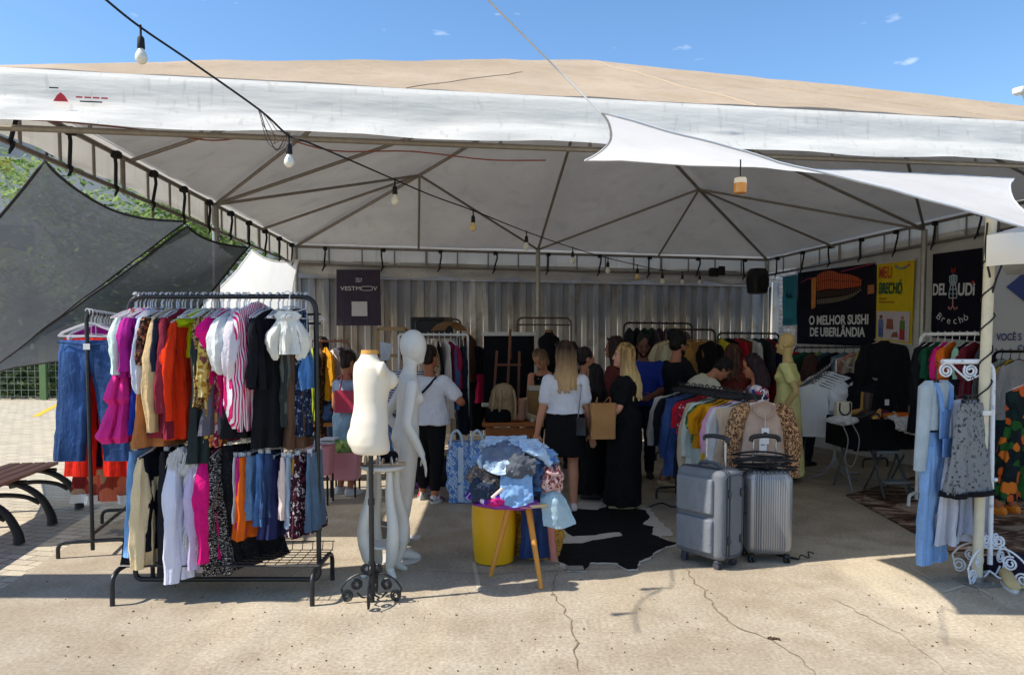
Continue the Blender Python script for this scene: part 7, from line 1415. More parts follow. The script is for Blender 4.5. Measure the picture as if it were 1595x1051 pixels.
# yellow bin
yb_ = G(770, 886); yc = Vector((-.135, 5.50, 0)); m_ = MB(); prb = [(0, .130), (.012, .148), (.10, .158), (.25, .168), (.38, .168), (.455, .160), (.47, .163), (.472, .154), (.45, .15), (.25, .155), (.03, .135)]
m_.loft([[yc+Vector((r_*1.0*cos(2*pi*k/44), r_*sin(2*pi*k/44), z)) for k in range(44)] for z, r_ in prb]); o = m_.build('plastic_bin', plain((226, 168, 14), .35, 0, .06, 4, .5)); tag(o, 'glossy yellow plastic bin standing under the clothes heap', 'bin')
# wicker basket behind the stool
wk = thing('wicker_basket', 'tan wicker basket with fringe behind the stool legs', 'basket', (.19, 5.62, 0)); m_ = MB(); wc = Vector((.19, 5.64, 0))
for j in range(15): m_.tube([wc+Vector(((.17+.03*sin(j/14*pi))*cos(2*pi*k/36), (.13+.03*sin(j/14*pi))*sin(2*pi*k/36), .02+.023*j+.004*(-1)**(k+j))) for k in range(36)], .0125, 6, closed=True)
m_.build('woven_body', spots((186, 136, 60), [(150, 104, 44), (206, 160, 84)], 60, .4, 0), wk, True); m_ = MB()
for k in range(30): a = 2*pi*k/30; q = wc+Vector((.205*cos(a), .165*sin(a), .20)); m_.tube([q, q+Vector((.008*cos(a), .008*sin(a), -.05))], [.007, .011], 5)
m_.build('fringe', cloth((196, 150, 70)), wk, True)
# ------------------------------------------------------------------ rugs
def poly3(pix): return [G(*q) for q in pix]
def ragged(pix, amp=.016, step=.035):
    P = poly3(pix); o_ = []
    for a, b in zip(P, P[1:]+P[:1]):
        n = max(1, int((b-a).length/step))
        for k in range(n): q = a.lerp(b, k/n); o_.append(q+Vector((fbm(q, 13)*amp*2, fbm(q+Vector((9, 0, 0)), 13)*amp*2, 0)))
    return o_
hide = [(862, 800), (900, 786), (940, 782), (980, 786), (1010, 792), (1040, 800), (1046, 812), (1050, 834), (1062, 850), (1040, 852), (1018, 868), (1004, 884), (985, 890), (960, 884), (925, 880), (912, 890), (880, 884), (862, 880), (850, 850), (858, 830)]
hide = [(905, 782), (935, 784), (950, 776), (960, 782), (985, 785), (1010, 790), (1024, 808), (1050, 834), (1028, 836), (1058, 850), (1040, 854), (1020, 862), (1012, 872), (996, 876), (994, 890), (976, 889), (960, 879), (918, 878), (912, 891), (884, 890), (866, 876), (852, 868), (846, 845), (850, 822), (880, 800), (876, 790)]
rug = thing('cowhide_rug', 'black and white cowhide rug lying on the concrete', 'rug', tuple(G(950, 835)))
m_ = MB(); m_.prism(ragged(hide), .004, .010); m_.build('white_hide', cloth((196, 186, 172), .1, .9, 0), rug, True)
m_ = MB(); hb = cloth((20, 19, 20), .2, .8, 0)
for pix in ([(898, 794), (930, 796), (950, 788), (1005, 796), (1012, 806), (1000, 818), (1018, 822), (1016, 834), (1035, 842), (1056, 848), (1038, 853), (1020, 860), (1012, 870), (995, 875), (992, 888), (976, 888), (960, 878), (920, 877), (912, 890), (868, 876), (866, 848), (905, 848), (930, 842), (970, 836), (966, 830), (940, 832), (915, 836), (890, 836), (878, 826), (884, 812), (872, 808)],):
    m_.prism(ragged(pix, .010, .025), .010, .0135)
m_.build('black_patch', hb, rug, True)
m_ = MB(); m_.add(poly3([(880, 884), (884, 891), (910, 891), (908, 884)]), [(0, 1, 2, 3)]); m_.xform(Matrix.Translation((0, 0, .017))); m_.build('curled_edge', plain((150, 140, 128), .8), rug, True)
br_m = NT('brown_rug'); n_ = br_m.noise(2.4, 8, br_m.mapping((.7, 1.5, 1)), 1.4, .68); br_m.setc(br_m.mix(.3, br_m.ramp(n_, [(.40, c4((58, 40, 32))), (.50, c4((104, 80, 64))), (.60, c4((178, 158, 138)))]), br_m.noise(90, 3), 'OVERLAY')); br_m.bump(br_m.noise(120, 3), .5, .01); br_m = br_m.fin(.95, 0, .1)
rugA, rugB, rugC = G(1318, 772), G(1520, 884), G(1760, 890); m_ = MB(); P = [rugA, rugB, G(1610, 905), G(1900, 850), G(1700, 745), G(1480, 728)]; m_.prism(P, .004, .014); o = m_.build('carpet', br_m); tag(o, 'mottled brown and beige carpet under the white scroll stand', 'carpet')
# ------------------------------------------------------------------ white stool with sandals, black box, paper
wt = thing('pedestal_stool', 'small round white stool with curved legs holding sandals', 'stool', (-1.0, 5.25, 0)); wx, wy, wz = D(597, 724, 5.2).x, 5.2, D(597, 724, 5.2).z
m_ = MB(); m_.loft([[Vector((wx+r_*cos(2*pi*k/32), wy+r_*sin(2*pi*k/32), z)) for k in range(32)] for z, r_ in ((wz-.035, .12), (wz-.02, .155), (wz-.008, .16), (wz, .152))]); wmat = plain((216, 212, 202), .45, 0, .07, 8); m_.build('seat', wmat, wt, True)
for k in range(4):
    a = .6+k*pi/2; dv = Vector((cos(a), sin(a), 0)); c = Vector((wx, wy, 0)); m_ = MB(); m_.tube(crom([c+dv*.10+up*(wz-.03), c+dv*.105+up*(wz*.72), c+dv*.155+up*(wz*.45), c+dv*.13+up*(wz*.2), c+dv*.10+up*.06, c+dv*.17], 5), [.022+.002*i for i in range(13)]+[.046-.0023*i for i in range(13)], 10); m_.build('leg', wmat, wt, True)
m_ = MB(); m_.cyl((wx, wy, wz*.26), (wx, wy, wz*.28), .12, 24); m_.build('shelf', wmat, wt, True)
def sandal(name, label, c, ang, m_sole, m_strap, L_=.23, group=None, heel=0):
    t = thing(name, label, 'sandal', tuple(c), ang, group); m_ = MB()
    m_.loft([[Vector((w_*(1 if True else 1)*cos(2*pi*k/18)*(.036+.006*sin(2*pi*k/18)), L_/2*sin(2*pi*k/18), z+heel*max(0, -sin(2*pi*k/18)))) for k in range(18)] for z, w_ in ((0, 1), (.016, 1.02), (.02, .95))]); m_.build('sole', m_sole, t)
    for y0, h_ in ((.05, .035), (.015, .045), (-.07, .06)): m_ = MB(); m_.tube([(.037*cos(a), y0, .012+h_*sin(a)) for a in [pi*k/10 for k in range(11)]], .0075, 6); m_.build('strap', m_strap, t)
    return t
sandal('sandal', 'pale tan sandal lying crosswise on the small white stool', (wx+.05, wy-.04, wz+.002), -1.3, plain((176, 146, 116), .6), spots((206, 200, 192), [(120, 100, 90)], 60, .4, 0)); sandal('sandal', 'second sandal lying at the left side of the small white stool', (wx-.045, wy-.04, wz+.002), -1.6, plain((120, 88, 66), .6), plain((186, 160, 130), .6))
m_ = MB(); m_.box((wx+.02, wy+.06, wz+.045), (.15, .10, .085), .2, 0, .02); o = m_.build('pouch', cloth((24, 24, 27))); tag(o, 'small black pouch behind the sandals on the white stool', 'pouch')
bb = thing('shoe_box', 'black shoe box with white inside lying open behind the white stool', 'box', tuple(G(600, 848))); q = G(602, 843); m_ = MB(); m_.box((q.x, q.y, .075), (.34, .14, .145), -.55, 0, .004); m_.build('box_body', plain((26, 26, 29), .55), bb, True)
m_ = MB(); e = q+Vector((.185*cos(-.55), .185*sin(-.55), 0)); m_.box((e.x, e.y, .07), (.025, .13, .13), -.55); m_.build('box_end', plain((206, 200, 192), .7), bb, True, smooth=False)
m_ = MB(); q = G(639, 838); m_.box((q.x, q.y, .006), (.17, .13, .012), -.1); o = m_.build('paper_sheet', plain((196, 194, 190), .8), smooth=False); tag(o, 'white booklet lying on the concrete beside the black shoe box', 'booklet')
# ------------------------------------------------------------------ footwear on the floor
def sneaker(label, c, ang, m1, m2, group=None):
    t = thing('sneaker', label, 'sneaker', tuple(c), ang, group); m_ = MB(); rr = []
    for y, w_, h0, h1 in ((-.135, .018, .02, .07), (-.12, .034, .018, .10), (-.05, .038, .018, .105), (.0, .040, .018, .09), (.06, .045, .018, .068), (.11, .042, .018, .055), (.138, .02, .02, .038)): rr.append([Vector((w_*cos(2*pi*j/14), y, (h0+h1)/2+(h1-h0)/2*sin(2*pi*j/14))) for j in range(14)])
    m_.loft(rr); m_.build('upper', m1, t); m_ = MB(); m_.loft([[Vector((w_*cos(2*pi*k/18), .142*sin(2*pi*k/18), z)) for k in range(18)] for z, w_ in ((0, .044), (.024, .047))]); m_.build('sole', m2, t); return t
pur = plain((150, 96, 150), .6, 0, .2, 30); gs = plain((206, 204, 202), .6)
sneaker('pale purple sneaker on the floor right of the tall mannequin', G(652, 764), -1.5, pur, gs); sneaker('raspberry pink sneaker just behind the purple one', G(678, 752), -1.7, plain((150, 50, 80), .6, 0, .2, 30), gs); sneaker('white sneaker lying behind the tall mannequin', G(632, 760), .5, gs, gs); sneaker('small white shoe tipped beside the purple sneaker', G(628, 768)+Vector((0, 0, 0)), 1.2, plain((176, 176, 180), .6), gs)
sneaker('cream sneaker standing at the foot of the right-hand scroll stand', G(1572, 914), 2.8, plain((196, 170, 120), .7, 0, .15), gs)
m_ = MB(); q = G(1590, 921); m_.tube([q+Vector((-.05, .03, .02)), q+Vector((.25, .05, .02))], [.006, .013], 10); o = m_.build('umbrella', plain((214, 206, 40), .5)); tag(o, 'bright yellow rolled thing lying at the lower right edge', 'umbrella')
crumple('scarf', 'dark purple cloth heap on the carpet at the right edge', 'cloth', tuple(G(1592, 905)+Vector((.08, .2, .05))), (.2, .15, .08), cloth((44, 34, 52)), 21, .3)
# ------------------------------------------------------------------ left side: tubs and greens, bench
for lab, px, py, y, w_, h_, dd_ in (('pink plastic tub holding papers, left one', 497, 722, 7.6, .30, .25, .3), ('pink plastic tub with leafy greens on top', 538, 722, 8.0, .34, .24, .3)):
    c = D(px, 740, y); t = thing('plastic_tub', lab, 'tub', (c.x, y, 0)); m_ = MB(); zb_ = G(px, 745).y and 0; zt = D(px, 693 if y < 7.8 else 702, y).z
    zb_ = max(.02, zt-.30); m_.loft([[Vector((c.x+x*k_, y+yy*k_, z)) for x, yy in rrect(w_/2, dd_/2, .05)] for z, k_ in ((zb_, .88), (zb_+.02, .9), (zt-.02, 1), (zt, 1.05), (zt, .98), (zb_+.04, .86))]); m_.build('tub_body', plain((206, 140, 150), .5, 0, .06), t, True)
    
    for sx in (-1, 1):
        for sy in (-1, 1): m_ = MB(); m_.cyl((c.x+sx*w_*.38, y+sy*dd_*.38, 0), (c.x+sx*w_*.38, y+sy*dd_*.38, zb_+.01), .012, 6); m_.build('leg', black_m, t, True)
m_ = MB(); q = D(505, 688, 7.6); m_.box(q, (.2, .2, .02), .2); m_.box(q+Vector((.05, .02, .03)), (.16, .2, .015), -.1); m_.build('papers', plain((176, 180, 190), .8)); o = bpy.data.objects['papers']; tag(o, 'stack of pale papers on the left pink tub', 'papers')
gr = thing('leafy_greens', 'bunch of pale and dark green leaves on the right pink tub', 'plant', tuple(D(530, 695, 7.95))); q = D(528, 700, 7.95); m_ = MB(); rnd = random.Random(6)
for i in range(110):
    a = rnd.uniform(0, 2*pi); p0 = q+Vector((rnd.uniform(-.12, .12), rnd.uniform(-.1, .1), rnd.uniform(-.02, .08))); dv = Vector((cos(a), sin(a)*.6, rnd.uniform(-.3, .8))).normalized(); sd = dv.cross(Vector((0, -1, .3))).normalized(); l = rnd.uniform(.06, .12); m_.add([p0, p0+dv*l*.5+sd*l*.35, p0+dv*l, p0+dv*l*.5-sd*l*.35], [(0, 1, 2, 3)])
m_.build('leaves', leaf_mat((70, 120, 40), (176, 200, 120)), gr, True)
wbn = thing('wooden_bench', 'plain wooden bench behind the front rack at left', 'bench', tuple(G(512, 712))); y = 9.0; zt = D(515, 659, y).z; x0, x1 = D(490, 660, y).x, D(537, 660, y).x; ww = wood((176, 112, 54), .7, 0)
m_ = MB(); m_.box(((x0+x1)/2, y, zt), (x1-x0+.1, .35, .045)); m_.build('seat', ww, wbn, True)
for x in (x0, x1): m_ = MB(); m_.box((x, y, zt/2), (.05, .3, zt-.04)); m_.build('leg', ww, wbn, True)
crumple('jeans', 'blue jeans heaped on the wooden bench at left', 'jeans', (x0+.15, y-.05, zt+.12), (.12, .12, .13), denim((66, 92, 130)), 31, .3); crumple('shirt', 'brown red cloth heaped on the wooden bench at left', 'cloth', (x1-.05, y-.05, zt+.17), (.11, .1, .16), cloth((110, 56, 48)), 33, .3)
# park bench with cast arched legs, far left
pb_ = thing('park_bench', 'slatted red-brown park bench with black arched legs at the left edge', 'bench', (-4.6, 6.9, 0))
F1, F3 = G(124, 791), G(30, 846); dv = (F1-F3); dv.normalize(); nn = Vector((-dv.y, dv.x, 0)); nn = nn if nn.x < 0 else -nn; bz = .43; sp_b = (F1-F3).length/2
sl_m = wood((158, 108, 88), .75, 1, .7)
for i in range(4):
    m_ = MB(); a_, b_ = F3-dv*1.0+nn*(.27+.115*i), F1+dv*.12+nn*(.27+.115*i); R = math.atan2(dv.y, dv.x); c = (a_+b_)/2; m_.box((c.x, c.y, bz+.015), ((b_-a_).length, .10, .03), R, 0, .006); m_.build('slat', sl_m, pb_, True)
for k in range(4):
    c = F3+dv*sp_b*(k-1); m_ = MB(); arc = crom([c, c+nn*.015+up*.10, c+nn*.10+up*.26, c+nn*.26+up*.37, c+nn*.46+up*.40, c+nn*.66+up*.34, c+nn*.80+up*.2, c+nn*.86], 5)
    m_.tube(arc, [.045-.016*sin(pi*i/(len(arc)-1)) for i in range(len(arc))], 10); m_.tube([c+nn*.20+up*.395, c+nn*.68+up*.395], .020, 8); m_.tube(crom([c+nn*.10+up*.2, c+nn*.22+up*.26, c+nn*.42+up*.28, c+nn*.62+up*.24], 5), .022, 8); m_.build('leg', plain((24, 25, 27), .5, 0, .2, 20), pb_, True)
# ------------------------------------------------------------------ middle: blue bag, easel, board, bench table
bag = thing('shopping_bag', 'big blue and white patterned shopping bag standing on the floor', 'bag', tuple(G(727, 784))); c = G(727, 784)
bgm = NT('checked_bag'); vo = bgm.n('ShaderNodeTexChecker'); vo.inputs['Scale'].default_value = 62; vo.inputs[1].default_value = c4((90, 134, 190)); vo.inputs[2].default_value = c4((190, 206, 222)); bgm.l(bgm.mapping((1, 1, 1), (.3, .2, 0)), vo.inputs[0]); nz = bgm.noise(24, 2); bgm.setc(bgm.mix(bgm.ramp(nz, [(.5, (0, 0, 0, 1)), (.55, (1, 1, 1, 1))]), vo.outputs[0], c4((70, 120, 186)))); bgm.bump(bgm.noise(14, 5), .5, .03); bgm = bgm.fin(.5, 0, .4)
zt = D(727, 690, c.y).z; m_ = MB(); rr = []
for i in range(14):
    v = i/13; k_ = .93+.12*sin(pi*min(1, v*1.1)); rr.append([Vector((c.x+x*k_+.02*fbm(Vector((x, yy, v)), 6), c.y+.14+yy*k_*(1-.25*v)+.03*fbm(Vector((x, yy, v*2)), 7), .005+zt*v)) for x, yy in rrect(.205, .14, .04)])
m_.loft(rr); m_.build('bag_body', bgm, bag, True)
m_ = MB()
for x in (-.115, .10):
    m_.tube(crom([(c.x+x-.055, c.y+.03, zt-.03), (c.x+x-.04, c.y+.05, zt+.08), (c.x+x+.01, c.y+.06, zt+.125), (c.x+x+.055, c.y+.05, zt+.07), (c.x+x+.075, c.y+.03, zt-.03)], 5), .014, 6)
m_.box((c.x-.06, c.y-.008, zt*.48), (.055, .006, zt*.9)); m_.build('handle', plain((176, 194, 214), .5), bag, True)
zp = MB(); zp.ell(G(736, 783)+Vector((.03, -.05, .03)), (.04, .03, .03), 12, 8); o = zp.build('tassel', cloth((190, 130, 40))); tag(o, 'small mustard cloth tassel at the foot of the blue patterned bag', 'tassel')
ez = thing('easel', 'brown wooden artist easel in front of the black display board', 'easel', tuple(G(795, 690))); ey = 9.7; wo = wood((120, 70, 44), .65, 2)
def ep(px, py, dy=0): return D(px, py, ey+dy)
for nm, a_, b_, r_ in (('mast', ep(788, 660), ep(795, 513, .12), .024), ('leg', ep(764, 690, -.05), ep(774, 546), .022), ('leg', ep(806, 680, -.05), ep(809, 547), .022), ('crossbar', ep(771, 568), ep(812, 568), .020), ('rear_leg', ep(795, 530, .1), G(800, 678), .018)):
    m_ = MB(); m_.tube([a_, b_] if a_.z < b_.z else [b_, a_], r_, 4); m_.build(nm, wo, ez, True, smooth=False)
dbd = thing('display_board', 'tall black display board with white top edge behind the easel', 'board', tuple(D(793, 660, 10.3))); a_, b_ = D(753, 520, 10.3), D(832, 520, 10.4); lo = D(753, 628, 10.3).z
m_ = MB(); m_.box(((a_.x+b_.x)/2, 10.35, (a_.z+lo)/2-.02), (b_.x-a_.x, .03, a_.z-lo), .08); m_.build('panel', cloth((22, 23, 30), .1), dbd, True, smooth=False)
for zz_ in (a_.z, lo-.02): m_ = MB(); m_.box(((a_.x+b_.x)/2, 10.34, zz_), (b_.x-a_.x+.06, .06, .055), .08, 0, .008); m_.build('white_edge', plain((196, 194, 192), .7), dbd, True)
m_ = MB(); m_.cyl((a_.x+.05, 10.37, 0), (a_.x+.05, 10.37, lo), .015, 8); m_.cyl((b_.x-.05, 10.37, 0), (b_.x-.05, 10.37, lo), .015, 8); m_.build('leg', black_m, dbd, True)
tb = thing('low_table', 'low orange-brown wooden table carrying a backpack and shoes', 'table', tuple(G(798, 715))); ty = 8.75; tz_ = D(800, 658, ty).z; tx0, tx1 = D(752, 660, ty).x, D(846, 660, ty).x; tw = wood((170, 100, 44), .65, 0)
m_ = MB(); m_.box(((tx0+tx1)/2, ty+.1, tz_), (tx1-tx0, .7, .05), 0, 0, .008); m_.build('tabletop', tw, tb, True); m_ = MB(); m_.box(((tx0+tx1)/2, ty-.2, tz_-.09), (tx1-tx0-.12, .03, .1)); m_.build('apron', tw, tb, True, smooth=False)
for x in (tx0+.07, (tx0+tx1)/2, tx1-.07):
    for yy in (ty-.2, ty+.4): m_ = MB(); m_.box((x, yy, tz_/2-.015), (.06, .06, tz_-.03)); m_.build('leg', tw, tb, True, smooth=False)
bkp = thing('backpack', 'beige cloth backpack with hanging strings on the low table', 'backpack', tuple(D(786, 640, ty-.1))); c = D(784, 622, ty-.05); c.z = tz_+.24
m_ = MB(); m_.loft([[c+Vector((hw*cos(2*pi*k/24), hd*sin(2*pi*k/24), z)) for k in range(24)] for z, hw, hd in ((-.21, .12, .1), (-.16, .165, .14), (0, .165, .14), (.12, .14, .12), (.2, .09, .08), (.23, .03, .03))]); link('pack_body', remesh(m_, 'pack_body', cloth((176, 150, 116), .14), .012, 3, .022, 7), bkp).data.transform(XF[bkp])
for x, l in ((-.10, .38), (-.03, .42), (.12, .34)):
    m_ = MB(); m_.tube(crom([c+Vector((x, -.12, .16)), c+Vector((x*1.2, -.17, .0)), c+Vector((x*1.3-.02, -.17, .16-l))], 5), .013, 6); m_.build('strap', cloth((186, 160, 124)), bkp, True)
m_ = MB(); m_.box(D(775, 648, ty-.15), (.30, .2, .17), .1, 0, .04); o = m_.build('black_bag', cloth((22, 23, 28))); tag(o, 'soft black bag lying on the low table under the backpack', 'bag')
def boot(label, c, ang, mat):
    t = thing('boot', label, 'boot', tuple(c), ang); m_ = MB(); m_.tube([(0, 0, .02), (0, 0, .1), (0, -.01, .22), (0, -.02, .27)], [.04, .042, .048, .055], 14); m_.tube(crom([(0, -.02, .05), (0, .06, .045), (0, .14, .03), (0, .18, .025)], 4), [.045]*5+[.042-.002*i for i in range(8)], 12); link('boot_body', remesh(m_, 'boot_body', mat, .01, 4), t); return t
boot('cream folded boot standing on the low table', (D(818, 650, ty).x, ty, tz_+.025), -2, cloth((190, 170, 140))); boot('pinkish boot lying at the front of the low table', (D(812, 665, ty-.1).x, ty-.15, tz_+.025), 1.2, cloth((190, 140, 116)))
m_ = MB(); m_.box(D(834, 655, ty-.1)+Vector((0, 0, .0)), (.13, .12, .07), .1, 0, .012); o = m_.build('small_box', spots((196, 180, 160), [(110, 90, 80)], 30, .4, 0)); tag(o, 'small cream box with brown flecks on the low table', 'box')
m_ = MB(); c = D(838, 628, 8.95); m_.box(c, (.26, .25, .30), .05, 0, .006); o = m_.build('cardboard_box', plain((150, 112, 66), .8)); tag(o, 'brown cardboard box beside the woman in the black skirt', 'cardboard box'); m_ = MB(); m_.box(c+Vector((0, 0, .185)), (.24, .2, .06), .05, 0, .006); o = m_.build('cloth_stack', cloth((206, 194, 176))); tag(o, 'folded cream cloth on top of the brown cardboard box', 'cloth')
cs = thing('box_stand', 'dark side table carrying the brown cardboard box', 'table', (c.x, c.y, 0)); m_ = MB(); m_.box((c.x, c.y, c.z-.165), (.34, .32, .03)); m_.build('tabletop', wood((74, 50, 36), .6, 0), cs, True); m_ = MB(); [m_.box((c.x+sx*.13, c.y+sy*.12, (c.z-.18)/2), (.03, .03, c.z-.18)) for sx in (-1, 1) for sy in (-1, 1)]; m_.build('table_frame', wood((74, 50, 36), .6), cs, True)
cl_ = thing('cooler_box', 'small blue cool box with pale lid behind the paper bag', 'cool box', tuple(G(905, 732))); c = G(905, 732); m_ = MB(); m_.box((c.x, c.y+.1, .13), (.26, .22, .22), .1, 0, .02); m_.build('box_body', plain((60, 100, 160), .5), cl_, True); m_ = MB(); m_.box((c.x, c.y+.1, .29), (.28, .24, .10), .1, 0, .02); m_.build('lid', plain((196, 190, 190), .5), cl_, True)
crumple('shirt', 'orange cloth on the dark crate behind the tall mannequin', 'cloth', tuple(D(668, 708, 8.6)), (.16, .12, .06), cloth((216, 84, 30)), 41, .3)
m_ = MB(); c = D(668, 735, 8.6); m_.box((c.x, 8.65, .16), (.42, .34, .32), .1, 0, .02); o = m_.build('crate', plain((30, 30, 34), .7)); tag(o, 'dark crate on the floor under the orange cloth', 'crate')
pd = thing('open_book_stand', 'pale open folder propped behind the torso form', 'folder', tuple(D(598, 545, 8.9))); a_ = D(594, 532, 8.9); m_ = MB(); m_.add([D(593, 532, 8.9), D(612, 536, 8.95), D(606, 560, 8.9), D(597, 562, 8.85)], [(0, 1, 2, 3)]); m_.add([D(591, 532, 8.92), D(594, 532, 8.92), D(598, 564, 8.87), D(594, 560, 8.87)], [(0, 1, 2, 3)]); m_.build('cover', plain((196, 206, 222), .7), pd, True, smooth=False); m_ = MB(); c = D(600, 600, 9.0); m_.cyl((c.x, 9.0, 0), (c.x, 9.0, a_.z-.2), .015, 6); m_.build('post', blk, pd, True)
fr_ = thing('panel_screen', 'pale wooden open panel screen leaning against the container below the violet banner', 'screen', tuple(D(600, 560, 11.1))); a_ = D(588, 512, 11.1); b_ = D(634, 516, 11.1); m_ = MB(); m_.box(((a_.x+b_.x)/2, 11.1, a_.z), (b_.x-a_.x, .04, .06)); m_.box((a_.x, 11.1, a_.z/2), (.05, .04, a_.z)); m_.box((b_.x, 11.1, a_.z/2), (.05, .04, a_.z)); m_.box(((a_.x+b_.x)/2, 11.1, a_.z-.4), (b_.x-a_.x, .04, .05)); m_.build('frame_bars', wood((150, 126, 96), .7, 0), fr_, True, smooth=False)
# ------------------------------------------------------------------ right: table with handbags and shoes
rt = thing('folding_table', 'table under a black cloth with handbags and shoes on it', 'table', tuple(G(1365, 745))); ry = 8.15; rz_ = D(1370, 652, ry).z; x0, x1 = D(1318, 652, ry).x, D(1420, 652, ry).x
m_ = MB(); m_.box(((x0+x1)/2, ry+.2, rz_-.015), (x1-x0, .62, .03)); m_.build('tabletop', plain((60, 60, 66), .6), rt, True, smooth=False)
m_ = MB(); hw = (x1-x0)/2; m_.loft([[Vector(((x0+x1)/2+x*k_, ry+.2+y_*k_+.02*sin(9*x+7*y_)*(rz_-z), z)) for x, y_ in rrect(hw+.01, .32, .05, 8)] for z, k_ in ((rz_+.003, 1.0), (rz_-.02, 1.01), (rz_-.2, 1.02), (.50, 1.03))], False, False); m_.build('black_cloth', cloth((18, 18, 22), .2, .9, 0), rt, True)
for sx in (-1, 1):
    m_ = MB(); c = Vector(((x0+x1)/2+sx*(hw-.06), ry+.2, 0)); m_.tube([c+Vector((0, -.26, 0)), c+Vector((0, .22, rz_-.03))], .014, 6); m_.tube([c+Vector((.02, .26, 0)), c+Vector((.02, -.22, rz_-.03))], .014, 6); m_.build('leg', steel((130, 130, 134)), rt, True)
hb_ = thing('handbag', 'square cream handbag with black rope handle on the table', 'handbag', tuple(D(1313, 648, 8.1))); q = D(1313, 647, 8.1); m_ = MB(); m_.box((q.x, q.y, rz_+.10), (.17, .08, .19), .05, 0, .012); m_.build('bag_body', plain((206, 194, 170), .6, 0, .06), hb_, True); m_ = MB(); m_.tube(crom([(q.x-.055, q.y-.045, rz_+.185), (q.x-.055, q.y-.05, rz_+.09), (q.x, q.y-.055, rz_+.05), (q.x+.055, q.y-.05, rz_+.09), (q.x+.055, q.y-.045, rz_+.185)], 5), .009, 8); m_.build('handle', black_m, hb_, True)
crumple('fur_bag', 'fluffy white bag hanging over the left table corner', 'bag', (D(1310, 652, 8.0).x, 7.98, rz_-.0), (.14, .1, .045), cloth((206, 204, 202), .06), 51, .35, frq=12)
m_ = MB(); q = D(1316, 690, 8.0); m_.tube(crom([(q.x-.07, 7.9, rz_-.05), (q.x-.03, 7.86, rz_-.2), (q.x-.06, 7.86, rz_-.42), (q.x+.03, 7.86, rz_-.47), (q.x+.09, 7.86, rz_-.2), (q.x+.03, 7.9, rz_-.03)], 5), .006, 6); o = m_.build('bag_strap', plain((130, 124, 118), .5)); tag(o, 'grey bag strap looping down in front of the black tablecloth', 'strap')
sandal('high_heel', 'black high-heeled sandal on the right-hand table', (D(1345, 648, 8.05).x, 8.05, rz_+.02), .8, plain((30, 28, 30), .5), black_m, heel=.07); sandal('high_heel', 'golden tan high-heeled sandal on the right-hand table', (D(1362, 648, 8.05).x, 8.0, rz_+.02), 2.4, plain((206, 150, 80), .5), plain((60, 44, 36), .5), heel=.08)
boot('dark brown ankle boot on the right-hand table', (D(1354, 640, 8.2).x, 8.25, rz_+.01), 2.2, plain((66, 48, 40), .5)); boot('mustard coloured boot on the right-hand table', (D(1347, 640, 8.3).x, 8.32, rz_+.01), 1.4, plain((170, 130, 60), .5))
crumple('purse', 'small wine purple purse on the right-hand table', 'purse', (D(1378, 645, 8.15).x, 8.2, rz_+.05), (.07, .05, .05), cloth((90, 40, 70)), 53, .2); crumple('shirt', 'bright orange folded cloth on the right-hand table', 'cloth', (D(1403, 655, 8.1).x, 8.1, rz_+.035), (.20, .12, .035), cloth((226, 116, 30)), 54, .3)
fold_sheet('fur_throw', 'white furry throw draped over the right table corner', 'throw', [[(D(1392, 660, 7.9).x, 8.25, rz_+.02), (D(1415, 660, 7.9).x, 8.25, rz_+.03), (D(1440, 660, 7.9).x, 8.25, rz_+.0)], [(D(1390, 660, 7.9).x, 7.86, rz_+.015), (D(1415, 660, 7.9).x, 7.84, rz_+.01), (D(1442, 660, 7.9).x, 7.84, rz_-.03)], [(D(1394, 675, 7.8).x, 7.78, rz_-.07), (D(1418, 680, 7.8).x, 7.76, rz_-.13), (D(1442, 680, 7.8).x, 7.76, rz_-.24)]], cloth((212, 210, 206), .06, 1, .1), .03, wob=.035, frq=14, seed=4)
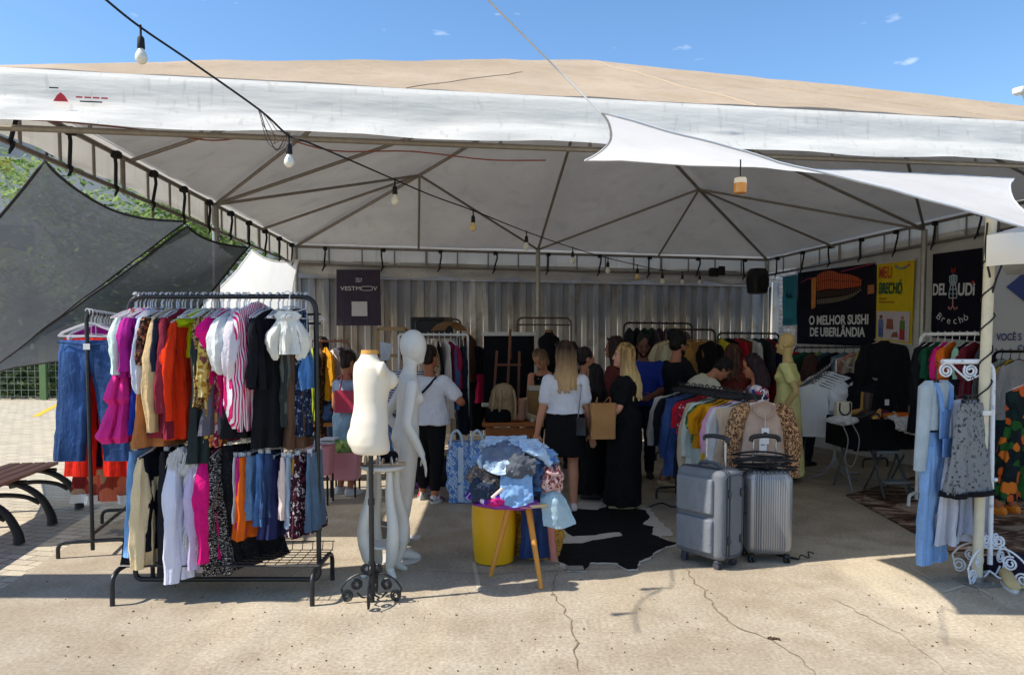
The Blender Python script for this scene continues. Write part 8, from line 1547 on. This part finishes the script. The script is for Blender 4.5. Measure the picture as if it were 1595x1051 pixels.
fs_ = thing('step_stool', 'grey folding step stool in front of the black-draped table', 'step stool', tuple(G(1395, 782))); sy = 8.0; m_ = MB(); a_, b_ = D(1373, 747, sy-.1), D(1412, 745, sy-.1); m_.box(((a_.x+b_.x)/2, sy-.1, a_.z-.02), (b_.x-a_.x, .16, .03), .05, 0, .004); sgm = plain((112, 118, 122), .6); m_.build('step', sgm, fs_, True)
m_ = MB(); m_.box(((a_.x+b_.x)/2, sy+.12, a_.z+.28), (b_.x-a_.x, .2, .03), .05, 0, .004); m_.build('step', sgm, fs_, True)
for x0_ in (a_.x+.01, b_.x-.01): m_ = MB(); m_.tube([(x0_-.03 if x0_ < (a_.x+b_.x)/2 else x0_+.03, sy-.22, 0), (x0_, sy+.16, a_.z+.3)], .014, 6); m_.tube([(x0_+.02, sy+.35, 0), (x0_+.02, sy-.02, a_.z+.26)], .012, 6); m_.build('leg', plain((70, 74, 78), .5), fs_, True)
m_ = MB(); m_.tube(crom([G(1006, 792)+Vector((0, 0, .006)), G(1030, 784)+Vector((0, 0, .006)), G(1050, 790)+Vector((0, 0, .006)), G(1080, 782)+Vector((0, 0, .006)), G(1130, 786)+Vector((0, 0, .006))], 6), .007, 6); o = m_.build('power_cable', black_m); tag(o, 'black cable snaking on the floor behind the grey suitcase', 'cable')
# small litter on the concrete
rnd = random.Random(3)
m_ = MB(); q = G(1207, 996)
for i in range(7): p0 = q+Vector((rnd.uniform(-.03, .03), rnd.uniform(-.02, .02), .006)); m_.ell(p0, (.014, .008, .006), 7, 5, Matrix.Rotation(rnd.uniform(0, 3), 3, 'Z'))
o = m_.build('dead_leaf', plain((70, 50, 34), .9)); tag(o, 'crumpled dead leaf beside the crack in the concrete', 'leaf')

lit = MB(); rnd = random.Random(12)
for i in range(150):
    q = G(rnd.uniform(60, 1560), rnd.uniform(900, 1048)); a = rnd.uniform(0, 3); l = rnd.uniform(.003, .009)
    lit.ell(q+Vector((0, 0, .004)), (l, l*rnd.uniform(.35, .8), .003), 6, 4, Matrix.Rotation(a, 3, 'Z'))
o = lit.build('litter', plain((98, 80, 58), .95, 0, .4, 3)); tag(o, 'scattered grit and leaf crumbs on the concrete', 'litter', kind='stuff')
